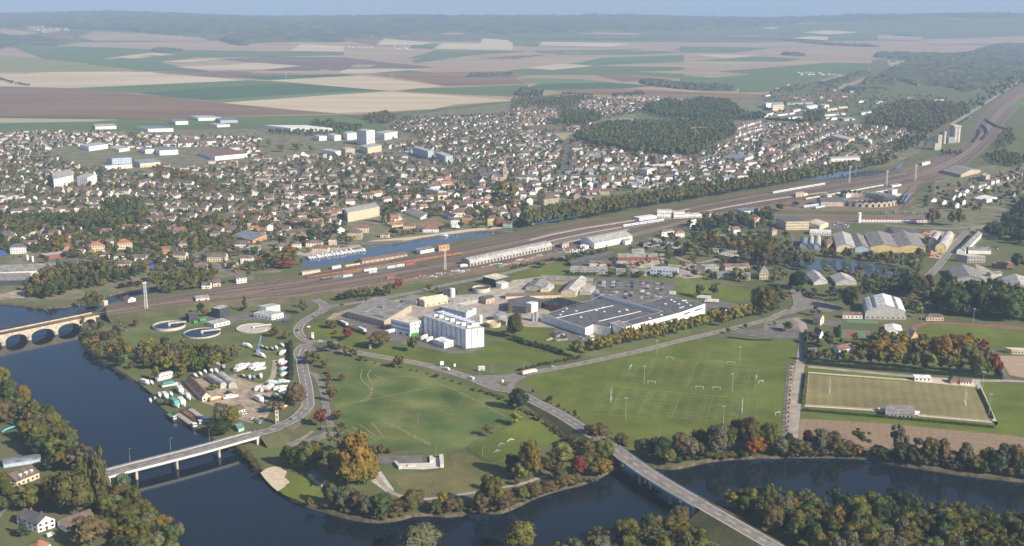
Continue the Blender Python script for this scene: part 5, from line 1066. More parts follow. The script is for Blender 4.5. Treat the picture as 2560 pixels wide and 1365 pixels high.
# ---- station
for s_, h_, rf_, k_, l_ in (('B3 1375,1232 1515,1235', 11, 'L', 1, 'tall white station building with arched windows'), ('B3 1532,1238 1636,1238', 9.5, 'L', 0, 'white three-bay station annex right of the main building'), ('B3 1640,1232 1730,1230', 5, 'L', 0, 'low white station wing'), ('B3 1735,1230 1798,1228', 5, 'Y', 0, 'cream station wing beside the brown-roofed one'), ('B3 1803,1228 1925,1220', 5, 'B', 0, 'cream station building with brown hipped roof'), ('B3 1208,1262 1372,1240', 4.5, 'W', 0, 'long white platform canopy building')):
 S('station_building', l_, s_, h_, 'flat' if rf_ in 'LWY' else 'hip', 'W' if rf_ != 'B' else 'c', rf_, depth=13, rise=3, win=(2 if h_ > 6 else 1, 8), key='railway station' if k_ else None)
# ---- right: yellow works, sheds, sports hall
r_, q_, h_, o_ = S('office_block', 'white three-storey office block with long window bands', 'B5 108,318 205,362 425,358', 11.5, 'flat', 'c', 'K', win=(3, 15), win2=(3, 8), key='white office block'); S('arched_hall', 'cream round-roofed hall beside the office block', 'B5 425,328 525,362 610,330', 5, 'barrel', 'c', 'Y', rise=2.2, swap=True, win=(1, 3))
def hall(label, s, h, n, wall, rf, rise, **k): return S('factory_hall', label, s, h, 'gable', wall, rf, rise=rise, n=n, swap=True, **k)
hall('grey-roofed factory hall with cream twin-gabled front', 'B5 652,440 686,566 862,570', 6.5, 1, 'c', 'L', 3.4); hall('narrow grey-fronted factory hall beside the cream gable', 'B5 805,450 862,572 1000,578', 6, 1, 'b', 'G', 3.2); hall('large factory hall with two yellow gables facing the pond', 'B5 945,440 1006,572 1530,578', 7, 2, 'y', 'G', 3.6, key='yellow gabled factory')
S('factory_hall', 'dark-roofed hall behind the yellow gables', 'B5 1145,415 1230,440 1470,450', 9, 'gable', 'g', 'K', rise=4.0, win=None)
for i, (s_, l_, rf_) in enumerate((('B5 345,475 338,535 410,542', 'pale blue half-round barn left of the grey barns', 'S'), ('B5 420,465 415,535 470,545', 'middle grey half-round barn', 'L'), ('B5 480,465 475,545 535,550', 'right grey half-round barn', 'L'))): S('barrel_barn', l_, s_, 3, 'barrel', 'b', rf_, rise=5, swap=True)
S('barrel_hangar', 'left grey half-round hangar beside the orange machines', 'B5 1600,430 1560,492 1640,500', 2.5, 'barrel', 'g', 'L', rise=6, swap=True); S('barrel_hangar', 'right half-round hangar with yellow front and grey door', 'B5 1700,440 1622,560 1722,562', 3, 'barrel', 'y', 'L', rise=7, swap=True, win=(1, 1), key='yellow-fronted hangar'); S('white_shops', 'long white flat-roofed shops before the round barns', 'B5 432,405 635,415', 5, 'flat', 'W', 'W', depth=16, win=(1, 9)); S('brick_house', 'old brown-roofed brick house between barns and grey hall', 'B5 565,490 600,540 652,510', 5, 'gable', 't', 'B', rise=3.4, cat='house'); S('lodge', 'beige lodge with brown roof left of the barns road', 'B5 40,395 75,415 120,405', 7, 'hip', 'e', 'R', rise=2.4, win=(2, 2), cat='house')
S('quay_shed', 'long red-roofed platform shed beyond the sidings', 'B5 920,272 920,285 1545,290', 4, 'gable', 'W', 'N', rise=1.6, win=(1, 22)); S('works_shed', 'long slate-roofed shed along the right road', 'B5 1990,420 1825,585 1905,590', 5, 'gable', 'W', 'G', rise=2.6, swap=True); S('works_wing', 'L-shaped slate wing with white end by the parked vans', 'B5 1925,560 1935,585 2150,590', 5, 'gable', 'W', 'G', rise=2.2); r_ = S('works_office', 'white two-part office with small square windows', 'B5 1812,655 1925,672 2095,672', 8.5, 'flat', 'g', 'Y', win=(2, 6), key='white works office'); S('works_hall', 'big grey asbestos-roofed hall with white ridge lights', 'B5 1735,760 1800,872 2088,885', 6, 'gable', 'g', 'G', rise=4.2, swap=True, win=(1, 4), key='big grey works hall'); S('works_hall', 'grey gable hall at the right edge beside the tall trees', 'B5 2250,860 2305,965 2560,965', 6, 'gable', 'g', 'L', rise=4, swap=True); S('open_barn', 'open timber barn with rusty walls', 'B5 2160,715 2190,722 2358,718', 5, 'mono', 'r', 'G', rise=1.2); S('ruined_shed', 'broken-roofed low shed on the gravel yard', 'B5 2110,790 2150,805 2255,795', 3.5, 'gable', 'g', 'G', rise=1.6)
S('cottage', 'small white gabled cottage before the dark trees', 'B5 1528,985 1600,1002 1625,985', 4, 'gable', 'W', 'G', rise=3, swap=True, win=(1, 1), cat='house'); S('pond_shed', 'left grey gable shed beside the pond', 'B5 395,800 470,885 600,872', 3.5, 'gable', 'g', 'L', rise=3.6, swap=True); S('pond_shed', 'right grey gable shed beside the pond', 'B5 625,820 680,885 878,882', 3.5, 'gable', 'g', 'L', rise=3.6, swap=True, key='pond sheds')
r_, q_, h_, o_ = S('sports_hall', 'big arched sports hall with white and teal roof', 'B5 925,1090 955,1205 1345,1210', 4.5, 'barrel', 'g', 'W', rise=10, swap=True, win=(1, 8), key='arched sports hall')
for v0, z0, z1 in ((.2, .67, .74), (.72, .76, .69)):
 loc_build(MB().add([(*qp(q_, 0, v0), 4.9+10*z0), (*qp(q_, 1, v0), 4.9+10*z0), (*qp(q_, 1, v0+.07), 4.9+10*z1), (*qp(q_, 0, v0+.07), 4.9+10*z1)], [(0, 1, 2, 3)]), 'roof_light_strip', RM['S'], r_, o_)
S('club_house', 'white changing rooms with red roof beside the sports hall', 'B5 742,1180 745,1198 932,1203', 4, 'gable', 'W', 'R', rise=2, win=(1, 5)); S('club_house', 'cream stadium lodge with brown hipped roof', 'B5 1530,1205 1535,1220 1700,1222', 3.6, 'hip', 'c', 'B', rise=3, win=(1, 6), key='stadium lodge')
S('old_house', 'slate-roofed old house beside the sports car park', 'C4 465,110 530,130 568,105', 6, 'gable', 'c', 'G', rise=4, swap=True, chim=1, win=(2, 1), cat='house', key='slate-roofed old house'); S('old_house', 'white gabled house with weathered roof by the lane hedge', 'C4 470,225 525,262 562,235', 4.2, 'gable', 'W', 'B', rise=3.4, swap=True, win=(1, 1), chim=1, cat='house')
S('house', 'white bungalow with dull red roof left of the golden grove', 'C4 655,365 710,402 842,375', 4, 'gable', 'W', 'N', rise=2.2, swap=False, win=(1, 3), cat='house', key='red-roofed bungalow'); S('hut', 'brown hut with dark roof behind the lane hedge', 'C4 412,375 420,388 497,385', 3, 'gable', 't', 'K', rise=1.4, cat='hut')
S('event_tent', 'white ridged event tent beside the running track', 'C4 1140,150 1155,208 1310,212', 3.0, 'gable', 'W', 'W', rise=1.6, n=1, swap=True, key='white event tent', cat='tent'); S('timber_stand', 'pointed tan timber roof next to the white tent', 'C4 1340,225 1395,262 1460,235', 1.5, 'gable', 't', 'Y', rise=5, swap=True, cat='shelter'); S('track_store', 'cream store with pale flat roof at the right edge by the bare pitch', 'C4 2275,380 2345,398 2520,405', 4, 'mono', 'c', 'Y', rise=.5, win=(1, 6))
r_, q_, h_, o_ = S('grandstand', 'grey-roofed covered grandstand on the near side of the rugby pitch', 'C4 1158,945 1150,1000 1420,1015', 3.4, 'mono', 'g', 'G', depth=None, rise=2.2, win=(1, 7), key='rugby grandstand', cat='grandstand')
S('stand', 'white roofed spectator shelter on the far side of the rugby pitch', 'C4 1428,655 1580,660', 3.2, 'mono', 'W', 'W', depth=5, rise=.7, win=(1, 4), cat='shelter'); S('hut', 'brown thatched club hut by the far touchline', 'C4 1765,680 1852,684', 2.6, 'hip', 't', 'B', depth=8, rise=3.4, cat='hut'); S('hut', 'white club cabin with brown roof by the far touchline', 'C4 1858,688 1968,694', 3, 'gable', 'W', 'N', depth=6, rise=1.2, win=(1, 4), cat='hut'); S('dugout', 'left white dugout beside the rugby grandstand', 'C4 1088,945 1138,948', 2, 'barrel', 'W', 'W', depth=2.5, rise=.6, cat='shelter'); S('dugout', 'right white dugout beside the rugby grandstand', 'C4 1422,975 1470,978', 2, 'barrel', 'W', 'W', depth=2.5, rise=.6, cat='shelter')
# ---- left depot, town front
S('timber_depot', 'huge low grey warehouse with white gable end at the left edge', 'C1 -300,540 -300,600 575,560', 7, 'gable', 'w', 'G', rise=4, key='grey riverside warehouse'); S('timber_depot', 'front bay of the grey warehouse with open dark front', 'C1 -300,600 -300,668 300,655', 6, 'gable', 'k', 'G', rise=3); S('filling_station', 'flat petrol station canopy with red stripe', 'C1 375,395 440,412 640,385', 4.6, 'flat', 'r', 'L', key='petrol station canopy', cat='canopy')
S('villa', 'big white three-storey villa with grey roof at left edge of the town', 'C1 92,345 100,362 252,355', 8.5, 'hip', 'W', 'K', depth=None, rise=3.4, win=(3, 6), key='big white villa', cat='house'); S('depot_house', 'white two-storey block with red-brown roof behind the villa', 'C1 190,290 240,305 372,298', 7, 'gable', 'W', 'R', rise=1.6, win=(2, 6)); S('apartment_house', 'left of two ochre apartment houses with orange hipped roofs', 'C1 820,345 855,362 1000,352', 10, 'hip', 'c', 'O', rise=4.4, win=(3, 6), win2=(3, 2), chim=1, key='ochre apartment houses'); S('apartment_house', 'right of two ochre apartment houses with orange hipped roofs', 'C1 1090,320 1115,337 1260,328', 10, 'hip', 'c', 'O', rise=4.4, win=(3, 6), win2=(3, 2), chim=1)
S('supermarket', 'flat-roofed shop with blue-grey roof and tan corner', 'C1 2195,230 2395,275 2530,215', 6, 'flat', 't', 'S', key='blue-grey shop roof', win=(1, 1))
HS = '''615,335,110,6,9,p,R 757,366,80,4,7,W,G 505,195,90,5.5,9,c,R 340,205,130,4.5,8,W,L 55,215,95,6,9,W,K 680,222,70,5,8,W,B 1045,290,70,6.5,8,W,B 1005,402,105,4,9,W,B 1135,412,115,4.5,9,W,B 1322,427,125,4,9,W,B 1522,432,105,4,9,W,B 1180,500,115,6,9,c,B 1700,430,115,8,10,c,B 1578,372,85,7,9,t,R 1735,302,75,5.5,8,e,B 1903,522,120,5,11,W,B 2052,437,175,6.5,12,c,B 2190,482,115,4.5,8,c,B 2338,452,110,6.5,9,W,R 1952,692,80,4.5,8,W,B 2057,672,70,4.5,8,c,B 2032,222,80,8,9,e,B 1842,222,60,6.5,8,c,B 1717,177,100,5.5,9,c,R 1990,152,130,5.5,9,W,B 1745,77,75,5.5,8,c,B 2205,145,150,4.5,9,W,B 2420,345,110,5,9,W,G 1960,25,90,5.5,9,W,R 760,290,80,4.5,8,c,B 2290,300,130,5,10,W,B'''
HC2 = '''995,162,140,7,10,c,R 932,225,135,9,13,e,B 1217,207,80,5,8,c,R 727,277,72,7,9,c,B 547,292,150,5,9,W,R 600,342,160,5,11,c,R 382,312,82,6,9,W,B 235,335,100,6,12,W,R 40,172,115,5,9,W,O 350,190,160,4,12,e,B 260,150,100,4.5,10,W,B 655,192,80,5,9,c,B 590,82,95,5,9,W,O 717,62,105,6,9,W,R 1890,92,80,8,9,W,B 2000,72,85,9,9,t,B 2250,92,110,10,10,y,B 2315,95,70,9,9,r,B 2382,108,80,6,8,m,B 1655,155,150,4.5,12,W,N 1290,50,120,5,11,c,O 1450,125,110,5,10,c,R 90,60,80,6,8,W,R'''
def houses_at(crop, txt):
 for e in txt.split():
  a = e.split(','); x, y, wpx = float(a[0]), float(a[1]), float(a[2])
  HAND.append(('%s %f,%f %f,%f' % (crop, x-wpx/2, y, x+wpx/2, y+random.uniform(-6, 3)), float(a[3]), float(a[4]), a[5], a[6]))
HAND = []
houses_at('C1', HS); houses_at('C2', HC2)
houses_at('B2', '1920,1012,110,9,10,c,B 1470,890,80,5,9,W,B 1390,880,90,5,9,W,B 1640,880,70,7,9,c,B 2195,920,95,5,9,W,O 2000,840,70,6,9,W,B 2200,855,60,9,9,c,G 720,810,75,9,9,W,B 525,810,90,6,9,W,R 370,840,70,7,9,W,B 440,840,60,7,9,W,B 130,860,60,7,9,c,B 370,900,75,7,9,W,R 445,900,70,6,8,W,B 650,850,100,6,9,W,B 960,780,90,5,9,W,R 1065,820,110,6,9,W,R 180,1030,90,5,8,W,B 230,1025,90,6,9,W,B 330,1000,80,5,9,c,R 450,1010,110,5,9,c,B 725,1000,90,6,9,W,O 900,545,90,7,9,W,B 730,625,70,6,9,c,B 640,690,90,5,9,c,R 750,680,80,5,9,W,B 930,625,60,6,8,W,B 1035,650,70,5,9,W,R 1110,635,65,5,8,W,B 1380,605,70,5,8,W,R 280,660,70,5,8,W,B 170,670,90,5,8,W,B 620,860,60,7,9,W,B 830,790,50,7,8,c,B 1640,670,70,6,9,c,B 1710,715,80,7,9,c,R 1830,690,150,5,9,c,R 1950,695,60,4,8,W,B 2110,700,0.1,5,9,W,B'.replace(' 2110,700,0.1,5,9,W,B', ''))
houses_at('B1', '1440,985,80,6,9,e,K 1735,1060,70,5,8,c,R 1960,1035,90,5,9,W,R 1895,970,70,6,8,W,R 2390,1095,90,6,9,W,B 2280,995,110,5,9,c,R 2400,970,80,5,9,c,O 1710,1160,100,6,9,W,R 310,970,110,5,9,W,B 165,970,120,5,9,W,B 600,950,100,5,9,W,B 755,940,110,5,9,W,B 915,935,120,6,9,W,B 560,1015,110,5,9,c,B 450,925,110,4,9,W,B 1740,940,80,6,9,W,K 1650,945,70,5,8,W,B 2050,940,70,5,8,W,B 2200,925,60,6,8,W,B')
# ---- apartment blocks, schools, warehouses of the town (heights measured in the picture)
def A(name, label, s, hpx, wall='W', rf='L', win=None, win2=None, depth=None, roof='flat', key=None, rise=None, n=1, swap=False, cat='building', chim=0):
 return S(name, label, s, hpx, roof, wall, rf, depth=depth, rise=rise, win=win, win2=win2, hpx=True, key=key, n=n, swap=swap, cat=cat, chim=chim)
A('apartment_block', 'left of two white five-storey blocks at the left of the town', 'B1 500,655 515,725 700,684', 85, win=(5, 6), key='white five-storey blocks'); A('apartment_block', 'right of two white five-storey blocks at the left of the town', 'B1 735,700 835,710 922,672', 85, win=(5, 3), win2=(5, 5))
A('school', 'glazed grey three-storey school block with dark roof', 'B1 1015,495 1065,505 1250,492', 62, 'b', 'S', win=(3, 8), key='grey school'); A('school', 'low white school wing before the glazed block', 'B1 970,540 1000,548 1255,530', 34, win=(1, 6), depth=None); A('school', 'school gym with folded blue-grey roofs', 'B1 1260,505 1330,528 1522,512', 42, 'c', 'S', win=(1, 7), roof='gable', n=2, rise=3)
A('gym', 'white gymnasium with dark roof beside the green pitch', 'B1 1465,380 1515,412 1690,402', 45, 'W', 'S', key='white gymnasium'); A('gym', 'small white hall left of the gymnasium', 'B1 1330,375 1380,396 1465,388', 38, 'W', 'S'); A('warehouse', 'long white warehouse with dark red roof stripe', 'B1 1890,410 2040,462 2345,432', 40, 'W', 'N', key='long white warehouse'); A('hall', 'white stepped hall at the playing ground', 'B1 760,350 845,372 1025,345', 42, 'W', 'L'); A('hall', 'white low hall right of the stepped hall', 'B1 1040,355 1130,382 1230,366', 28, 'W', 'L')
A('warehouse', 'cream warehouse at the edge of the green field', 'B1 890,140 905,166 1105,160', 26, 'W', 'L'); A('warehouse', 'white warehouse with dark blue roof at the town edge', 'B1 1290,165 1405,192 1645,186', 32, 'W', 'S', key='dark blue roofed warehouse'); A('warehouse', 'white warehouse with blue side left of the long one', 'B1 1610,100 1665,122 1785,118', 32, 'W', 'S'); A('warehouse', 'long white retail shed farthest up at the town edge', 'B1 1800,62 1880,84 2095,80', 28, 'W', 'L', key='far retail shed'); A('warehouse', 'pale blue shed right of the long retail shed', 'B1 2050,80 2090,105 2255,102', 25, 'b', 'S'); A('shop', 'white shop with flat roof among parked cars', 'B1 1990,130 2060,145 2180,140', 22, 'W', 'L')
for i, s_ in enumerate(('B1 1545,310 1552,338 1672,334', 'B1 1680,300 1692,335 1888,326', 'B1 1890,285 1905,318 2050,308')): A('terrace_block', ('left', 'middle', 'right')[i]+' of three white terraces with red roofs beside the pitch', s_, 35, 'W', 'R', win=(3, 7), roof='hip', rise=3)
S('hypermarket', 'vast low white hypermarket roof at the upper edge of town', 'B2 90,155 330,185 725,185', 8, 'flat', 'W', 'W', depth=None, key='white hypermarket roof')
mur = A('tower_block', 'tallest tower block with blue painted end wall', 'B2 960,308 1050,322 1128,310', 140, 'W', 'L', win2=(10, 9), key='tall tower block')
q_ = mur[1]; a, b = Vector(q_[0]), Vector(q_[1]); d = (b-a).normalized(); nn_ = Vector((d.y, -d.x)); Lw = (b-a).length
M_m = {k: mat('mural_'+k, c, .8, .1, .2) for k, c in (('blue', (0.20, 0.46, 0.66)), ('yellow', (0.62, 0.52, 0.18)), ('pink', (0.56, 0.25, 0.38)), ('pale', (0.60, 0.70, 0.74)))}
loc_build(MB().prism([tuple(a+nn_*.02), tuple(b+nn_*.02), tuple(b+nn_*.08), tuple(a+nn_*.08)], 1, mur[2]-1), 'mural', M_m['pale'], mur[0], mur[3])
for i in range(34):
 u, z, s_ = random.uniform(.03, .8), random.uniform(2, mur[2]-6), random.uniform(.06, .18); p, r2 = a+d*Lw*u, a+d*Lw*(u+s_)
 loc_build(MB().prism([tuple(p+nn_*.08), tuple(r2+nn_*.08), tuple(r2+nn_*(.1+.004*i)), tuple(p+nn_*(.1+.004*i))], z, z+random.uniform(1.2, 4)), 'mural_shape', M_m[random.choice(('blue', 'blue', 'yellow', 'pink'))], mur[0], mur[3])
for s_, hp, l_, w_ in (('B2 1125,255 1220,268 1342,245', 62, 'long white slab with brick-red end right of the tower block', (5, 9)), ('B2 830,250 868,268 955,258', 62, 'narrow white block just left of the tower block', (5, 5)), ('B2 545,262 600,275 672,268', 42, 'farther of two low blocks with pink stairs left of the tower', (3, 5)), ('B2 680,255 745,275 808,268', 50, 'nearer of two low blocks with pink stairs left of the tower', (4, 5)), ('B2 620,405 745,428 806,416', 50, 'grey slab in front of the tower with dark tree at its corner', (4, 4)), ('B2 805,388 850,402 938,398', 52, 'cream four-storey block between the slabs before the tower', (4, 6)), ('B2 985,375 1060,398 1192,372', 58, 'long cream block directly before the tower block', (4, 8)), ('B2 1488,405 1632,448 1684,440', 75, 'left of two blue-white slab blocks on the diagonal street', (5, 3)), ('B2 1705,455 1798,495 1866,488', 75, 'right of two blue-white slab blocks on the diagonal street', (5, 4)), ('B2 838,1000 872,1045 1172,985', 88, 'long cream apartment block with balconies above the basin', (4, 14))):
 A('apartment_block', l_, s_, hp, 'c' if 'cream' in l_ else ('b' if 'blue' in l_ else 'W'), 'L', win=w_, win2=(w_[0], 8), key=('two slab blocks' if 'left of two blue' in l_ else 'long balcony block' if 'balconies' in l_ else None))
A('school', 'flat-roofed school with white end wall below the slope', 'B2 1600,770 1732,800 1808,800', 48, 'W', 'L', win2=(2, 10), key='flat-roofed school'); A('manor', 'large white house with brown gabled roof left of the church', 'B2 2052,672 2118,700 2172,692', 45, 'W', 'B', win=(3, 3), roof='gable', swap=True, rise=4, cat='house'); A('market_hall', 'grey ridged hall behind the basin', 'B2 1410,960 1560,1020 1662,992', 18, 'W', 'G', roof='gable', swap=True, rise=3); A('market_hall', 'long red-striped hall roof by the basin quay', 'B2 1505,1090 1590,1135 1810,1105', 22, 'W', 'N', roof='saw', n=4, rise=1.8, key='red-striped hall'); A('market_hall', 'low hall with bright orange tiled roofs by the basin', 'B2 1225,1075 1290,1095 1400,1080', 18, 'c', 'O', roof='gable', n=2, rise=2.4); A('shed', 'corrugated white shed between orange hall and market hall', 'B2 1290,1010 1310,1045 1385,1020', 20, 'c', 'L')
A('mansion', 'huge beige mansion block with brown hipped roof by the plane trees', 'B3 240,1095 302,1115 446,1098', 62, 'e', 'B', win=(4, 9), win2=(4, 3), roof='hip', rise=5, key='beige mansion block', cat='building'); A('covered_hall', 'wide covered hall with dark brown hipped roof behind the plane trees', 'B3 1040,1040 1125,1060 1332,1025', 30, 'c', 'B', roof='hip', rise=5, win=(1, 12), key='brown covered hall'); A('red_hall', 'low house with orange-red roof beside the beige mansion', 'B3 520,1095 560,1105 655,1095', 22, 'W', 'R', roof='gable', rise=3); A('brick_block', 'orange brick apartment corner behind the plane trees', 'B3 640,1075 705,1090 778,1078', 48, 't', 'S', win=(3, 4), win2=(3, 4))
A('shop', 'curved white flat shop roofs in the town centre', 'B3 1250,745 1300,765 1548,758', 20, 'W', 'W', key='white flat shop roofs'); A('apartment_block', 'cream five-storey block in the town centre', 'B3 1225,825 1280,838 1332,822', 62, 'W', 'L', win=(5, 4), win2=(5, 4), key='cream centre block'); A('shop', 'white two-storey shop below the cream centre block', 'B3 1120,905 1210,922 1290,905', 30, 'W', 'L', win=(2, 6)); A('shop', 'pale blue-roofed supermarket at the wood corner', 'B3 1720,690 1790,705 2000,655', 16, 'W', 'S', key='blue-roofed supermarket'); A('shop', 'grey shop block with bright white end', 'B3 1990,680 2205,698 2288,665', 26, 'W', 'S'); A('glass_hall', 'pale blue and white low hall behind the plane trees', 'B3 1450,975 1580,1000 1740,960', 14, 'W', 'S'); A('apartment_block', 'white town house row beside the blue shop', 'B3 865,700 880,715 945,708', 40, 'W', 'L', win=(3, 4))
A('site_hall', 'brick-ended hall at the edge of the park wood', 'B3 1592,552 1612,562 1745,556', 30, 't', 'L', key='park wood hall'); A('old_farm', 'tan farm building with a pointed turret beyond the park wood', 'B3 1222,342 1230,350 1288,345', 18, 't', 'N', roof='gable', rise=4)
A('apartment_block', 'long cream slab in the right part of town', 'B4 640,650 800,690 856,675', 48, 'c', 'L', win=(4, 3), win2=(4, 12), key='long cream slab'); A('apartment_block', 'long white four-storey block by the canal plane trees', 'B4 622,855 632,875 905,862', 52, 'W', 'L', win=(4, 16), key='long white canal block'); A('apartment_block', 'small white block right of the long canal block', 'B4 940,860 985,880 1022,872', 42, 'W', 'W', win=(3, 2)); A('apartment_block', 'white cube block on the right-hand street', 'B4 965,675 990,690 1022,684', 42, 'W', 'L', win=(3, 3))
for i, (s_, hp, w_, rf_, l_) in enumerate((('B4 70,345 80,372 188,368', 58, 'c', 'L', 'tall cream office of the far industrial estate'), ('B4 -20,330 20,340 70,335', 40, 'W', 'L', 'white wing left of the tall cream office'), ('B4 380,340 410,352 505,340', 26, 'W', 'L', 'white long hall in the far industrial estate'), ('B4 530,335 575,345 615,340', 30, 'W', 'L', 'white tall hall in the far industrial estate'), ('B4 590,365 600,375 697,360', 18, 'c', 'L', 'cream shed in the far industrial estate'), ('B4 700,340 710,348 795,342', 14, 'c', 'L', 'pale round-roofed hall right of the cream shed'), ('B4 915,395 925,408 1030,390', 20, 'W', 'S', 'bright white long hall beside the far wood'), ('B4 -60,415 0,430 92,408', 24, 'W', 'R', 'white hall with red roof at the left of the far estate'), ('B4 225,432 235,448 372,438', 18, 'W', 'N', 'hall with long red roof in the far estate'), ('B4 620,448 635,458 692,450', 18, 'W', 'L', 'small white shed near the red-roofed hall'), ('B4 720,452 760,465 862,455', 14, 'b', 'L', 'pale low shed at the right of the far estate'), ('B4 270,372 280,382 345,366', 14, 'W', 'L', 'white shed before the tall cream office'), ('B4 100,410 130,420 290,398', 14, 'W', 'S', 'grey-roofed white hall below the cream office'), ('B4 370,378 400,385 445,378', 12, 'Y' if False else 'W', 'L', 'small white unit in the middle of the far estate'), ('B4 200,300 220,312 480,300', 14, 'g', 'S', 'long dark blue-grey factory roof behind the far estate'), ('B4 540,405 570,420 790,402', 12, 'W', 'G', 'wide low grey-roofed shed before the far wood'), ('B4 560,440 580,448 640,440', 10, 'W', 'L', 'low white garage in the far estate'), ('B4 1040,290 1070,300 1145,285', 14, 'W', 'S', 'white hall among the far trees'), ('B4 1570,275 1580,285 1705,280', 18, 'W', 'N', 'long white house with red roof beside the far rail line'), ('B4 740,240 745,245 790,238', 12, 'c', 'O', 'lone cream house in the far fields'), ('B4 0,225 10,235 60,225', 12, 'W', 'R', 'white farm at the edge of the far fields'), ('B4 890,285 900,292 985,282', 14, 'W', 'L', 'white sheds behind the far estate'))):
 A('industrial_hall', l_, s_, hp, w_, rf_, key='tall cream estate office' if i == 0 else ('red-roofed estate hall' if i == 8 else None), win=(3, 8) if i == 0 else None)
A('engine_shed', 'old grey locomotive shed with wide ridged roof at the right', 'B4 1690,960 1865,1000 2050,955', 28, 'e', 'G', roof='gable', rise=5, win=(1, 6), swap=True, key='grey locomotive shed'); A('store', 'pale beige box store right of the locomotive shed', 'B4 2050,1015 2100,1035 2140,1020', 45, 'e', 'L'); A('supermarket', 'white flat supermarket at the right edge', 'B4 1985,1215 2110,1242 2210,1212', 24, 'W', 'W', key='white right-hand supermarket'); A('depot_box', 'tan brick box building beside the tracks', 'B4 290,1180 300,1190 378,1180', 40, 'e', 'L', win=(2, 3)); A('depot_box', 'small white box right of the tan brick box', 'B4 375,1168 380,1175 412,1172', 20, 'W', 'W'); A('depot_office', 'cream depot offices left of the white wash plant', 'B4 560,1195 600,1202 640,1195', 38, 'c', 'L', win=(2, 2)); A('depot_office', 'white depot box with blue stripe', 'B4 745,1185 780,1195 835,1185', 32, 'W', 'L'); A('depot_office', 'white cube workshop beside the parked railcars', 'B4 1175,1150 1215,1162 1262,1155', 42, 'W', 'L'); A('depot_office', 'long low white rail store', 'B4 1190,1085 1215,1095 1300,1080', 16, 'W', 'L'); A('depot_office', 'white bus-like hall on the depot road', 'B4 1490,880 1500,890 1575,870', 20, 'W', 'W')
for i, (s_, hp) in enumerate((('B4 1540,1230 1585,1240 1635,1230', 26), ('B4 1635,1250 1690,1260 1730,1250', 28), ('B4 1735,1280 1810,1298 1850,1285', 38), ('B4 1830,1250 1880,1260 1912,1252', 34), ('B4 1760,1210 1790,1218 1825,1205', 30), ('B4 1870,1145 1900,1152 1945,1140', 24), ('B4 2050,1130 2110,1120 2140,1105', 20), ('B4 2300,1180 2360,1185 2390,1170', 24))):
 A('house', '%s white brown-roofed house from the left beside the roundhouse' % ('first second third fourth fifth sixth seventh eighth'.split()[i]), s_, hp, 'W', 'B', roof='gable', swap=True, win=(2, 2), rise=2.6, cat='house')
S('motel', 'long white motel-like building with blue-grey roof before the station road', 'B3 2130,1165 2200,1195 2365,1185', 4, 'flat', 'W', 'S', win=(1, 9))
S('lone_chapel', 'small white chapel tower in the village', 'B3 893,178 897,182 905,180', 14, 'pyramid', 'W', 'S', rise=8, cat='chapel', key='village chapel')
# ---- town church
def church():
 x, y = W('B2 2362,655')[0]; root = empty('church', (x, y, 0)); tag(root, 'stone church with tall slender tan spire in the middle of town', 'church'); LAND['church spire'] = (x, y)
 st = mat('church_stone', (0.50, 0.42, 0.33), .9, .12, .4); sp = mat('spire_stone', (0.42, 0.30, 0.22), .9, .1, .4); sl = RM['K']
 MB().box(-3.4, 3.4, -3.4, 3.4, -.3, 19).build('tower', st, root)
 MB().add([(-2.9, -2.9, 19), (2.9, -2.9, 19), (2.9, 2.9, 19), (-2.9, 2.9, 19), (0, 0, 46)], [(0, 1, 4), (1, 2, 4), (2, 3, 4), (3, 0, 4)]).build('spire', sp, root)
 for i, (a, b) in enumerate(((-3, -3), (3, -3), (3, 3), (-3, 3))): MB().cyl(a, b, .8, 19, 24, 6, .05).build('pinnacle', st, root)
 for s_ in (0, 1):
  m = MB(); m.box(-.9, .9, -3.5, -3.38, 13, 17) if s_ == 0 else m.box(3.38, 3.5, -.9, .9, 13, 17); m.build('belfry_opening', M_glass, root)
 q = [(-40, 2), (-3.4, -5), (-.5, 9), (-37, 16)]; wa, rf_ = roof_faces('gable', q, 9, 7, .4); wa.build('nave', st, root); rf_.build('nave_roof', sl, root)
 q = [(-24, -6), (-15, -7.6), (-9, 18), (-18, 20)]; q = [q[1], q[2], q[3], q[0]]; wa, rf_ = roof_faces('gable', q, 8.6, 6, .3); wa.build('transept', st, root); rf_.build('transept_roof', sl, root)
 for i in range(6): MB().box(-36+5*i, -34.6+5*i, 1.2-1.0*i-.5, 1.3-1.0*i+.5, 3, 7.5).build('window', M_glass, root)
 occupy(x-18, y+5, 20); occupy(x, y, 6)
church()
# ------------------------------------------------------------------ the town's houses
S('rail_store', 'long brown-roofed stone store between basin and tracks', 'C2 972,436 1005,456 1434,388', 3.6, 'gable', 'e', 'N', rise=1.7, win=(1, 9), key='long stone rail store'); S('brick_substation', 'square rust-brick building on the rail bank of the basin', 'C2 1722,335 1735,350 1835,335', 9, 'flat', 't', 'N', win=(2, 3), key='brick substation'); S('rail_shed', 'dark flat shed with white front beside the brick substation', 'C2 1515,345 1560,370 1690,345', 5, 'flat', 'W', 'G'); S('rail_cabin', 'cream rail crew building with row of windows', 'C2 845,490 848,498 990,478', 4, 'flat', 'c', 'N', win=(1, 8)); S('rail_cabin', 'white rail store left of the cream crew building', 'C2 715,505 725,515 808,500', 4, 'flat', 'W', 'L'); S('rail_cabin', 'long low cream cabin farthest left on the rail bank', 'C2 430,550 440,562 612,538', 3.2, 'flat', 'c', 'L')
HOUSES = []                       # (x, y, angle, width, depth, eaves, rise, hip, wall, roof)
_hn = 0
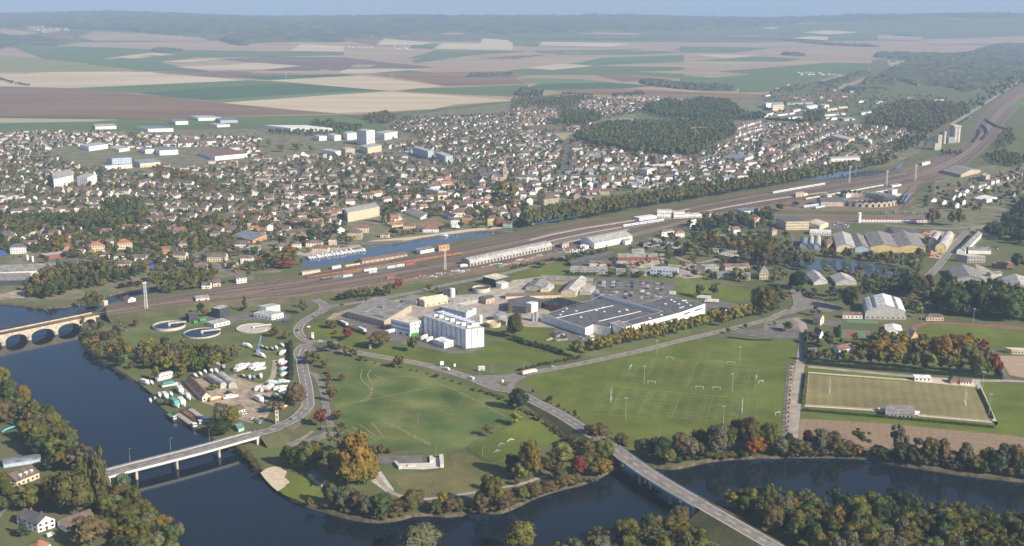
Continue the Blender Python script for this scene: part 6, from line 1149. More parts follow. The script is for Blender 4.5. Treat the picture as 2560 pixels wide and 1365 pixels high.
for s_, h_, d_, w_, r2 in HAND:
 q = fp(s_, d_); a, b = q[0], q[1]
 HOUSES.append(dict(x=sum(p[0] for p in q)/4, y=sum(p[1] for p in q)/4, a=math.atan2(b[1]-a[1], b[0]-a[0]), w=math.dist(a, b), d=d_, h=h_, hip=random.random() < .35, wc=w_, rc=r2, hand=True, gf=False))
 occupy(HOUSES[-1]['x'], HOUSES[-1]['y'], max(HOUSES[-1]['w'], d_)*.5)
TH = {}
for t in TREES: TH.setdefault((int(t['x']//20), int(t['y']//20)), []).append((t['x'], t['y'], t['w']))
def near_tree(x, y, r):
 k, j = int(x//20), int(y//20)
 return any((a-x)**2+(b-y)**2 < (r+c*.4)**2 for i in (-1, 0, 1) for m in (-1, 0, 1) for a, b, c in TH.get((k+i, j+m), ()))
ROADP = {}
for o in list(COL.objects):
 if o.type == 'MESH' and o.name.split('.')[0] in ('road', 'street', 'lane'):
  vv = [v.co for v in o.data.vertices]; n = len(vv)//2
  for i in range(0, n, 2): c = (vv[i]+vv[i+n])/2; ROADP.setdefault((int(c.x//15), int(c.y//15)), []).append((c.x, c.y))
def near_road(x, y, r):
 k, j = int(x//15), int(y//15)
 return any((a-x)**2+(b-y)**2 < r*r for i in (-1, 0, 1) for m in (-1, 0, 1) for a, b in ROADP.get((k+i, j+m), ()))
OG = {}
def occ_index():
 OG.clear()
 for a, b, c in OCC:
  for i in range(int((a-c)//30), int((a+c)//30)+1):
   for j in range(int((b-c)//30), int((b+c)//30)+1): OG.setdefault((i, j), []).append((a, b, c))
occ_index()
def free2(x, y, r): return all((a-x)**2+(b-y)**2 > (c+r)**2 for a, b, c in OG.get((int(x//30), int(y//30)), ()))
NOGO = [W(s_) for s_ in ('B1 440,370 640,330 1310,375 1310,400 2000,330 2350,380 2350,470 1900,470 1700,430 1560,540 960,560 700,500', 'B2 90,130 760,170 760,210 160,200', 'C2 380,300 1100,200 2465,60 2465,500 380,700', 'B2 900,880 1180,860 1290,1060 860,1050', 'B3 100,355 500,350 500,420 150,410', 'B3 390,420 680,415 600,500 480,495', 'B3 880,1000 1340,960 1340,1060 1000,1060', 'B5 0,0 1,0 1,1', 'B2 1200,280 1600,240 1600,280 1250,330')]
def region(s, dirs, gx, gy, prob, roofs, jit=2.0, ang=.12, tall=0.0, streets=True):
 pts = W(s); a, b = W(dirs); th = math.atan2(b[1]-a[1], b[0]-a[0]); ct, st = math.cos(th), math.sin(th)
 loc = [(x*ct+y*st, -x*st+y*ct) for x, y in pts]; x0, x1 = min(p[0] for p in loc), max(p[0] for p in loc); y0, y1 = min(p[1] for p in loc), max(p[1] for p in loc)
 v = y0; k = 0
 while v < y1:
  u = x0+random.uniform(0, gx)
  while u < x1:
   xx, yy = u+random.uniform(-jit, jit), v+random.uniform(-jit, jit)*1.5; x, y = xx*ct-yy*st, xx*st+yy*ct; u += gx*random.uniform(.85, 1.3)
   if random.random() > prob or not inpoly(x, y, pts) or any(inpoly(x, y, p) for p in NOGO): continue
   w_, d_ = random.uniform(10, 15) if random.random() > .1+tall*.3 else random.uniform(16, 25), random.uniform(8.5, 10.5); r = max(w_, d_)*.5
   if not free2(x, y, r+1) or near_tree(x, y, r*.7) or near_road(x, y, r+4.5): continue
   gf = random.random() < .28
   HOUSES.append(dict(x=x, y=y, a=th+random.gauss(0, ang)+(math.pi/2 if gf else 0), w=w_, d=d_, h=random.choice((3.4, 4.6, 5.4, 5.8, 6.2))+(2.2 if random.random() < tall else 0), hip=random.random() < .25, wc=random.choice('WWWWWwwwce'), rc=random.choice(roofs), hand=False, gf=gf))
   OG.setdefault((int(x//30), int(y//30)), []).append((x, y, r)); OCC.append((x, y, r))
   for i in (-1, 0, 1):
    for j in (-1, 0, 1):
     if i or j: OG.setdefault((int(x//30)+i, int(y//30)+j), []).append((x, y, r))
  k += 1
  if k % 2 and streets:
   run = []; vs_ = v+gy*.31; u = x0
   while u < x1+9:
    x, y = u*ct-vs_*st, u*st+vs_*ct
    ok = u < x1 and inpoly(x, y, pts) and free2(x, y, 5) and not near_tree(x, y, 2) and not any(inpoly(x, y, p) for p in NOGO)
    if ok: run.append((x, y))
    else:
     if len(run) > 5: ribbon('street', run, 6.5, .15, M_pale if random.random() < .4 else M_asph)
     run = []
    u += 8
  v += gy*(.62 if k % 2 else 1.38)
br = 'BBBBBBBBNR'
region('B1 -60,470 440,372 700,505 1450,610 2100,745 2465,865 B2 850,900 850,1050 B1 2465,1240 1400,1240 900,1200 -60,1250', 'B1 1040,690 1480,705', 21, 46, .85, br)
region('B1 -60,205 500,190 900,205 1300,205 1700,230 2465,250 2465,480 1900,400 1400,350 640,330 440,372 -60,470', 'B1 200,240 800,225', 18, 36, .9, 'BBBBBNRK')
region('B1 1450,500 2465,475 B2 500,400 600,560 0,880 B1 2465,860 2100,740 1450,600', 'B1 1900,540 2465,540', 21, 46, .85, br)
region('B2 0,440 500,400 1250,410 1500,450 1950,625 1850,660 1300,720 1150,880 800,905 0,880', 'B2 300,600 1000,590', 22, 46, .82, br)
region('B2 850,640 1950,640 2060,680 2300,700 2300,1090 1800,1070 1300,960 1250,880', 'B2 1500,900 2100,840', 19, 40, .8, 'BBBBRNO', tall=.35)
region('B2 -100,880 850,890 850,1060 1150,1080 850,1160 850,1300 400,1330 -100,1260', 'B2 100,1040 600,1010', 20, 40, .8, 'BBBBRRO', tall=.25)
region('B2 1200,330 1600,255 1560,190 1270,160 1420,60 2465,25 2465,690 2000,620 1500,430', 'B2 1600,290 2150,190', 18, 40, .9, 'BBBBBBNRK')
region('B3 0,350 480,492 700,560 900,595 1500,665 1760,645 1900,565 2465,425 2465,870 1900,935 1100,1000 700,1060 260,1075 0,870', 'B3 100,740 640,740', 18, 34, .88, 'BBBBBRNKS', ang=.35, tall=.35)
region('B3 0,195 430,215 430,345 300,350 100,362 0,335', 'B3 0,300 400,280', 15, 28, .9, 'BBRRN'); region('B3 620,125 1000,85 1400,100 1470,150 1200,212 900,272 850,245 640,205', 'B3 700,180 1200,140', 14, 26, .9, 'BBRRN', ang=.4)
region('B3 720,345 1060,318 1060,372 740,392', 'B3 740,375 1050,335', 15, 26, .95, 'BR'); region('B3 1590,308 1840,300 1830,348 1600,352', 'B3 1600,330 1830,320', 15, 26, .9, 'BR'); region('B3 480,372 700,365 690,415 500,420', 'B3 500,400 690,385', 16, 26, .9, 'BR')
region('B4 0,490 900,520 1250,550 1560,545 1500,605 1190,705 1210,815 800,900 400,975 0,1010', 'B4 195,785 600,632', 16, 32, .9, 'BBBRNO', tall=.2); region('B3 2120,330 2465,325 2465,425 2080,560', 'B3 2090,555 2465,430', 14, 26, .95, 'BBRRN')
region('B4 1640,1130 2100,1060 2465,940 2560,930 2560,1130 2000,1190 1900,1240', 'B4 1940,1160 2465,1010', 18, 32, .8, 'BBBR'); region('B4 40,100 1500,260 1700,330 1100,330 100,260', 'B4 100,240 700,250', 40, 70, .15, 'BRL')
region('B2 2300,700 2465,700 2600,880 2640,1080 2465,1110 2300,1090', 'B2 2300,900 2600,880', 20, 38, .8, 'BBBRN', tall=.4); region('C3 1650,80 2300,30 2465,60 2465,180 1900,190 1650,150', 'C3 1700,120 2400,90', 24, 40, .5, 'BBRR'); region('A1 180,195 500,205 500,230 340,245 200,225', 'A1 200,210 480,215', 22, 90, .9, 'BR', jit=5, streets=False); region('A1 20,310 90,315 440,320 440,335 30,330', 'A1 20,320 440,328', 26, 60, .6, 'BR', jit=5, streets=False)
for s_ in ('A2 40,345 560,355 560,370 60,355', 'A2 1590,225 1950,232 1950,240 1600,238', 'A3 1540,452 1680,460 1670,470 1540,462', 'A3 860,540 1060,545 1200,565 900,560', 'A3 2360,325 2560,322 2560,335 2360,335'):
 region(s_, s_[:2]+' 0,100 100,100', 26, 80, .8, 'BRK', jit=6, streets=False)
def seen(x, y, z=0, m=30):
 u, v = pix(x, y, z); return -m < u < IW+m and v < IH+m*2
for h in HOUSES: h['size'] = h['w']*h['h']/(h['x']**2+h['y']**2) if seen(h['x'], h['y']) else 0
HOUSES.sort(key=lambda h: (not h['hand'], -h['size']))
N_SOLO = 300-sum(1 for o in COL.objects if o.get('category') == 'house')
WNAME = {'W': 'white', 'w': 'off-white', 'c': 'cream', 'e': 'beige', 'y': 'ochre', 'p': 'pink', 't': 'tan', 'r': 'dark red', 'm': 'mint', 'g': 'grey', 'b': 'pale blue', 'k': 'black'}
RNAME = {'B': 'brown', 'R': 'red-brown', 'O': 'orange', 'G': 'grey', 'K': 'slate', 'N': 'rusty', 'L': 'pale flat', 'S': 'blue-grey', 'Y': 'pale', 'W': 'white'}
AUTO = []            # (object, look, noun) to be labelled by place at the end
HT = {}
def house_parts(hip, w_, d_, h_):
 """shared meshes of a house of that size"""
 k = (hip, round(w_), round(d_), round(h_*2))
 if k in HT: return HT[k]
 w_, d_, h_ = k[1], k[2], k[3]/2; q = [(-w_/2, -d_/2), (w_/2, -d_/2), (w_/2, d_/2), (-w_/2, d_/2)]; rise = d_*.34
 wa, rf_ = roof_faces('hip' if hip else 'gable', q, h_, rise, .35)
 win = MB(); rows = 2 if h_ > 4.4 else 1; n = max(2, int(w_//3))
 for r in range(rows):
  for c in range(n):
   x = -w_/2+w_*(c+.5)/n
   win.box(x-.55, x+.55, -d_/2-.05, -d_/2+.05, .9+2.6*r, 2.2+2.6*r)
  for y in (-d_*.22, d_*.22): win.box(w_/2-.05, w_/2+.05, y-.5, y+.5, .9+2.6*r, 2.2+2.6*r)
 do = MB().box(w_*.12-.5, w_*.12+.5, -d_/2-.07, -d_/2+.05, .02, 2.1)
 ch = MB().box(w_*.22, w_*.22+.7, -.35, .35, h_+rise*.3, h_+rise+.9)
 HT[k] = [(n_, mesh(n_, b_.v, b_.f)) for n_, b_ in (('wall', wa), ('roof', rf_), ('windows', win), ('door', do), ('chimney', ch))]
 return HT[k]
for i, h in enumerate(HOUSES):
 if i >= N_SOLO or h['size'] == 0: continue
 root = empty('house', (h['x'], h['y'], hills(h['x'], h['y'])), h['a']); root['category'] = 'house'; root['group'] = 'houses of the town'
 sx = FPX/math.hypot(h['y'], CAMH); par = {}
 for n_, me in house_parts(h['hip'], h['w'], h['d'], h['h']):
  if n_ == 'door' and sx < 1.7: continue
  o = bpy.data.objects.new(n_, me); COL.objects.link(o); o.parent = par['roof'] if n_ == 'chimney' else root; par[n_] = o
  if not me.materials: me.materials.append(None)
  o.material_slots[0].link = 'OBJECT'
  o.material_slots[0].material = {'wall': WM[h['wc']], 'roof': RM[h['rc']], 'windows': M_glass, 'door': M_door, 'chimney': M_brick}[n_]
  if n_ == 'windows': o['kind'] = 'stuff'
 AUTO.append((root, '%s %shouse with %s roof' % (WNAME[h['wc']], 'two-storey ' if h['h'] > 4.4 else 'low ', RNAME[h['rc']]), 'house'))
def mass_houses():
 mats = [WM[k] for k in 'Wwcepytrmgbk']+[RM[k] for k in 'BROGKNLSYW']+[M_glass]; idx = {('w', k): i for i, k in enumerate('Wwcepytrmgbk')}; idx.update({('r', k): 12+i for i, k in enumerate('BROGKNLSYW')})
 V, F, MI = [], [], []
 for h in HOUSES[N_SOLO:]+[x for x in HOUSES[:N_SOLO] if x['size'] == 0]:
  ca, sa = math.cos(h['a']), math.sin(h['a']); z = hills(h['x'], h['y'])
  for n_, me in house_parts(h['hip'], h['w'], h['d'], h['h']):
   if n_ in ('door', 'chimney'): continue
   n0 = len(V); V += [(h['x']+v.co.x*ca-v.co.y*sa, h['y']+v.co.x*sa+v.co.y*ca, z+v.co.z) for v in me.vertices]
   for p in me.polygons: F.append(tuple(n0+j for j in p.vertices)); MI.append({'wall': idx['w', h['wc']], 'roof': idx['r', h['rc']]}.get(n_, 22))
 me = mesh('far_houses', V, F)
 for m in mats: me.materials.append(m)
 me.polygons.foreach_set('material_index', MI)
 tag(link('far_houses', me), 'many small white and brown houses of the far town', 'houses', None, 'stuff')
mass_houses()
LOG = ['houses %d solo %d' % (len(HOUSES), N_SOLO)]
# gardens: trees and shrubs between the houses
occ_index()
def gaps(x, y): return free2(x, y, 2.2) and not near_road(x, y, 6) and not any(inpoly(x, y, p) for p in NOGO)
TC = ('o', 'o', 'g', 'g', 'd', 'o', 's', 'o', 'l', 'b', 'g', 'o', 's', 'Y', 'p', 'p', 'd', 'G')
for s_, gap in (('B1 -60,330 640,330 700,500 1450,600 2465,480 B2 1250,410 1950,625 2300,700 2200,1080 1300,960 850,1060 850,1280 B1 2465,1240 900,1290 -60,1330', 10.5), ('B1 -60,205 900,205 1700,230 2465,250 2465,470 1900,400 1400,350 640,330 -60,330', 13), ('B2 1200,330 1600,255 1270,160 1420,60 2465,25 2465,690 2000,620 1500,430', 11.5), ('B3 0,100 650,90 1470,150 1250,230 870,300 700,350 480,492 700,560 1500,665 1900,565 2465,425 2465,870 1900,935 1100,1000 260,1075 0,870', 11.5), ('B4 0,490 900,520 1560,545 1190,705 1210,815 400,975 0,1010', 12), ('B4 1540,1130 2465,930 2560,930 2560,1300 1900,1330 1500,1300', 14), ('B4 0,230 1000,210 1700,240 1900,330 1040,385 900,490 0,480', 26), ('C1 -20,0 2465,0 2465,300 2000,330 1700,420 600,420 300,330 -20,330', 9), ('C1 300,420 1700,425 2000,350 2465,310 C2 900,180 480,330 200,480 C1 2465,600 2050,560 1400,560 1000,540 700,520', 9.5), ('B2 2200,700 2465,700 2640,1080 2465,1110 2200,1080', 9), ('C3 300,420 1000,330 1400,200 2465,150 2465,640 1800,600 1000,590 500,440', 17), ('B5 -40,400 300,560 450,640 200,760 300,900 900,1000 1300,1000 1560,960 1560,1180 900,1000 300,1010 -40,900', 12)):
 scatter(s_, gap, (5, 11), (6.5, 11), TC if 'C3 300' not in s_ else ('o', 'g', 'b', 'd'), ('round', 'round', 'oval', 'bush', 'round', 'conifer'), keep=gaps, n_try=1.2)
# ------------------------------------------------------------------ bridges, tanks, masts
M_galv = mat('galvanised_steel', (0.45, 0.46, 0.47), .5, .1, .6, metal=.4); M_white = mat('white_paint', (0.80, 0.79, 0.77), .6, .05, .5); M_dark = mat('dark_steel', (0.09, 0.085, 0.08), .7, .15, .5)
M_pier = mat('pier_concrete', (0.46, 0.41, 0.33), .9, .15, .3); M_stone = mat('viaduct_stone', (0.50, 0.42, 0.29), .9, .13, .35); M_orange = mat('orange_paint', (0.52, 0.23, 0.085), .7, .12, .4); M_red = mat('red_paint', (0.45, 0.06, 0.035), .6, .12, .4)
def bridge(name, label, xy, z, wd, x0, x1, piers, key, rail):
 I = [i for i in range(len(xy)) if x0 <= pix(*xy[i], z[i])[0] <= x1]; i0, i1 = I[0], I[-1]; o = xy[(i0+i1)//2]; root = empty(name, (*o, 0)); tag(root, label, 'bridge'); LAND[key] = o
 c = xy[i0:i1+1]; zz = z[i0:i1+1]; n = len(c); L, R_ = offset_line(c, wd/2+.5), offset_line(c, -wd/2-.5)
 mb = MB(); v = [(*p, q-.06) for p, q in zip(L, zz)]+[(*p, q-.06) for p, q in zip(R_, zz)]+[(*p, q-1.5) for p, q in zip(L, zz)]+[(*p, q-1.5) for p, q in zip(R_, zz)]
 mb.add(v, [(n+i, n+i+1, i+1, i) for i in range(n-1)]+[(2*n+i, 2*n+i+1, 3*n+i+1, 3*n+i) for i in range(n-1)]+[(i, i+1, 2*n+i+1, 2*n+i) for i in range(n-1)]+[(3*n+i, 3*n+i+1, n+i+1, n+i) for i in range(n-1)])
 loc_build(mb, 'deck', M_conc, root, o)
 for sgn in (1, -1):
  e = offset_line(c, sgn*(wd/2+.35)); mb = MB()
  for i in range(n-1):
   for hh, r in ((.55, .09), (1.05, .11)): mb.bar((*e[i], zz[i]+hh), (*e[i+1], zz[i+1]+hh), r)
   if i % 2 == 0: mb.bar((*e[i], zz[i]-.1), (*e[i], zz[i]+1.1), .07)
  loc_build(mb, 'guard_rail', rail, root, o)
  mb = MB(); f = offset_line(c, sgn*(wd/2+.5)); g = offset_line(c, sgn*(wd/2+.62))
  for i in range(n-1): mb.add([(*f[i], zz[i]-.8), (*f[i+1], zz[i+1]-.8), (*f[i+1], zz[i+1]+.12), (*f[i], zz[i]+.12), (*g[i], zz[i]-.8), (*g[i+1], zz[i+1]-.8), (*g[i+1], zz[i+1]+.12), (*g[i], zz[i]+.12)], [(4, 5, 6, 7), (0, 3, 2, 1), (3, 7, 6, 2), (0, 1, 5, 4)])
  loc_build(mb, 'fascia', M_white, root, o)
 for px in piers:
  i = min(range(n), key=lambda k: abs(pix(*c[k], -1.6)[0]-px)); d = Vector((c[min(n-1, i+1)][0]-c[max(0, i-1)][0], c[min(n-1, i+1)][1]-c[max(0, i-1)][1])).normalized(); nn_ = Vector((-d.y, d.x)); pp = MB()
  for s_ in (-.36, 0, .36): q = Vector(c[i])+nn_*wd*s_; pp.cyl(q.x, q.y, .95, -3.2, zz[i]-2.2, 12)
  a, b = Vector(c[i])+nn_*wd*.48, Vector(c[i])-nn_*wd*.48; pp.prism([tuple(a+d*.8), tuple(a-d*.8), tuple(b-d*.8), tuple(b+d*.8)], zz[i]-2.3, zz[i]-1.5)
  loc_build(pp, 'pier', M_pier, root, o)
 for i in (0, n-1):
  d = Vector((c[1][0]-c[0][0], c[1][1]-c[0][1])).normalized(); nn_ = Vector((-d.y, d.x)); sg = -1 if i == 0 else 1; a, b = Vector(c[i])+nn_*(wd/2+.4), Vector(c[i])-nn_*(wd/2+.4)
  loc_build(MB().prism([tuple(a-d*1.2), tuple(b-d*1.2), tuple(b+d*1.2), tuple(a+d*1.2)], -2, zz[i]-.4), 'abutment', M_conc, root, o)
bridge('road_bridge', 'slim concrete road bridge over the river at lower left', R2[1], R2[2], 10.5, 262, 645, (337, 441, 541), 'left road bridge', M_galv)
bridge('road_bridge', 'long straight road bridge crossing the river at lower right', R1[1], R1[2], 10.5, 1528, 1760, (1612, 1690), 'right road bridge', mat('green_rail', (0.10, 0.19, 0.16), .7, .1, .5))
def lamp(px, py, h, name='street_lamp', label=None, arm=1.4, z=0, base=None, r=.11):
 x, y = G(px, py, z) if base is None else base; root = empty(name, (x, y, z)); tag(root, None, 'lamp')
 MB().cyl(0, 0, r, 0, h, 6, r*.6).build('pole', M_galv, root); b = MB(); b.bar((0, 0, h-.1), (arm, -.3, h+.15), .06); b.box(arm-.5, arm+.2, -.5, -.1, h+.08, h+.28); b.build('lamp_head', M_galv, root)
 if label: root['label'] = label
 else: AUTO.append((root, 'slender grey street lamp', 'lamp'))
 return root
for i, (a, b) in enumerate(((325, 1153), (427, 1127), (524, 1103))): lamp(a, b, 9, label=('leftmost', 'middle', 'rightmost')[i]+' lamp post on the far side of the left road bridge', z=6)
for a, b in ((741, 1055), (741, 880), (1200, 938), (1231, 935), (1310, 930), (700, 800), (1045, 1060), (1090, 1143), (1207, 1145), (1315, 1110), (1985, 835)): lamp(a, b, 8)
def viaduct():
 """stone railway bridge of shallow arches on the left"""
 def edge(tab, px, z):
  t = P(tab); k = max(i for i in range(len(t)-1) if t[i][0] <= px); f = (px-t[k][0])/(t[k+1][0]-t[k][0]); return Vector(G(px, t[k][1]+f*(t[k+1][1]-t[k][1]), z))
 A0, A1 = edge(RS, -58, 7.1), edge(RS, 238, 7.0); d = (A1-A0).normalized(); L = (A1-A0).length
 B0 = edge(RN, -40, 7.1); nn_ = Vector((-d.y, d.x)); wd = 15.0
 def stn(px):
  lo, hi = 0, L
  for _ in range(40):
   m = (lo+hi)/2; q = A0+d*m
   if pix(q.x, q.y, -1.6)[0] < px: lo = m
   else: hi = m
  return lo
 root = empty('railway_viaduct', (A0.x, A0.y, 0)); tag(root, 'cream stone railway viaduct with shallow arches at the left edge', 'viaduct'); LAND['railway viaduct'] = tuple(A0+d*L*.6); o = (A0.x, A0.y)
 st = [stn(p) for p in (-52, 8, 73, 140, 205)]; st = [0]+st+[L+2]
 f = lambda s_, v, z: (*(A0+d*s_+nn_*v), z)
 deck = MB(); deck.add([f(-5, 0, 7.0), f(L+4, 0, 7.0), f(L+4, wd, 7.0), f(-5, wd, 7.0)], [(0, 1, 2, 3)]); loc_build(deck, 'deck', M_ball, root, o)
 for s_, m_ in ((.1, .55), (wd-.65, .55)):
  q = MB(); q.add([f(-5, s_-.3, 6.4), f(L+4, s_-.3, 6.4), f(L+4, s_+.55, 6.4), f(-5, s_+.55, 6.4), f(-5, s_-.3, 8.0), f(L+4, s_-.3, 8.0), f(L+4, s_+.55, 8.0), f(-5, s_+.55, 8.0)], [(0, 1, 5, 4), (1, 2, 6, 5), (2, 3, 7, 6), (3, 0, 4, 7), (4, 5, 6, 7)]); loc_build(q, 'parapet', M_stone, root, o)
 for a, b in zip(st, st[1:]):
  x0, x1 = a+1.7, b-1.7
  if x1-x0 < 8:
   q = MB(); q.add([f(a, 0, -2), f(b, 0, -2), f(b, 0, 6.9), f(a, 0, 6.9)], [(0, 1, 2, 3)]); loc_build(q, 'abutment', M_stone, root, o); continue
  N = 18; cv = [(x0+(x1-x0)*i/N, .2+5.6*math.sqrt(max(0, 1-(2*i/N-1)**2))) for i in range(N+1)]; q = MB()
  for v_ in (0, wd):
   n0 = len(q.v); q.v += [f(s_, v_, z) for s_, z in cv]+[f(s_, v_, 6.95) for s_, z in cv]
   for i in range(N): t = (n0+i, n0+i+1, n0+N+2+i, n0+N+1+i); q.f.append(t if v_ == 0 else t[::-1])
  n0 = len(q.v); q.v += [f(s_, 0, z) for s_, z in cv]+[f(s_, wd, z) for s_, z in cv]; q.f += [(n0+i, n0+N+1+i, n0+N+2+i, n0+i+1) for i in range(N)]
  loc_build(q, 'arch', M_stone, root, o)
  rg = MB()
  for i in range(N): rg.add([f(cv[i][0], -.12, cv[i][1]), f(cv[i+1][0], -.12, cv[i+1][1]), f(cv[i+1][0], -.12, cv[i+1][1]+.7), f(cv[i][0], -.12, cv[i][1]+.7), f(cv[i][0], .05, cv[i][1]), f(cv[i+1][0], .05, cv[i+1][1]), f(cv[i+1][0], .05, cv[i+1][1]+.7), f(cv[i][0], .05, cv[i][1]+.7)], [(0, 1, 2, 3), (3, 2, 6, 7), (1, 0, 4, 5)])
  loc_build(rg, 'arch_ring', M_pier, root, o)
 for s_ in st[1:-1]:
  q = MB(); w_ = 1.7; q.add([f(s_-w_, 0, -3), f(s_+w_, 0, -3), f(s_+w_, wd, -3), f(s_-w_, wd, -3), f(s_-w_, 0, 6.9), f(s_+w_, 0, 6.9), f(s_+w_, wd, 6.9), f(s_-w_, wd, 6.9)], [(0, 1, 5, 4), (1, 2, 6, 5), (2, 3, 7, 6), (3, 0, 4, 7)])
  cx, cy_, _ = f(s_, -.2, 0); q.cyl(cx, cy_, 2.1, -3, 1.2, 14); q.cyl(cx, cy_, 2.2, 1.2, 1.7, 14, 1.2); q.add([f(s_-.7, -.35, 1.2), f(s_+.7, -.35, 1.2), f(s_+.7, -.35, 8.3), f(s_-.7, -.35, 8.3), f(s_-.7, .05, 1.2), f(s_+.7, .05, 1.2), f(s_+.7, .05, 8.3), f(s_-.7, .05, 8.3)], [(0, 1, 2, 3), (1, 5, 6, 2), (4, 0, 3, 7), (3, 2, 6, 7)]); loc_build(q, 'pier', M_pier, root, o)
viaduct()
def tank(name, label, px, py, r, h, m, top=None, wall=.35, water=None, arm=False, key=None, n=28, z=0):
 """round basin with a thin wall; water level shows inside"""
 x, y = G(px, py); root = empty(name, (x, y, z)); tag(root, label, 'tank'); a = [2*math.pi*i/n for i in range(n)]; q = MB()
 for r0, r1, z0, z1 in ((r, r, -.2, h), (r-wall, r-wall, h, .1)):
  k = len(q.v); q.v += [(r0*math.cos(t), r0*math.sin(t), z0) for t in a]+[(r1*math.cos(t), r1*math.sin(t), z1) for t in a]; q.f += [(k+i, k+(i+1) % n, k+n+(i+1) % n, k+n+i) for i in range(n)]
 k = len(q.v); q.v += [(r*math.cos(t), r*math.sin(t), h) for t in a]+[((r-wall)*math.cos(t), (r-wall)*math.sin(t), h) for t in a]; q.f += [(k+i, k+(i+1) % n, k+n+(i+1) % n, k+n+i) for i in range(n)]
 q.build('tank_wall', m, root); c = MB(); c.add([((r-wall)*math.cos(t), (r-wall)*math.sin(t), h*.55) for t in a], [tuple(range(n))]); c.build('water' if water is not None else 'floor', water or top or M_conc, root)
 if arm:
  b = MB(); b.box(-.6, r+.8, -.8, .8, h+.5, h+.8); b.box(-.6, r+.8, -.85, -.75, h+.8, h+1.6); b.box(-.6, r+.8, .75, .85, h+.8, h+1.6); b.cyl(0, 0, 1.3, .1, h+.9, 10); o = b.build('scraper_bridge', M_conc, root); o.rotation_euler.z = rad(25)
 occupy(x, y, r)
 if key: LAND[key] = (x, y)
tank('clarifier', 'left round clarifier tank full of dark water', 423, 818, 15, 2.6, M_conc, water=M_river, arm=True, key='clarifier tanks'); tank('clarifier', 'right round clarifier tank with inner ring of dark water', 505, 835, 16.5, 1.6, M_conc, water=M_river, arm=True); tank('clarifier', 'empty round tank with grey floor beside the laboratory', 634, 822, 16, 1.2, M_pier, top=M_conc, arm=True); tank('slurry_tank', 'open concrete slurry tank with dark inside by the canopy', 1203, 727, 9.5, 4, M_conc, top=M_dark, key='slurry tank'); tank('slurry_tank', 'yellow-stained open ring tank behind the cold store', 1233, 815, 7.2, 4.2, mat('stained_concrete', (0.48, 0.40, 0.22), .9, .2, .3), top=M_conc)
def cyl_thing(name, label, px, py, r, h, m, cone=0, cat='tank', cap=None, n=16, z=0):
 x, y = G(px, py); root = empty(name, (x, y, z)); tag(root, label, cat); MB().cyl(0, 0, r, -.2, h, n).build('shell', m, root); MB().cyl(0, 0, r, h, h+max(.15, cone), n, .2 if cone else r*.96).build('top', cap or m, root); occupy(x, y, r); return root
cyl_thing('storage_tank', 'grey closed storage tank behind the ring tank', 1249, 800, 6.4, 6, M_galv, .8); cyl_thing('white_silo', 'slim white silo at the corner of the cold store', 1201, 808, 2.0, 8, M_white, .4); cyl_thing('white_silo', 'white silo beside the grey rendered old house', 1131, 742, 2.6, 9, M_white, .6); cyl_thing('steel_silo', 'tall steel milk silo at the left of the factory', 1341, 803, 1.7, 9, M_galv, .5); cyl_thing('steel_silo', 'shorter steel milk silo at the left of the factory', 1333, 803, 1.5, 7.5, M_galv, .5); cyl_thing('water_tower', 'slim white water tower beside the sidings', 2147, 556, 2.6, 14, M_white, .5, cat='tower'); cyl_thing('paddling_pool', 'round garden pool behind the low brown-roofed house', 260, 1288, 2.6, 1.0, mat('pool_green', (0.10, 0.30, 0.22), .3, .1, .5), cat='pool')
def grain_silo():
 x, y = W('B4 1785,668')[0]; root = empty('grain_silo', (x, y, 0)); tag(root, 'tall pale grain silo beside the canal at the right', 'silo'); LAND['tall grain silo'] = (x, y); c = mat('silo_concrete', (0.56, 0.51, 0.42), .9, .08, .2)
 for i in range(3):
  for j in range(2): MB().cyl(6+6.5*j, 4+9*i, 4.6, -.2, 33, 14).build('silo_cell', c, root)
 MB().box(1, 17, -1, 28, 33, 37).build('head_house', c, root); MB().box(-14, 0, -14, -2, 0, 13).build('loading_shed', M_galv, root); MB().cyl(-26, -20, 3.4, 0, 27, 12).build('silo_cell', c, root)
 x, y = W('B4 1655,738')[0]; root = empty('grain_silo', (x, y, 0)); tag(root, 'slim grain elevator left of the tall silo', 'silo'); MB().box(-4, 4, -4, 6, 0, 31).build('elevator_tower', c, root); MB().box(-10, -4, -4, 6, 0, 14).build('annex', c, root); MB().box(4, 9, 10, 18, 0, 28).build('elevator_tower', c, root); occupy(x, y, 14)
grain_silo()
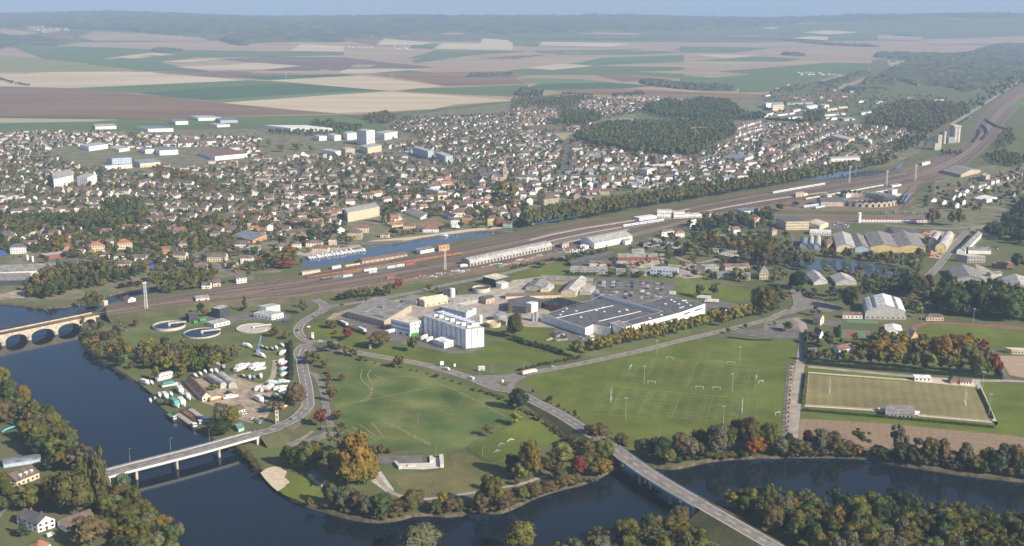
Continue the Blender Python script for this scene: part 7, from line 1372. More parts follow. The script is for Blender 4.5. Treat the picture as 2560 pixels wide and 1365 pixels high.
def roundhouse():
 x, y = W('B5 905,88')[0]; root = empty('roundhouse', (x, y, 0)); tag(root, 'horseshoe-shaped locomotive roundhouse with many arched bays', 'building'); LAND['locomotive roundhouse'] = (x, y)
 st = mat('roundhouse_stone', (0.47, 0.40, 0.30), .9, .12, .3); r0, r1, n = 38, 56, 26; A = [rad(-150+ (255*i/n)) for i in range(n+1)]; roof = MB(); wall = MB(); inner = MB()
 for i in range(n):
  a, b = A[i], A[i+1]; p = lambda r, t, z: (r*math.cos(t), r*math.sin(t), z); m = (a+b)/2
  roof.add([p(r0, a, 6.2), p(r0, b, 6.2), p(r1+.6, b, 6.2), p(r1+.6, a, 6.2), p(r0, m, 9), p(r1+.6, m, 9)], [(0, 4, 5, 3), (4, 1, 2, 5)])
  wall.add([p(r1, a, -.2), p(r1, b, -.2), p(r1, b, 6.2), p(r1, a, 6.2), p(r1, m, 8.8)], [(0, 1, 2, 3), (3, 2, 4)]); inner.add([p(r0+.3, a, 0), p(r0+.3, b, 0), p(r0+.3, b, 6.2), p(r0+.3, a, 6.2), p(r0+.3, m, 8.8)], [(1, 0, 3, 2), (2, 3, 4)])
  w_ = MB(); k = []
  for j in range(9): t = math.pi*j/8; k.append((m+math.cos(t)*.033, 3.4+1.9*math.sin(t)))
  k = [(m+.033, .6)]+k+[(m-.033, .6)]; w_.add([p(r1+.1, t, z) for t, z in k], [tuple(range(len(k)))]); w_.build('arched_window', M_glass, root)
 roof.build('roof', RM['K'], root); wall.weld().build('outer_wall', st, root); inner.weld().build('inner_wall', st, root); MB().box(-72, -38, -46, -22, -.2, 8).build('annex', st, root)
 wa, rf_ = roof_faces('gable', [(-72.5, -46.5), (-37.5, -46.5), (-37.5, -21.5), (-72.5, -21.5)], 8.05, 4, .3); rf_.build('annex_roof', RM['K'], root); cyl = MB().cyl(0, 0, 12, .1, .25, 24); cyl.build('turntable', M_conc, root)
 for i in range(24): a = rad(-150+255*i/24); occupy(x+47*math.cos(a), y+47*math.sin(a), 12)
roundhouse()
def mast(name, label, px, py, h, w_=1.5, m=M_white, cat='mast', z=0, key=None):
 """lattice tower with a lamp platform"""
 x, y = G(px, py, z); root = empty(name, (x, y, z)); tag(root, label, cat); q = MB(); a = w_/2; n = max(4, int(h/3))
 for sx, sy in ((-a, -a), (a, -a), (a, a), (-a, a)): q.bar((sx, sy, -.3), (sx*.7, sy*.7, h), .12)
 for i in range(n):
  z0, z1 = h*i/n, h*(i+1)/n; s_ = a*(1-.3*i/n)
  for u, v in (((-s_, -s_), (s_, -s_)), ((s_, -s_), (s_, s_)), ((s_, s_), (-s_, s_)), ((-s_, s_), (-s_, -s_))): q.bar((*u, z0), (*v, z1), .07); q.bar((*u, z0), (*v, z0), .06)
 q.build('lattice', m, root); p = MB(); p.box(-a*1.5, a*1.5, -a*1.5, a*1.5, h, h+.25)
 for i in range(4): t = math.pi/2*i; p.box(a*1.4*math.cos(t)-.3, a*1.4*math.cos(t)+.3, a*1.4*math.sin(t)-.3, a*1.4*math.sin(t)+.3, h+.25, h+1.1)
 p.build('lamp_platform', m, root)
 if key: LAND[key] = (x, y)
mast('yard_light_mast', 'tall white and blue yard light mast left of the signal box', 366, 772, 26, 2.4, z=5.2, key='left yard light mast'); mast('yard_light_mast', 'tall white yard light mast beside the scrap heaps', 1113, 678, 24, 2.2, key='middle yard light mast'); mast('yard_light_mast', 'leftmost of three yard light masts near the roundhouse', 2123, 456, 27, 2.4); mast('yard_light_mast', 'middle of three yard light masts near the roundhouse', 2216, 464, 24, 2.4); mast('yard_light_mast', 'rightmost of three yard light masts near the roundhouse', 2288, 452, 26, 2.4)
mast('power_pylon', 'left of two power pylons on the pale field', 297, 199, 40, 7, M_galv, 'pylon'); mast('power_pylon', 'right of two power pylons on the pale field', 322, 197, 36, 7, M_galv, 'pylon'); mast('power_pylon', 'lone power pylon on the central pale field', 979, 210, 36, 7, M_galv, 'pylon'); mast('power_pylon', 'power pylon beside the dark green field', 715, 198, 34, 7, M_galv, 'pylon')
for i, (a, b, h) in enumerate(((1610, 960, 15), (1564, 1050, 17), (1830, 980, 15), (1808, 1065, 15), (1642, 890, 14), (1849, 907, 14), (2456, 975, 15), (2472, 1040, 17), (2303, 805, 14), (463, 388, 20), (2433, 805, 13))):
 r_ = lamp(a, b, h, 'floodlight_pole', ('left pole beside the football pitch', 'front left pole of the training rugby pitch', 'right pole between football and rugby pitches', 'front right pole of the training rugby pitch', 'far left pole behind the football pitch', 'far right pole behind the football pitch', 'pole at the far right corner of the club pitch', 'pole at the near right corner of the club pitch', 'pole behind the running track', 'tall pale pole by the distant green pitch', 'right pole behind the running track')[i]+', a tall floodlight', arm=.2, r=.22); MB().box(-1.3, 1.3, -.25, .25, h-.3, h+.4).build('floodlight', M_galv, r_)
def lattice_crane(px, py, h, jib, m, label):
 x, y = G(px, py); root = empty('tower_crane', (x, y, 0)); tag(root, label, 'crane'); q = MB()
 for s_ in ((-.8, -.8), (.8, -.8), (.8, .8), (-.8, .8)): q.bar((*s_, 0), (*s_, h), .15)
 for i in range(int(h/3)): q.bar((-.8, -.8, 3*i), (.8, -.8, 3*i+3), .1); q.bar((.8, .8, 3*i), (.8, -.8, 3*i+3), .1)
 q.build('crane_tower', m, root); j = MB(); j.bar((-jib*.3, 0, h), (jib, 0, h), .5); j.bar((0, 0, h+5), (jib*.8, 0, h), .15); j.bar((0, 0, h+5), (-jib*.3, 0, h), .15); j.bar((0, 0, h), (0, 0, h+5), .3); j.build('jib', m, root); MB().box(-jib*.3-1.5, -jib*.3+1.5, -1, 1, h-2, h).build('counterweight', M_conc, root)
lattice_crane(*P('B3 1735,522')[0], 34, 24, mat('crane_yellow', (0.50, 0.30, 0.06), .6, .1, .5), 'orange tower crane beside the park wood hall')
x, y = W('C2 22,1290')[0]; root = empty('boat_crane', (x, y, 0)); tag(root, 'pale blue boat crane leaning over the boatyard', 'crane'); MB().box(-1.5, 1.5, -1.5, 1.5, 0, 2.4).build('cab', M_blue, root); q = MB(); q.bar((-.5, 0, 2), (3, 0, 15), .3); q.bar((.5, 0, 2), (3.4, 0, 15), .3); q.build('boom', M_blue, root)
# catenary masts along the tracks
def catenary():
 po = MB(); po.bar((0, 0, 0), (0, 0, 8.5), .16); po.bar((0, 0, 7.2), (0, -3.0, 7.7), .09); po.bar((0, 0, 6.0), (0, -2.9, 6.2), .07)
 pm = mesh('post', po.v, po.f, M_dark); n = 0
 for t, st0 in ((-.02, 0), (.26, 20), (.5, 8), (.76, 30), (1.0, 14)):
  c = [lerp(a, b, t) for a, b in zip(Np, Sp)]; c = resample(c, 58)
  for k, p in enumerate(c):
   u, v = pix(*p)
   if (k % 1) or not (240 if t in (.5, 1.0) else 640) < u < 2330: continue
   z = p[2] if t > 0 else p[2]-.2
   r_ = empty('catenary_mast', (p[0], p[1], z), rad(-18)); tag(r_, None, 'mast', 'overhead line masts along the railway'); o = bpy.data.objects.new('post', pm); COL.objects.link(o); o.parent = r_; AUTO.append((r_, 'dark thin overhead line mast', 'mast')); n += 1
catenary()
for px, l_ in ((112, 'left'), (190, 'right')):
 a, b = G(px, 792-(px-112)*.17, 7.2), G(px+25, 800-(px-112)*.17, 7.2); x, y = a; root = empty('line_gantry', (x, y, 7)); tag(root, l_+' of two overhead line gantries on the viaduct', 'gantry'); MB().bar((0, 0, 0), (0, 0, 9), .2).build('post', M_dark, root); MB().bar((8, -10, 0), (8, -10, 9), .2).build('post', M_dark, root); q = MB(); q.bar((0, 0, 8.4), (8, -10, 8.4), .28); q.bar((0, 0, 7.6), (8, -10, 7.6), .15); q.build('gantry_beam', M_galv, root)
# ------------------------------------------------------------------ pitch furniture
def goal(px, py, w_, h, ang, label, d=1.6, m=M_white, net=True):
 x, y = G(px, py); root = empty('football_goal', (x, y, 0), ang); tag(root, label, 'goal'); q = MB(); r = .13
 q.bar((-w_/2, 0, 0), (-w_/2, 0, h), r); q.bar((w_/2, 0, 0), (w_/2, 0, h), r); q.bar((-w_/2, 0, h), (w_/2, 0, h), r); q.build('goal_frame', m, root); q = MB()
 for s_ in (-1, 1): q.bar((s_*w_/2, 0, h), (s_*w_/2, d, 0), .07); q.bar((s_*w_/2, d, 0), (s_*w_/2, 0, 0), .07)
 q.bar((-w_/2, d, 0), (w_/2, d, 0), .07); q.build('goal_stay', m, root)
fa = math.atan2(FOOT[1][1]-FOOT[0][1], FOOT[1][0]-FOOT[0][0])
for i, (a, b, r) in enumerate(((1577, 921, fa+math.pi/2), (1890, 948, fa-math.pi/2))): goal(a, b, 7.3, 2.5, r, ('left', 'right')[i]+' goal of the football pitch')
for i, (a, b) in enumerate(((1675, 898), (1827, 910), (1629, 959), (1749, 972), (1791, 974))): goal(a, b, 6, 2.1, fa, ('spare goal behind the far touchline on the left', 'spare goal behind the far touchline on the right', 'spare goal before the near touchline on the left', 'left one of two spare goals together near the rugby lines', 'right one of two spare goals together near the rugby lines')[i])
for i, (a, b) in enumerate(((1902, 958), (1944, 1037))): goal(a, b, 5, 2.1, fa+.9, ('spare goal turned sideways right of the football pitch', 'spare goal beside the gravel strip')[i])
def posts(px, py, q0, q1, label):
 x, y = G(px, py); a = math.atan2(q1[1]-q0[1], q1[0]-q0[0]); root = empty('rugby_posts', (x, y, 0), a); tag(root, label, 'rugby posts'); k = MB(); k.bar((-2.8, 0, 0), (-2.8, 0, 11), .13); k.bar((2.8, 0, 0), (2.8, 0, 11), .13); k.bar((-2.8, 0, 3), (2.8, 0, 3), .11); k.build('uprights', M_white, root)
 for s_ in (-2.8, 2.8): MB().box(s_-.3, s_+.3, -.3, .3, 0, 1.9).build('pad', M_blue if px < 1950 else M_white, root)
posts(2074, 980, CLUB[0], CLUB[3], 'left white posts on the striped rugby pitch'); posts(2413, 1011, CLUB[1], CLUB[2], 'right white posts on the striped rugby pitch'); posts(1527.5, 1005, RUG[0], RUG[3], 'left posts with blue pads on the green training pitch'); posts(1855, 1033, RUG[1], RUG[2], 'right posts with blue pads on the green training pitch')
def fence(label, s, h=1.1, m=M_white, step=4, rails=2, name='pitch_fence', mesh_panel=None):
 c = resample(W(s), step); o = c[0]; root = empty(name, (*o, 0)); tag(root, label, 'fence'); q = MB()
 for a, b in zip(c, c[1:]):
  for k in range(rails): q.bar((*a, h*(k+1)/rails), (*b, h*(k+1)/rails), .07)
 loc_build(q, 'rails', m, root, o)
 q = MB()
 for a in c: q.bar((*a, 0), (*a, h+.05), .07)
 loc_build(q, 'fence_posts', m, root, o)['kind'] = 'stuff'
fence('white rail fence along the far side of the club pitch', 'C4 425,583 1985,708'); fence('white rail fence along the near side of the club pitch', 'C4 395,888 1090,932'); fence('white rail fence right of the grandstand', 'C4 1470,980 2180,1045'); fence('white rail at the right end of the club pitch', 'C4 2030,655 2195,1055', 2.0); fence('white rail at the left end of the club pitch', 'C4 425,583 398,885')
fence('dark wire fence along the dog training lawn', 'D2 1420,710 1500,660 1640,590 1700,570', 1.2, M_dark, name='wire_fence'); fence('timber fence on the near edge of the training lawn', 'D2 1425,712 1560,795 1700,800', 1.0, M_dark, name='wire_fence'); fence('tall green ball-stop fence behind the football pitch', 'D3 740,235 820,80 1100,85 1650,130', 4.0, mat('mesh_green', (0.10, 0.17, 0.11), .8, .1, .5), 6, 3, name='ball_stop_fence')
M_hedge = M_leafs
def hedge(label, s, wd, h, col, n=None):
 """clipped hedge: solid core covered in leaf clumps"""
 c = resample(W(s), 1.0); L = len(c); k = int(L*11*(h+wd)/3); rng = np.random.default_rng(len(label)); C = np.array(c)
 T_ = np.gradient(C, axis=0); T_ /= np.linalg.norm(T_, axis=1)[:, None]; N_ = np.stack([-T_[:, 1], T_[:, 0]], 1)
 i = rng.integers(0, L, k); side = rng.integers(0, 3, k); off = np.where(side == 0, -wd/2, np.where(side == 1, wd/2, rng.uniform(-wd/2, wd/2, k))); z = np.where(side == 2, h, rng.uniform(.1, h, k))+rng.normal(0, .1, k)
 p = np.c_[C[i]+N_[i]*off[:, None]+T_[i]*rng.uniform(-.5, .5, (k, 1)), z]; d1 = rng.normal(size=(k, 3)); d1 /= np.linalg.norm(d1, axis=1)[:, None]; d2 = np.cross(d1, rng.normal(size=(k, 3))); d2 /= np.linalg.norm(d2, axis=1)[:, None]; s_ = rng.uniform(.25, .5, (k, 1))
 V = np.concatenate([p-d1*s_, p+d2*s_, p+d1*s_, p-d2*s_]).reshape(4, k, 3).transpose(1, 0, 2).reshape(-1, 3); b = 4*np.arange(k)[:, None]; F = np.concatenate([b+[0, 1, 2], b+[0, 2, 3]])
 o = np.array([*c[0], 0]); root = empty('hedge', (*c[0], 0)); tag(root, label, 'hedge'); tint = np.tile(np.array(PAL[col]), (len(V), 1))*rng.uniform(.8, 1.2, (len(V), 1))
 link('hedge_leaves', np_mesh('hedge_leaves', V-o, F, M_leafs, tint), root)
 core = wall_along(MB(), [c[j] for j in range(0, L, 4)]+[c[-1]], wd*.86, -.1, h*.93); me = mesh('hedge_core', [(x-c[0][0], y-c[0][1], q) for x, y, q in core.v], core.f, M_leafs); at = me.attributes.new('tint', 'FLOAT_COLOR', 'POINT'); at.data.foreach_set('color', np.tile(np.array([*PAL[col], 1.0], np.float32), len(me.vertices))); link('hedge_core', me, root)
for l_, s_, wd, h, c_ in (('long low clipped hedge in front of the grandstand', 'C4 365,938 1150,1005 2178,1100', 1.6, 1.8, 'g'), ('tall dark hedge between grove and club lane', 'C4 405,492 1000,545 1600,590 2260,640', 2.2, 3.0, 'd'), ('hedge at the left end of the club pitch', 'C4 405,590 392,720 370,880', 2.0, 2.4, 'l'), ('dark hedge along the lane beside the old houses', 'C4 395,200 392,340 398,480', 2.4, 3.2, 'd'), ('clipped hedge right of the club pitch end', 'C4 2045,740 2110,880 2170,1020', 1.2, 1.6, 'g'), ('hedge beside the tennis court', 'C4 715,150 712,245', 1.8, 3.0, 'd'), ('angled hedge at the right of the golden grove', 'C4 2120,360 2180,470 2255,620', 1.6, 2.4, 'd'), ('clipped hedge along the trailer yard', 'C2 770,1005 850,1055 1050,1130', 2.4, 2.2, 'g'), ('tall dark hedge between boatyard and road', 'D2 232,0 240,110 236,245', 2.6, 4.0, 'd'), ('low hedge strips by the empty car park', 'C3 2045,1155 2160,1165 2260,1180 2465,1180', 1.2, 1.0, 'd'), ('left hedge by the near garden', 'D1 600,1140 700,1105', 1.6, 1.8, 'g'), ('small curved hedge at the road corner', 'B5 380,930 400,990 480,1020', 2.2, 2.0, 'o'), ('long dark hedge below the far estate', 'B4 20,455 200,465 360,475', 5, 6, 'd')):
 hedge(l_, s_, wd, h, c_)
# skate park and small park pieces
def ramp():
 o = W('D2 1100,820')[0]; root = empty('skate_park', (*o, 0)); tag(root, 'pale concrete skate park with ramps at both ends', 'skate park'); LAND['concrete skate park'] = o; c = mat('skate_concrete', (0.62, 0.58, 0.51), .85, .06, .4)
 sl = W('D2 935,810 1170,805 1175,770 1265,768 1268,835 1130,848 965,845'); loc_build(MB().prism(sl, .05, .3), 'slab', c, root, o)
 for s_, h in (('D2 932,808 950,808 985,845 965,848', 2.0), ('D2 1238,768 1266,766 1270,836 1245,838', 2.4), ('D2 1172,768 1195,768 1200,800 1175,806', 1.6), ('D2 1020,820 1080,818 1075,828 1025,832', .9)):
  p = W(s_); m_ = MB().prism(p, .1, h); loc_build(m_, 'ramp', c, root, o)
ramp()
for s_, l_, c_ in (('D2 1655,685', 'blue dog-training ramp on the lawn', M_blue), ('D2 1628,730', 'pale dog-training plank on the lawn', M_galv), ('D2 1720,655', 'white arched dog-training frame on the lawn', M_white)):
 x, y = W(s_)[0]; root = empty('agility_frame', (x, y, 0), .6); tag(root, l_, 'play equipment'); q = MB(); q.bar((-3, 0, .2), (0, 0, 1.7), .25); q.bar((0, 0, 1.7), (3, 0, .2), .25); q.build('plank', c_, root); q = MB(); q.bar((0, -.5, 0), (0, 0, 1.6), .12); q.bar((0, .5, 0), (0, 0, 1.6), .12); q.build('leg', M_galv, root)
def sign(px, py, w_, h, z0, m, label, ang=0.3, patch_=None):
 x, y = G(px, py); root = empty('sign_board', (x, y, 0), ang); tag(root, label, 'sign'); MB().box(-w_/2, w_/2, -.1, .1, z0, z0+h).build('panel', m, root); q = MB(); q.bar((-w_*.35, .12, 0), (-w_*.35, .12, z0+h*.8), .09); q.bar((w_*.35, .12, 0), (w_*.35, .12, z0+h*.8), .09); q.build('posts', M_galv, root)
 for (a, b, c, d, k) in patch_ or (): MB().box(a, b, -.14, -.1, z0+c, z0+d).build('print', k, root)
mt = mat('print_teal', (0.15, 0.42, 0.42), .7, .1, .5); mo = mat('print_orange', (0.60, 0.36, 0.14), .7, .1, .5); mg = mat('print_grey', (0.45, 0.47, 0.48), .7, .1, .5)
sign(1204, 929, 5.4, 4.0, 1.0, M_white, 'big white billboard with teal and orange print by the road', .05, ((-1.2, 1.8, .3, 1.5, mt), (-1.4, 2.2, 2.0, 2.9, mo), (-2.3, -1.7, .4, 3.4, mg))); sign(1105, 916, 3, 3.4, 1.2, M_white, 'plain white billboard left of the white van'); sign(1137, 918, 1.6, 2.4, .6, M_white, 'narrow white sign right of the plain billboard'); sign(782, 848, 2.4, 6, .4, M_white, 'white totem sign by the roundabout lawn', .2, ((-1, 1, 4, 5.4, M_blue),)); sign(926, 873, 2.2, 3.4, 1, M_white, 'white sign under the brown tree'); sign(772, 822, 3, 1.2, 1.5, M_white, 'low white direction sign on the bend')
sign(1257, 957, 1.4, 2.4, .3, M_white, 'white keep-left sign on the traffic island'); sign(83, 655, 2, 7, .2, M_white, 'right white price totem of the petrol station'); sign(70, 652, 2, 7, .2, M_white, 'left white price totem of the petrol station')
x, y = G(75, 1078); root = empty('pool_slide', (x, y, 0)); tag(root, 'curved cyan water slide beside the pool shelter', 'slide'); mc = mat('slide_cyan', (0.16, 0.50, 0.66), .4, .08, .5); q = MB(); c = [(-18, -4, 1), (-17, 0, 1.6), (-10, 6, 2.4), (-2, 11, 3.2), (4, 14, 3.8), (7, 13, 4)]; c = smooth(c, 2)
for a, b in zip(c, c[1:]): q.bar(a, b, .55, 6)
q.build('chute', mc, root); q = MB()
for a in c[::5]: q.bar((a[0], a[1], 0), a, .12)
q.build('support', M_galv, root)
# ------------------------------------------------------------------ cars, lorries, boats, trains
CARC = {'white': (0.72, 0.72, 0.72), 'silver': (0.40, 0.41, 0.42), 'grey': (0.16, 0.165, 0.17), 'black': (0.025, 0.026, 0.03), 'blue': (0.04, 0.09, 0.25), 'red': (0.32, 0.03, 0.025), 'pale blue': (0.22, 0.42, 0.52), 'yellow': (0.55, 0.42, 0.06), 'green': (0.05, 0.16, 0.09)}
CM = {}
for k, c in CARC.items(): CM[k] = mat('car_paint_'+k.replace(' ', '_'), c, .28, .03, .3, spec=.5)
M_tyre = mat('tyre_rubber', (0.02, 0.02, 0.02), .9, .1, 1)
def loft(sec):
 """skin through cross-sections of equal point count"""
 mb = MB(); n = len(sec[0])
 for s_ in sec: mb.v += [tuple(p) for p in s_]
 for i in range(len(sec)-1):
  for j in range(n): a, b = i*n+j, i*n+(j+1) % n; mb.f.append((a, b, b+n, a+n))
 mb.f.append(tuple(range(n-1, -1, -1))); mb.f.append(tuple(range((len(sec)-1)*n, len(sec)*n))); return mb
def ring(x, hw, z0, z1, bev=.12): return [(x, -hw, z0), (x, hw, z0), (x, hw, z1-bev), (x, hw-bev, z1), (x, -hw+bev, z1), (x, -hw, z1-bev)]
def car_meshes(van=False):
 if van:
  b = loft([ring(-2.6, .95, .45, 2.1), ring(-2.5, .98, .35, 2.25), ring(1.2, .98, .35, 2.25), ring(1.9, .96, .35, 1.5), ring(2.6, .9, .4, 1.15), ring(2.7, .8, .5, .95)]); g = loft([ring(1.22, .99, 1.35, 2.1, .1), ring(1.86, .97, 1.3, 1.52, .05)])
 else:
  b = loft([ring(-2.1, .75, .5, .8), ring(-2.0, .85, .35, .98), ring(-.9, .87, .3, 1.0), ring(1.0, .87, .3, .98), ring(1.9, .84, .35, .80), ring(2.12, .7, .45, .65)]); r_ = loft([ring(-1.5, .74, .95, 1.10, .05), ring(-.95, .70, .95, 1.46, .08), ring(.35, .70, .95, 1.47, .08), ring(.95, .74, .95, 1.05, .03)]); b.add(r_.v, r_.f)
  g = loft([ring(-1.58, .76, 1.0, 1.08, .02), ring(-1.05, .72, 1.0, 1.40, .04), ring(.42, .72, 1.0, 1.41, .04), ring(1.04, .76, 1.0, 1.06, .02)])
 w_ = MB()
 for x in ((-1.6, 1.7) if van else (-1.3, 1.3)):
  for y in (-.8, .8): w_.bar((x, y-.12, .33), (x, y+.12, .33), .33, 10)
 return mesh('body', b.v, b.f), mesh('glass', g.v, g.f, M_glass), mesh('wheels', w_.v, w_.f, M_tyre)
CAR, VAN = car_meshes(), car_meshes(True)
def car(x, y, a, colour, z=.2, van=False, label=None, wheels=False):
 ms = VAN if van else CAR; root = empty('van' if van else 'parked_car', (x, y, z), a); root['category'] = 'van' if van else 'car'; root['group'] = 'cars and vans'
 for n_, me in zip(('body', 'windows', 'wheels'), ms):
  if n_ == 'wheels' and not wheels: continue
  o = bpy.data.objects.new(n_, me); COL.objects.link(o); o.parent = root
  if n_ == 'body':
   if not me.materials: me.materials.append(None)
   o.material_slots[0].link = 'OBJECT'; o.material_slots[0].material = CM[colour]
  if n_ == 'wheels': o['kind'] = 'stuff'
 if label: root['label'] = label
 else: AUTO.append((root, '%s %s' % (colour, 'van' if van else 'parked car'), 'van' if van else 'car'))
 return root
def dirn(s): a, b = W(s); return math.atan2(b[1]-a[1], b[0]-a[0])
for s_, a, c, v, l_ in (('C2 815,848', 'C2 700,855 900,832', 'black', 0, 'black car on the road right of the underpass'), ('C2 550,960', 'C2 480,980 640,885', 'blue', 0, 'dark blue car on the bend below the underpass'), ('C2 395,1088', 'C2 395,1130 400,1060', 'black', 0, 'black car on the left bend of the road'), ('C2 525,1172', 'C2 470,1180 560,1195', 'black', 0, 'black car entering the roundabout'), ('C2 605,1192', 'C2 560,1195 700,1200', 'white', 0, 'white car on the roundabout'), ('D2 298,125', 'D2 300,180 310,60', 'blue', 0, 'dark car on the road beside the boatyard hedge'), ('D2 252,522', 'D2 220,530 290,485', 'pale blue', 0, 'pale blue car on the left bridge ramp'), ('D2 1293,178', 'D2 1200,152 1490,243', 'white', 1, 'white van on the main road before the billboards'), ('D2 1455,240', 'D2 1490,243 1200,152', 'white', 1, 'white van on the main road near the junction'), ('D3 275,158', 'D3 150,190 400,148', 'silver', 0, 'silver car behind the lorry on the side road'), ('C3 1963,648', 'C3 1545,628 2100,650', 'red', 0, 'dark red car on the lane behind the factory'), ('C3 2340,675', 'C3 2100,650 2500,692', 'grey', 0, 'grey car on the lane near the stone villa'), ('D1 345,1300', 'D1 250,1340 400,1280', 'white', 1, 'white car parked beside the near dark-roofed house'), ('C1 290,1000', 'C1 0,0 1,0', 'blue', 0, 'x'), ('B5 2320,205', 'B5 2340,215 2300,190', 'black', 0, 'dark car on the curving road at the right'), ('B5 2215,285', 'B5 2150,315 2290,265', 'silver', 0, 'silver car on the curving road at the right'), ('B5 1945,355', 'B5 2060,320 1900,390', 'black', 0, 'black car at the right-hand road fork'), ('B5 1815,455', 'B5 1900,390 1830,470', 'white', 0, 'white car on the road beside the yellow-fronted hangar'), ('C2 285,1000', 'C2 200,1010 330,990', 'blue', 1, 'blue van with white stripe at the sewage works'), ('B5 375,965', 'B5 300,900 420,1000', 'white', 0, 'white car by the crossroads trees'), ('C3 1505,905', 'C3 1000,900 1001,900', 'white', 0, 'x')):
 if l_ != 'x': x, y = W(s_)[0]; car(x, y, dirn(a), c, .28 if not (s_ == 'D2 252,522') else 1.9, bool(v), l_, wheels=True)
def lot(s, rows, cols, colours, fill=.85, ang=None, van=.06):
 """cars in rows inside a picture quadrilateral"""
 q = W(s)
 for r in range(rows):
  for c in range(cols):
   if random.random() > fill: continue
   x, y = lerp(lerp(q[0], q[1], (c+.5)/cols), lerp(q[3], q[2], (c+.5)/cols), (r+.5)/rows)
   a = ang if ang is not None else math.atan2(q[3][1]-q[0][1], q[3][0]-q[0][0])
   car(x+random.uniform(-.3, .3), y+random.uniform(-.4, .4), a+random.choice((0, math.pi))+random.gauss(0, .03), random.choice(colours), van=random.random() < van)
mix = ('white', 'silver', 'grey', 'black', 'blue', 'silver', 'white', 'grey', 'red', 'black')
ea = dirn('C3 780,598 1545,640')
for s_ in ('C3 815,612 890,616 885,688 808,684', 'C3 935,618 1025,622 1020,690 930,686', 'C3 1078,610 1162,614 1158,694 1074,690', 'C3 1222,625 1308,630 1302,702 1216,698', 'C3 1355,640 1442,644 1436,712 1350,708', 'C3 785,705 880,710 872,785 776,780', 'C3 915,712 1008,716 1002,758 908,754', 'C3 1058,718 1150,722 1142,795 1050,790', 'C3 1205,715 1315,720 1306,795 1196,790', 'C3 1340,730 1432,735 1424,795 1332,790'): lot(s_, 6, 2, mix, .82, ea)
lot('C3 1500,722 1545,724 1540,755 1495,753', 2, 2, ('white',), 1, ea, .9)
for s_, n in (('C3 1205,272 1330,225 1335,232 1210,280', 14), ('C3 1305,280 1400,258 1405,266 1310,288', 10), ('C3 1390,240 1540,275 1540,283 1390,248', 15), ('C3 1270,298 1420,300 1420,308 1270,306', 5)): lot(s_, 1, n, ('black', 'grey', 'black', 'blue') if n != 15 else ('white', 'silver', 'pale blue'), .95)
lot('C3 1620,118 1790,100 1790,128 1640,145', 2, 9, mix, .8); lot('C3 1760,210 2060,230 2060,262 1760,250', 2, 12, mix, .7); lot('C3 1590,488 1690,492 1690,512 1590,508', 1, 5, mix, .9); lot('C3 1630,560 1690,562 1690,582 1630,580', 1, 3, ('white', 'silver'), 1); lot('C3 500,330 690,325 690,352 500,356', 2, 9, ('white',), .75, van=.5); lot('C3 385,330 500,322 500,350 390,360', 2, 6, mix, .8); lot('B5 1100,185 1560,200 1560,225 1100,205', 2, 20, mix, .75); lot('B5 700,290 815,320 800,350 640,318', 3, 5, ('white', 'silver', 'grey'), .7)
lot('B5 40,800 130,808 130,832 40,826', 2, 4, mix, .8); lot('D1 1700,500 1770,535 1760,545 1690,512', 1, 4, ('green', 'white', 'silver'), 1); lot('D1 1605,475 1670,462 1672,475 1612,490', 1, 3, mix, 1); lot('C1 120,385 220,378 220,395 125,400', 1, 5, mix, .8); lot('C2 880,945 1200,1040 1200,1055 880,958', 1, 10, ('silver', 'white', 'grey'), .6); lot('B1 2290,170 2465,150 2465,215 2300,215', 4, 10, mix, .6); lot('C2 60,340 140,330 140,350 60,358', 2, 4, mix, .8); lot('B3 1930,1195 2120,1180 2120,1205 1930,1220', 2, 10, mix, .7)
lot('C2 770,290 880,285 880,300 780,308', 1, 6, mix, .8); lot('B5 1930,515 2230,520 2230,550 1960,548', 2, 7, mix, .5); lot('C1 1290,590 1300,590 1300,600 1290,600', 1, 1, ('blue',), 0)
for a, b in ((1650, 295), (1720, 330), (1810, 375), (1850, 395), (1925, 425), (1960, 445), (2110, 485), (2200, 525), (2420, 600)): x, y = W('C1 %d,%d' % (a, b))[0]; car(x+2, y, dirn('C1 1640,290 2250,560'), random.choice(mix))
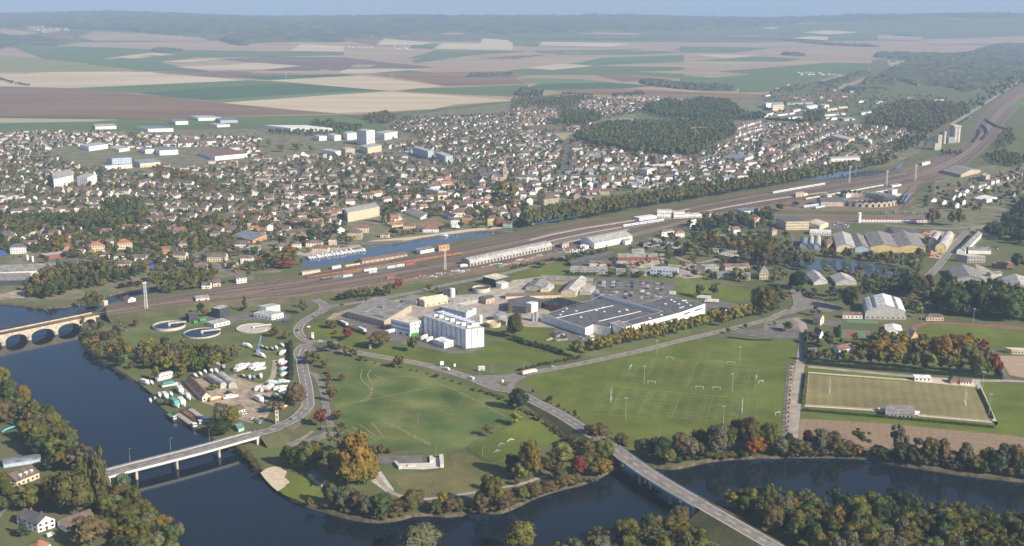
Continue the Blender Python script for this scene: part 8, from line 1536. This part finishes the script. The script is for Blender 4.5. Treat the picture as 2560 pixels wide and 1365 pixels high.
# ---- lorries
def lorry(s, d, label, trailer=(0.74, 0.73, 0.71), tractor=True, top=None, mark=False, L=12.0, z=.2):
 x, y = W(s)[0]; root = empty('lorry', (x, y, z), dirn(d)); tag(root, label, 'lorry'); m = mat('trailer_%d' % int(trailer[0]*1000+trailer[2]*37), trailer, .55, .04, .4); MB().box(-L/2, L/2, -1.25, 1.25, 1.1, 3.9).build('trailer_box', m, root)
 q = MB(); q.box(-L/2+.2, L/2-.2, -.6, .6, .7, 1.1)
 for xx in (-L/2+1.2, -L/2+2.5, -L/2+3.8): q.bar((xx, -1.2, .5), (xx, 1.2, .5), .5, 8)
 q.build('trailer_chassis', M_dark, root)
 if top: MB().box(-L/2+.15, L/2-.15, -1.1, 1.1, 3.9, 3.96).build('load_cover', top, root)
 if mark: MB().cyl(L/2-2.2, 0, .9, 0, .05, 14); q = MB(); n0 = [( -L/2+2.2+.8*math.cos(t*.45), -1.28, 2.5+.8*math.sin(t*.45)) for t in range(14)]; q.add(n0, [tuple(range(14))]); q.build('round_emblem', M_blue, root)
 if tractor:
  c = loft([[(L/2+.6, -1.2, .6), (L/2+.6, 1.2, .6), (L/2+.6, 1.2, 3.4), (L/2+.6, 0, 3.6), (L/2+.6, -1.2, 3.4)], [(L/2+2.2, -1.2, .6), (L/2+2.2, 1.2, .6), (L/2+2.2, 1.2, 2.9), (L/2+2.2, 0, 3.0), (L/2+2.2, -1.2, 2.9)], [(L/2+2.6, -1.1, .6), (L/2+2.6, 1.1, .6), (L/2+2.6, 1.1, 1.7), (L/2+2.6, 0, 1.8), (L/2+2.6, -1.1, 1.7)]]); c.build('cab', M_white, root); MB().box(L/2+2.22, L/2+2.5, -1.05, 1.05, 1.8, 2.6).build('windscreen', M_glass, root); w_ = MB()
  for xx in (L/2-1, L/2+1.6): w_.bar((xx, -1.2, .5), (xx, 1.2, .5), .5, 8)
  w_.build('wheels', M_tyre, root)
td = 'C2 780,1000 890,1050'
lorry('C2 835,1040', td, 'left white trailer parked beside the clipped hedge', tractor=False); lorry('C2 1005,1100', td, 'right white trailer parked beside the clipped hedge', tractor=False); lorry('C2 1275,1115', 'C2 1340,1095 1210,1125', 'white lorry with blue round emblem at the loading dock', mark=True); lorry('C2 1600,1168', 'C2 1640,1140 1560,1175', 'left of two white lorries at the foot of the cold store', L=7); lorry('C2 1650,1188', 'C2 1690,1160 1610,1192', 'right of two white lorries at the foot of the cold store', L=6)
lorry('C3 1830,790', 'C3 1905,795 1750,785', 'farther white lorry with trailer right of the factory'); lorry('C3 1905,825', 'C3 1980,828 1820,820', 'nearer white lorry with trailer right of the factory'); lorry('C3 2215,880', 'C3 2150,900 2270,870', 'white lorry half hidden by the big dark tree', L=9); lorry('C3 2035,925', 'C3 2050,890 2015,950', 'white lorry facing the yellow tree row', L=6); lorry('D3 108,205', 'D3 60,215 170,190', 'white lorry with orange load cover at the junction', top=M_orange)
lorry('C3 1005,485', 'C3 980,484 1030,486', 'blue lorry trailer on the gravel yard', (0.03, 0.05, 0.22), False, L=10); lorry('C3 85,765', 'C3 80,765 150,765', 'red lorry with grey trailer by the old court', (0.45, 0.44, 0.43), True, L=10); lorry('C2 1960,488', 'C2 1930,492 1990,485', 'white lorry at the end of the long goods shed', L=7); lorry('C3 670,310', 'C3 640,312 700,305', 'white box lorry beside the railway depot', L=7)
def container(s, d, m, label, L=6, w_=2.4, h=2.6):
 x, y = W(s)[0]; root = empty('skip_container', (x, y, .2), dirn(d)); tag(root, label, 'container'); MB().box(-L/2, L/2, -w_/2, w_/2, 0, h).build('shell', m, root); q = MB()
 for i in range(7): xx = -L/2+L*(i+.5)/7; q.box(xx-.08, xx+.08, -w_/2-.08, w_/2+.08, .1, h-.1)
 q.build('corrugation', m, root)
mgr = mat('container_green', (0.06, 0.30, 0.08), .6, .1, .5); mbl = mat('container_blue', (0.04, 0.10, 0.42), .6, .1, .5)
container('C2 1500,1135', 'C2 1470,1138 1530,1125', mgr, 'green skip at the corner of the loading office'); container('C1 1920,995', 'C1 1890,995 1950,985', mgr, 'green skip between the sewage works buildings'); container('C1 1850,1018', 'C1 1830,1020 1870,1010', mgr, 'small green skip beside the pump house', 4); container('C1 1445,495', 'C1 1410,500 1480,490', mbl, 'bright blue stacked crates by the canal trees', 9, 5, 4); container('C1 25,370', 'C1 0,372 45,368', mbl, 'blue stacked crates at the left edge', 7, 5, 4); container('C2 2315,490', 'C2 2290,494 2340,486', mgr, 'green container beside the goods shed'); container('D1 1550,345', 'D1 1530,330 1565,350', M_dark, 'dark container beside the boat hangars', 7)
# ---- heaps and stacks on the rail yard, machines by the yellow hangar
def stack(x, y, m, label, w_, d_, h, a, name='material_stack'):
 root = empty(name, (x, y, .1), a);
 q = MB(); n = 3
 for i in range(n): q.box(-w_/2+w_*i/n+.1, -w_/2+w_*(i+1)/n-.1, -d_/2, d_/2, 0, h*(.6+.4*((i*7) % 3)/2)); q.box(-w_/2+w_*i/n, -w_/2+w_*(i+1)/n, -d_/2-.1, d_/2+.1, h*.2, h*.28)
 q.build('stacked_pieces', m, root)['kind'] = 'stuff'
 root['category'] = 'stack'; root['group'] = 'stacks on the works yards'; AUTO.append((root, label, 'stack')); return root
for i in range(26):
 u = i/25; a, b = lerp((1500, 600), (1990, 525), u); x, y = W('C2 %f,%f' % (a+random.uniform(-12, 12), b+random.uniform(-18, 22)))[0]; k = random.choice(('w', 'w', 'g', 'e', 'b', 'r')); stack(x, y, WM[k], WNAME[k]+' stack of building material', random.uniform(3, 7), random.uniform(2, 4), random.uniform(1, 2.6), random.uniform(-.5, .3))
for i in range(20):
 u = i/19; a, b = lerp((2110, 500), (2465, 445), u); x, y = W('C2 %f,%f' % (a, b+random.uniform(-14, 18)))[0]; k = random.choice(('t', 'r', 'w', 't', 'g')); stack(x, y, {'t': M_orange, 'r': M_red}.get(k, WM[k]), {'t': 'orange', 'r': 'red', 'w': 'off-white', 'g': 'grey'}[k]+' stack of track parts', random.uniform(4, 9), 2.2, random.uniform(.8, 1.8), -.28)
for i in range(12):
 a, b = lerp((20, 440), (260, 385), i/11); x, y = W('C3 %f,%f' % (a, b+random.uniform(-10, 14)))[0]; stack(x, y, random.choice((M_orange, M_orange, WM['w'], WM['c'], M_blue)), 'long orange stack of track parts', random.uniform(6, 11), 2.2, random.uniform(.8, 1.8), -.28)
for i in range(26):
 a, b = (random.uniform(1500, 1600), random.uniform(370, 460)) if i < 14 else (random.uniform(1570, 1700), random.uniform(568, 622)); x, y = W('B5 %f,%f' % (a, b))[0]; root = stack(x, y, random.choice((M_orange, M_red, M_red, MATS['crane_yellow'])), 'red farm machine' if i >= 14 else 'orange farm machine', random.uniform(3, 5), 2, random.uniform(1.2, 2.2), random.uniform(0, 3), 'farm_machine'); root['category'] = 'machine'; root['group'] = 'farm machines for sale'
for i in range(18):
 a, b = random.uniform(330, 520), random.uniform(1115, 1185); x, y = W('C3 %f,%f' % (a, b))[0]; stack(x, y, WM[random.choice('gke')], 'grey stack of crates in the factory yard', random.uniform(2.5, 4.5), 2, random.uniform(1.2, 2.2), random.uniform(0, .6))
for i in range(10):
 a, b = random.uniform(630, 760), random.uniform(1135, 1180); x, y = W('C3 %f,%f' % (a, b))[0]; stack(x, y, WM[random.choice('gkw')], 'dark stack of crates near the factory entrance', random.uniform(2.5, 4), 2, random.uniform(1.2, 2), random.uniform(0, .6))
for i in range(14):
 a, b = random.uniform(1110, 1200), random.uniform(430, 478); x, y = W('C3 %f,%f' % (a, b))[0]; stack(x, y, WM[random.choice('rtk')], 'rusty stack on the gravel yard', random.uniform(3, 5), 2.2, random.uniform(1, 2), random.uniform(0, .4))
# ---- boats
M_hullw = mat('boat_white', (0.76, 0.75, 0.73), .4, .05, .5); M_teal = mat('boat_teal', (0.10, 0.34, 0.32), .5, .1, .5); M_hullb = mat('hull_dark', (0.05, 0.06, 0.075), .6, .15, .5); M_rust = mat('hull_rust', (0.22, 0.10, 0.06), .8, .2, .5)
def hull(L, B, H):
 st = [(-.5, .72, .0), (-.42, .92, 0), (-.1, 1, 0), (.2, .95, .03), (.38, .62, .10), (.5, .06, .2)]; sec = []
 for u, b, r in st: hw = B/2*b; sec.append([(u*L, 0, -.25 if u < .4 else .1), (u*L, hw*.75, 0), (u*L, hw, H*(.8+r)), (u*L, hw*.9, H*(1+r)), (u*L, -hw*.9, H*(1+r)), (u*L, -hw, H*(.8+r)), (u*L, -hw*.75, 0)])
 return loft(sec)
BT = {}
def boat_meshes(kind):
 if kind in BT: return BT[kind]
 h = hull(10, 3.5, 1.4); c = loft([ring(-3.6, 1.25, 1.35, 2.5, .25), ring(-3.3, 1.3, 1.35, 2.7, .25), ring(.6, 1.3, 1.35, 2.75, .25), ring(1.8, 1.1, 1.4, 1.9, .2), ring(3.4, .6, 1.45, 1.6, .1)]);
 if kind == 'house': c = loft([ring(-4.2, 1.4, 1.3, 3.0, .2), ring(-4.0, 1.5, 1.3, 3.15, .2), ring(2.4, 1.45, 1.3, 3.15, .2), ring(3.0, 1.2, 1.3, 2.3, .2)])
 if kind == 'tarp': c = loft([ring(-4.6, 1.2, 1.2, 1.7, .3), ring(-3.5, 1.6, 1.2, 2.8, .6), ring(1.0, 1.55, 1.2, 3.0, .7), ring(3.6, .8, 1.3, 1.9, .4)])
 w_ = MB()
 if kind != 'tarp':
  for s_ in (-1, 1):
   y = s_*(1.47 if kind == 'house' else 1.3)
   for x in (-2.8, -1.6, -.4, .8 if kind == 'house' else .2): w_.box(x-.4, x+.4, y-.04, y+.04, 1.9, 2.4)
  w_.box(2.55 if kind == 'house' else .72, 2.75 if kind == 'house' else 1.1, -1, 1, 2.1, 2.7 if kind == 'house' else 2.5)
 BT[kind] = (mesh('hull', h.v, h.f), mesh('cabin', c.v, c.f), mesh('windows', w_.v, w_.f, M_glass) if w_.v else None); return BT[kind]
def boat(x, y, a, L, kind='cruiser', hm=None, cm=None, z=0.0, look='white motor cruiser', label=None, trestle=True):
 s_ = L/10; root = empty('boat', (x, y, z), a); root.scale = (s_, s_*.95, s_*.9); root['category'] = 'boat'; root['group'] = 'boats of yard and marina'
 for n_, me, m in zip(('hull', 'cabin', 'windows'), boat_meshes(kind), (hm or M_hullw, cm or M_hullw, M_glass)):
  if me is None: continue
  o = bpy.data.objects.new(n_, me); COL.objects.link(o); o.parent = root
  if not me.materials: me.materials.append(None)
  o.material_slots[0].link = 'OBJECT'; o.material_slots[0].material = m
  if n_ == 'windows': o['kind'] = 'stuff'
 if label: root['label'] = label
 else: AUTO.append((root, look, 'boat'))
a0 = dirn('C2 480,375 560,405')
for i in range(21):
 u = i/20; a, b = lerp((505, 400), (1015, 325), u); x, y = W('C2 %f,%f' % (a, b))[0]; boat(x, y, a0+random.gauss(0, .06), random.uniform(9.5, 12.5), random.choice(('cruiser', 'cruiser', 'house')), z=-.95)
for i in range(9):
 u = i/8; a, b = lerp((540, 380), (900, 320), u); x, y = W('C2 %f,%f' % (a, b))[0]; boat(x, y, a0+random.gauss(0, .06), random.uniform(8, 10), z=-.95)
x, y = W('C2 1780,185')[0]; boat(x, y, a0+.6, 13, 'house', z=-.95, label='lone white passenger boat out on the basin')
BY = '''D1 955,262,1010,280,12,h 1015,262,1035,280,9,c 1060,255,1195,222,20,h 1105,295,1190,280,14,T 1205,310,1235,350,15,h 1255,345,1290,395,13,c 1010,360,1020,385,8,c 1045,350,1055,375,8,c 1075,345,1085,370,9,h 1100,345,1140,385,13,h 1150,340,1165,360,9,c 1160,395,1210,440,17,T 1210,390,1250,430,16,h 1300,210,1340,235,9,c 1335,195,1375,228,9,c 1370,180,1400,210,9,c 1415,175,1440,205,10,c 1450,180,1475,205,10,c 1505,140,1520,200,12,g 1590,190,1690,150,20,c 1690,180,1790,145,19,c 1720,185,1790,172,12,c 1760,210,1765,245,10,t 1685,215,1690,250,8,c 1715,215,1718,258,8,B 1620,215,1670,240,9,g 1640,15,1705,30,13,t 1740,75,1805,105,13,c 1730,85,1760,90,10,g 1720,330,1770,285,12,c 1760,335,1815,290,13,c 1790,335,1860,290,15,r 1815,280,1885,275,12,G 1855,320,1885,295,10,c 1725,370,1790,410,14,h 1790,365,1830,375,10,g 1850,355,1870,380,9,g 1520,375,1600,362,13,c 1430,390,1490,375,12,O'''
D2B = '''160,85,205,50,13,c 155,135,190,110,11,c 155,160,220,130,12,r 155,195,225,165,12,G 165,225,225,200,11,c 60,30,85,45,8,g 130,25,145,45,9,c 165,10,190,25,9,t 100,35,120,50,9,g 20,20,60,35,9,g 80,280,140,262,12,G 150,265,220,262,11,c 150,310,215,292,10,c 150,330,210,310,10,c 120,345,160,370,9,g 180,345,205,350,7,B 60,395,90,415,8,g 180,440,205,430,8,O'''
def boats_from(txt, crop=None):
 K_ = crop
 for e in txt.split():
  if e in CROPS: K_ = e; continue
  a = e.split(','); (x0, y0), (x1, y1) = W('%s %s,%s %s,%s' % (K_, *a[:4])); x, y = (x0+x1)/2, (y0+y1)/2; ang = math.atan2(y1-y0, x1-x0)
  kd, hm, cm, lk = {'c': ('cruiser', None, None, 'white motor cruiser'), 'h': ('house', None, None, 'white cabin boat'), 'T': ('house', M_hullw, M_teal, 'white boat with teal cabin'), 't': ('tarp', None, None, 'boat under a white cover'), 'g': ('cruiser', M_hullb, WM['g'], 'dark-hulled grey boat'), 'B': ('tarp', M_hullb, M_blue, 'boat under a blue cover'), 'r': ('house', M_rust, M_hullw, 'white boat with rusty red hull'), 'G': ('cruiser', M_teal, M_hullw, 'green-hulled boat'), 'O': ('tarp', M_orange, WM['c'], 'orange boat')}[a[5]]
  wet = any(inpoly(x, y, p) for _, p, _, _ in WATERS[:1]); boat(x, y, ang, float(a[4])*.92, kd, hm, cm, -1.6 if wet else .7, lk)
boats_from(BY); boats_from(D2B, 'D2')
def barge(s, L, B, deck, label, house=True, load=None):
 (x0, y0), (x1, y1) = W(s); root = empty('barge', ((x0+x1)/2, (y0+y1)/2, -1.6), math.atan2(y1-y0, x1-x0)); tag(root, label, 'barge'); sec = []
 for u, b in ((-.5, .7), (-.45, 1), (.4, 1), (.47, .75), (.5, .3)): hw = B/2*b; sec.append([(u*L, -hw*.9, -.4), (u*L, hw*.9, -.4), (u*L, hw, 1.8), (u*L, -hw, 1.8)])
 loft(sec).build('hull', M_hullb, root); q = MB(); n = 9
 for i in range(n): a, b = -.36*L+.7*L*i/n, -.36*L+.7*L*(i+1)/n-.15; q.add([(a, -B*.38, 1.8), (b, -B*.38, 1.8), (b, B*.38, 1.8), (a, B*.38, 1.8), (a, 0, 2.7), (b, 0, 2.7), (a, -B*.38, 2.3), (b, -B*.38, 2.3), (a, B*.38, 2.3), (b, B*.38, 2.3)], [(0, 1, 7, 6), (6, 7, 5, 4), (4, 5, 9, 8), (8, 9, 2, 3), (0, 6, 4, 8, 3), (1, 2, 9, 5, 7)])
 q.build('hatch_covers', deck, root)
 if house: MB().box(-.48*L, -.40*L, -B*.32, B*.32, 1.8, 4.2).build('wheelhouse', M_hullw, root); MB().box(-.485*L, -.395*L, -B*.33, B*.33, 3.0, 3.7).build('wheelhouse_windows', M_glass, root)
barge('D1 1330,568 1165,455', 40, 5.2, mat('hatch_tan', (0.40, 0.34, 0.25), .8, .1, .4), 'long dark barge with tan hatches, outermost of the moored three'); barge('D1 1370,545 1215,440', 39, 5.2, M_rust, 'long barge with red-brown hatches between two others'); barge('D1 1400,525 1265,430', 38, 5.2, WM['g'], 'long barge with grey hatches nearest the bank'); barge('D1 1190,515 1125,465', 16, 4, mat('deck_green', (0.12, 0.24, 0.14), .8, .1, .4), 'small barge with green deck beside the long barges')
# ---- trains
def coach(a, b, m, roofm, label, grp, w_=2.9, h=3.7, stripe=None, kind='coach', z=.35):
 d = Vector((b[0]-a[0], b[1]-a[1])); L = d.length-.9; root = empty('rail_wagon', ((a[0]+b[0])/2, (a[1]+b[1])/2, z), math.atan2(d.y, d.x)); root['category'] = 'wagon'; root['group'] = grp; q = MB()
 if kind == 'rack':
  q.box(-L/2, L/2, -w_/2, w_/2, 1.0, 1.25); q.box(-L/2, L/2, -w_/2, w_/2, 2.8, 3.0)
  for i in range(9):
   x = -L/2+L*i/8
   for y in (-w_/2, w_/2-.15): q.box(x-.1, x+.1, y, y+.15, 1.2, 3.0)
  q.build('car_decks', m, root)
 elif kind == 'flat': q.box(-L/2, L/2, -w_/2, w_/2, .9, 1.3); q.build('flat_deck', m, root)
 elif kind == 'tank':
  q.bar((-L/2, 0, 2.3), (L/2, 0, 2.3), 1.5, 14); q.build('tank_shell', m, root)
 else:
  loft([ring(-L/2, w_/2-.1, .9, h-.1, .4), ring(-L/2+.3, w_/2, .8, h, .4), ring(L/2-.3, w_/2, .8, h, .4), ring(L/2, w_/2-.1, .9, h-.1, .4)]).build('body', m, root); q = MB(); q.box(-L/2+.3, L/2-.3, -w_/2+.45, w_/2-.45, h, h+.08); q.build('roof', roofm, root)
  if stripe: s_ = MB(); s_.box(-L/2+1, L/2-1, -w_/2-.03, w_/2+.03, 1.9, 2.7); s_.build('window_band', stripe, root)
  elif kind == 'box':
   s_ = MB()
   for i in range(8): x = -L/2+L*(i+.5)/8; s_.box(x-.08, x+.08, -w_/2-.08, w_/2+.08, .9, h-.5)
   s_.build('side_ribs', m, root)
 b_ = MB()
 for x in (-L/2+2.2, L/2-2.2): b_.box(x-1.2, x+1.2, -1, 1, 0, .85)
 b_.build('bogies', M_dark, root); AUTO.append((root, label, 'wagon'))
def train(s, n, m, roofm, label, grp, **k):
 c = W(s); L = [0]
 for p, q in zip(c, c[1:]): L.append(L[-1]+math.dist(p, q))
 def at(d): j = max(i for i in range(len(L)-1) if L[i] <= d+1e-6); return lerp(c[j], c[j+1], (d-L[j])/(L[j+1]-L[j]))
 for i in range(n): mm = m[i % len(m)] if isinstance(m, (list, tuple)) else m; ll = label[i % len(label)] if isinstance(label, (list, tuple)) else label; coach(at(L[-1]*i/n), at(min(L[-1]-1e-4, L[-1]*(i+1)/n)), mm, roofm, ll, grp, **k)
M_ter = mat('railcar_white', (0.66, 0.67, 0.69), .45, .05, .4); M_terb = mat('railcar_blue', (0.10, 0.20, 0.48), .45, .05, .4); M_frg = mat('freight_green', (0.10, 0.16, 0.15), .7, .15, .4); M_frb = mat('freight_paleblue', (0.42, 0.52, 0.58), .7, .1, .4); M_frr = mat('freight_red', (0.30, 0.10, 0.075), .7, .15, .4); M_frk = mat('freight_black', (0.05, 0.05, 0.055), .7, .2, .4); M_pg = mat('train_palegreen', (0.50, 0.55, 0.38), .6, .08, .4)
train('C2 488,618 1000,535 1500,450 1946,378', 15, M_orange, M_orange, 'orange car-carrier wagon', 'orange car-carrier train', kind='rack', z=1.6); train('C2 618,635 915,590', 3, [M_frk, M_frg, M_frb], RM['L'], ['black covered wagon', 'dark green covered wagon', 'pale grey covered wagon'], 'freight wagons in the yard', kind='box', z=1.4); train('C2 1018,550 1148,530', 1, M_white, M_white, 'white tank wagon', 'freight wagons in the yard', kind='tank', z=1.4); train('C2 1062,562 1146,549', 1, M_frb, RM['S'], 'blue covered wagon', 'freight wagons in the yard', kind='box', z=1.2); train('C2 1148,530 1408,488', 3, [M_frg, M_frb, M_frb], RM['L'], ['dark green covered wagon', 'pale blue covered wagon', 'pale blue covered wagon'], 'freight wagons in the yard', kind='box', z=1.2); train('C2 1412,487 1505,470', 1, M_frr, M_frr, 'red-brown covered wagon', 'freight wagons in the yard', kind='box', z=1.1); train('C2 1232,615 1312,602', 1, M_frr, M_frr, 'red-brown open wagon', 'freight wagons in the yard', kind='box', z=1.0); train('C2 1312,602 1582,560', 4, M_frr, M_frr, 'red-brown flat wagon', 'freight wagons in the yard', kind='flat', z=1.0)
train('C3 1048,110 1240,80 1435,52', 5, M_ter, RM['L'], 'blue-white platform coach', 'regional train at the station', stripe=M_terb); train('B4 78,1158 330,1112 575,1072', 7, M_ter, RM['L'], 'blue-white coach by the plane trees', 'regional train by the plane trees', stripe=M_terb); train('B4 370,1292 598,1258', 3, M_ter, RM['L'], 'white coach left of the roundhouse', 'coaches near the roundhouse', stripe=M_terb); train('B4 480,1302 572,1285', 1, M_frb, RM['S'], 'pale blue coach left of the roundhouse', 'coaches near the roundhouse'); train('B4 988,1170 1195,1135', 3, M_ter, RM['L'], 'white coach behind the roundhouse', 'coaches near the roundhouse', stripe=M_terb); train('B4 1178,1198 1292,1175', 2, M_ter, RM['L'], 'blue-white coach right behind the roundhouse', 'coaches near the roundhouse', stripe=M_terb); train('B4 1295,1255 1345,1175', 2, M_frk, RM['S'], 'dark railcar right of the roundhouse', 'coaches near the roundhouse', stripe=M_glass); train('B4 1325,1252 1385,1175', 2, M_terb, RM['S'], 'blue railcar right of the roundhouse', 'coaches near the roundhouse', stripe=M_glass)
train('B4 388,1215 700,1160 1130,1082', 11, M_pg, RM['Y'], 'pale green wagon on the depot track', 'pale green train at the depot', h=2.6); train('B4 1985,668 2035,612 2045,545', 7, M_frk, M_frk, 'black inner-curve wagon', 'black wagons in the curved sidings', kind='box'); train('B4 2065,648 2118,590 2105,540 2060,508', 8, M_frk, M_frk, 'black middle-curve wagon', 'black wagons in the curved sidings', kind='box'); train('B4 2095,455 2200,520 2300,550', 9, M_frk, M_frk, 'black outer-curve wagon', 'black wagons in the curved sidings', kind='box')
# basin park tents
for i, (a, b) in enumerate(((1870, 118), (1905, 122))):
 x, y = W('C2 %d,%d' % (a, b))[0]; root = empty('pointed_tent', (x, y, 0)); tag(root, ('left', 'right')[i]+' white pointed tent on the basin beach', 'tent'); MB().cyl(0, 0, 4.5, 2.2, 5, 8, 1.2).build('canopy', M_white, root); MB().cyl(0, 0, 1.2, 5, 10, 8, .08).build('peak', M_white, root); q = MB()
 for k in range(8): q.bar((4.3*math.cos(k*.785), 4.3*math.sin(k*.785), 0), (4.3*math.cos(k*.785), 4.3*math.sin(k*.785), 2.3), .1)
 q.build('tent_poles', M_galv, root)
# ------------------------------------------------------------------ planting: 300 nearest trees one by one, the rest as masses
CNAME = {'g': 'green', 'o': 'olive-green', 'd': 'dark green', 'y': 'yellow', 'Y': 'yellow-green', 'G': 'golden-brown', 'O': 'bright orange', 'r': 'red', 'b': 'russet', 's': 'grey-green', 'c': 'blue-green', 'D': 'dark red', 'l': 'light green', 'p': 'dull green'}
KNAME = {'round': 'broad tree', 'oval': 'upright tree', 'column': 'tall narrow poplar', 'conifer': 'conifer', 'willow': 'drooping willow', 'bush': 'bush', 'sparse': 'thin-crowned tree'}
def water_at(x, y): return any(inpoly(x, y, p) for _, p, _, _ in WATERS)
def plant():
 for t in TREES: t['px'] = pix(t['x'], t['y']); t['s'] = t['h']*t['w']/(t['x']**2+t['y']**2) if (-20 < t['px'][0] < IW+20 and pix(t['x'], t['y'], t['h'])[1] < IH) else 0
 TREES.sort(key=lambda t: -t['s'])
 solo = {'tree': 0, 'bush': 0}; rest = []
 for t in TREES:
  kd = 'bush' if t['k'] == 'bush' else 'tree'; lim = 300 if kd == 'tree' else 110
  if solo[kd] >= lim or t['s'] == 0 or t['y'] > 1500: rest.append(t); continue
  i = solo[kd]; solo[kd] += 1; me = TPL[t['k']]['me'][i % len(TPL[t['k']]['me'])]
  root = empty({'bush': 'bush', 'conifer': 'conifer_tree', 'column': 'poplar_tree', 'willow': 'willow_tree'}.get(t['k'], 'broadleaf_tree'), (t['x'], t['y'], 0), random.uniform(0, 6.28)); k_ = random.uniform(.84, 1.16); root.scale = (t['w']*k_, t['w']/k_, t['h']); root['category'] = kd; root['group'] = 'trees' if kd == 'tree' else 'bushes'
  o = bpy.data.objects.new('crown', me); COL.objects.link(o); o.parent = root; o.color = (*t['c'], 1)
  if kd == 'tree': o = bpy.data.objects.new('trunk', TRUNK[t['k']]); COL.objects.link(o); o.parent = root
  AUTO.append((root, CNAME[t['cc']]+' '+KNAME[t['k']], kd))
 LOG.append('trees %d %s' % (len(TREES), solo))
 bk = {'near_trees': ([], 'autumn trees massed together along the river'), 'town_trees': ([], 'dark and russet garden trees between the town houses'), 'far_trees': ([], 'dense dark trees of parks and woods in the far town')}
 for t in rest: bk['near_trees' if t['y'] < 1150 else 'town_trees' if t['y'] < 2000 else 'far_trees'][0].append(t)
 for nm, (lst, lab) in bk.items():
  Vs, Fs, Ts, n = [], [], [], 0
  for j, t in enumerate(lst):
   tp = TPL[t['k']]; v, f = (tp['hi'][j % len(tp['hi'])] if t['y'] < 760 and t['s'] > 0 else tp['mid'][j % 3] if t['y'] < 1900 and t['s'] > 0 else tp['far'][j % 3])
   a = random.uniform(0, 6.28); ca, sa = math.cos(a), math.sin(a)
   P_ = np.stack([(v[:, 0]*ca-v[:, 1]*sa)*t['w']+t['x'], (v[:, 0]*sa+v[:, 1]*ca)*t['w']+t['y'], v[:, 2]*t['h']+hills(t['x'], t['y'])], 1)
   Vs.append(P_); Fs.append(f+n); Ts.append(np.tile(np.array(t['c']), (len(v), 1))); n += len(v)
  if Vs: o = tag(link(nm, np_mesh(nm, np.concatenate(Vs), np.concatenate(Fs), M_leafs, np.concatenate(Ts))), lab, 'trees', None, 'stuff'); LOG.append('%s %d %d' % (nm, len(lst), sum(len(f) for f in Fs)))
plant()
# ------------------------------------------------------------------ labels by place
ORD1 = 'zeroth first second third fourth fifth sixth seventh eighth ninth tenth eleventh twelfth thirteenth fourteenth fifteenth sixteenth seventeenth eighteenth nineteenth'.split()
def ordinal(n):
 if n < 20: return ORD1[n]
 t = 'twenty thirty forty fifty sixty seventy eighty ninety'.split()[min(7, n//10-2)]
 return (t[:-1]+'ieth') if n % 10 == 0 else t+'-'+ORD1[n % 10]
def place_labels():
 L = {k: pix(*p) for k, p in LAND.items() if 0 <= pix(*p)[0] <= IW and pix(*p)[1] <= IH}; B = {}
 for o, look, noun in AUTO:
  u, v = pix(*o.location[:2], o.location.z); k = min(L, key=lambda q: math.hypot(L[q][0]-u, (L[q][1]-v)*1.6)); du, dv = u-L[k][0], (v-L[k][1])*1.6
  d = ('right of' if du > 0 else 'left of') if abs(du) > abs(dv) else ('in front of' if dv > 0 else 'behind')
  B.setdefault((look, k, d), []).append((math.hypot(du, dv), o))
 for (look, k, d), lst in B.items():
  lst.sort(key=lambda t: t[0])
  for i, (_, o) in enumerate(lst): o['label'] = '%s, %s %s the %s' % (look, 'the one' if len(lst) == 1 else ordinal(i+1), d, k)
place_labels()
# ------------------------------------------------------------------ air
def haze():
 mb = MB().box(-14500, 14500, -400, 24500, -6, CAMH+45)
 m = bpy.data.materials.new('haze_air'); m.use_nodes = True; n = m.node_tree.nodes; n.clear()
 out = n.new('ShaderNodeOutputMaterial'); v = n.new('ShaderNodeVolumePrincipled')
 v.inputs['Density'].default_value = HAZE_DENSITY; v.inputs['Color'].default_value = (0.55, 0.74, 1.0, 1); v.inputs['Anisotropy'].default_value = 0.0
 m.node_tree.links.new(v.outputs[0], out.inputs['Volume'])
 tag(mb.build('haze', m), 'pale blue autumn haze filling the whole valley', 'haze', None, 'stuff')
haze()
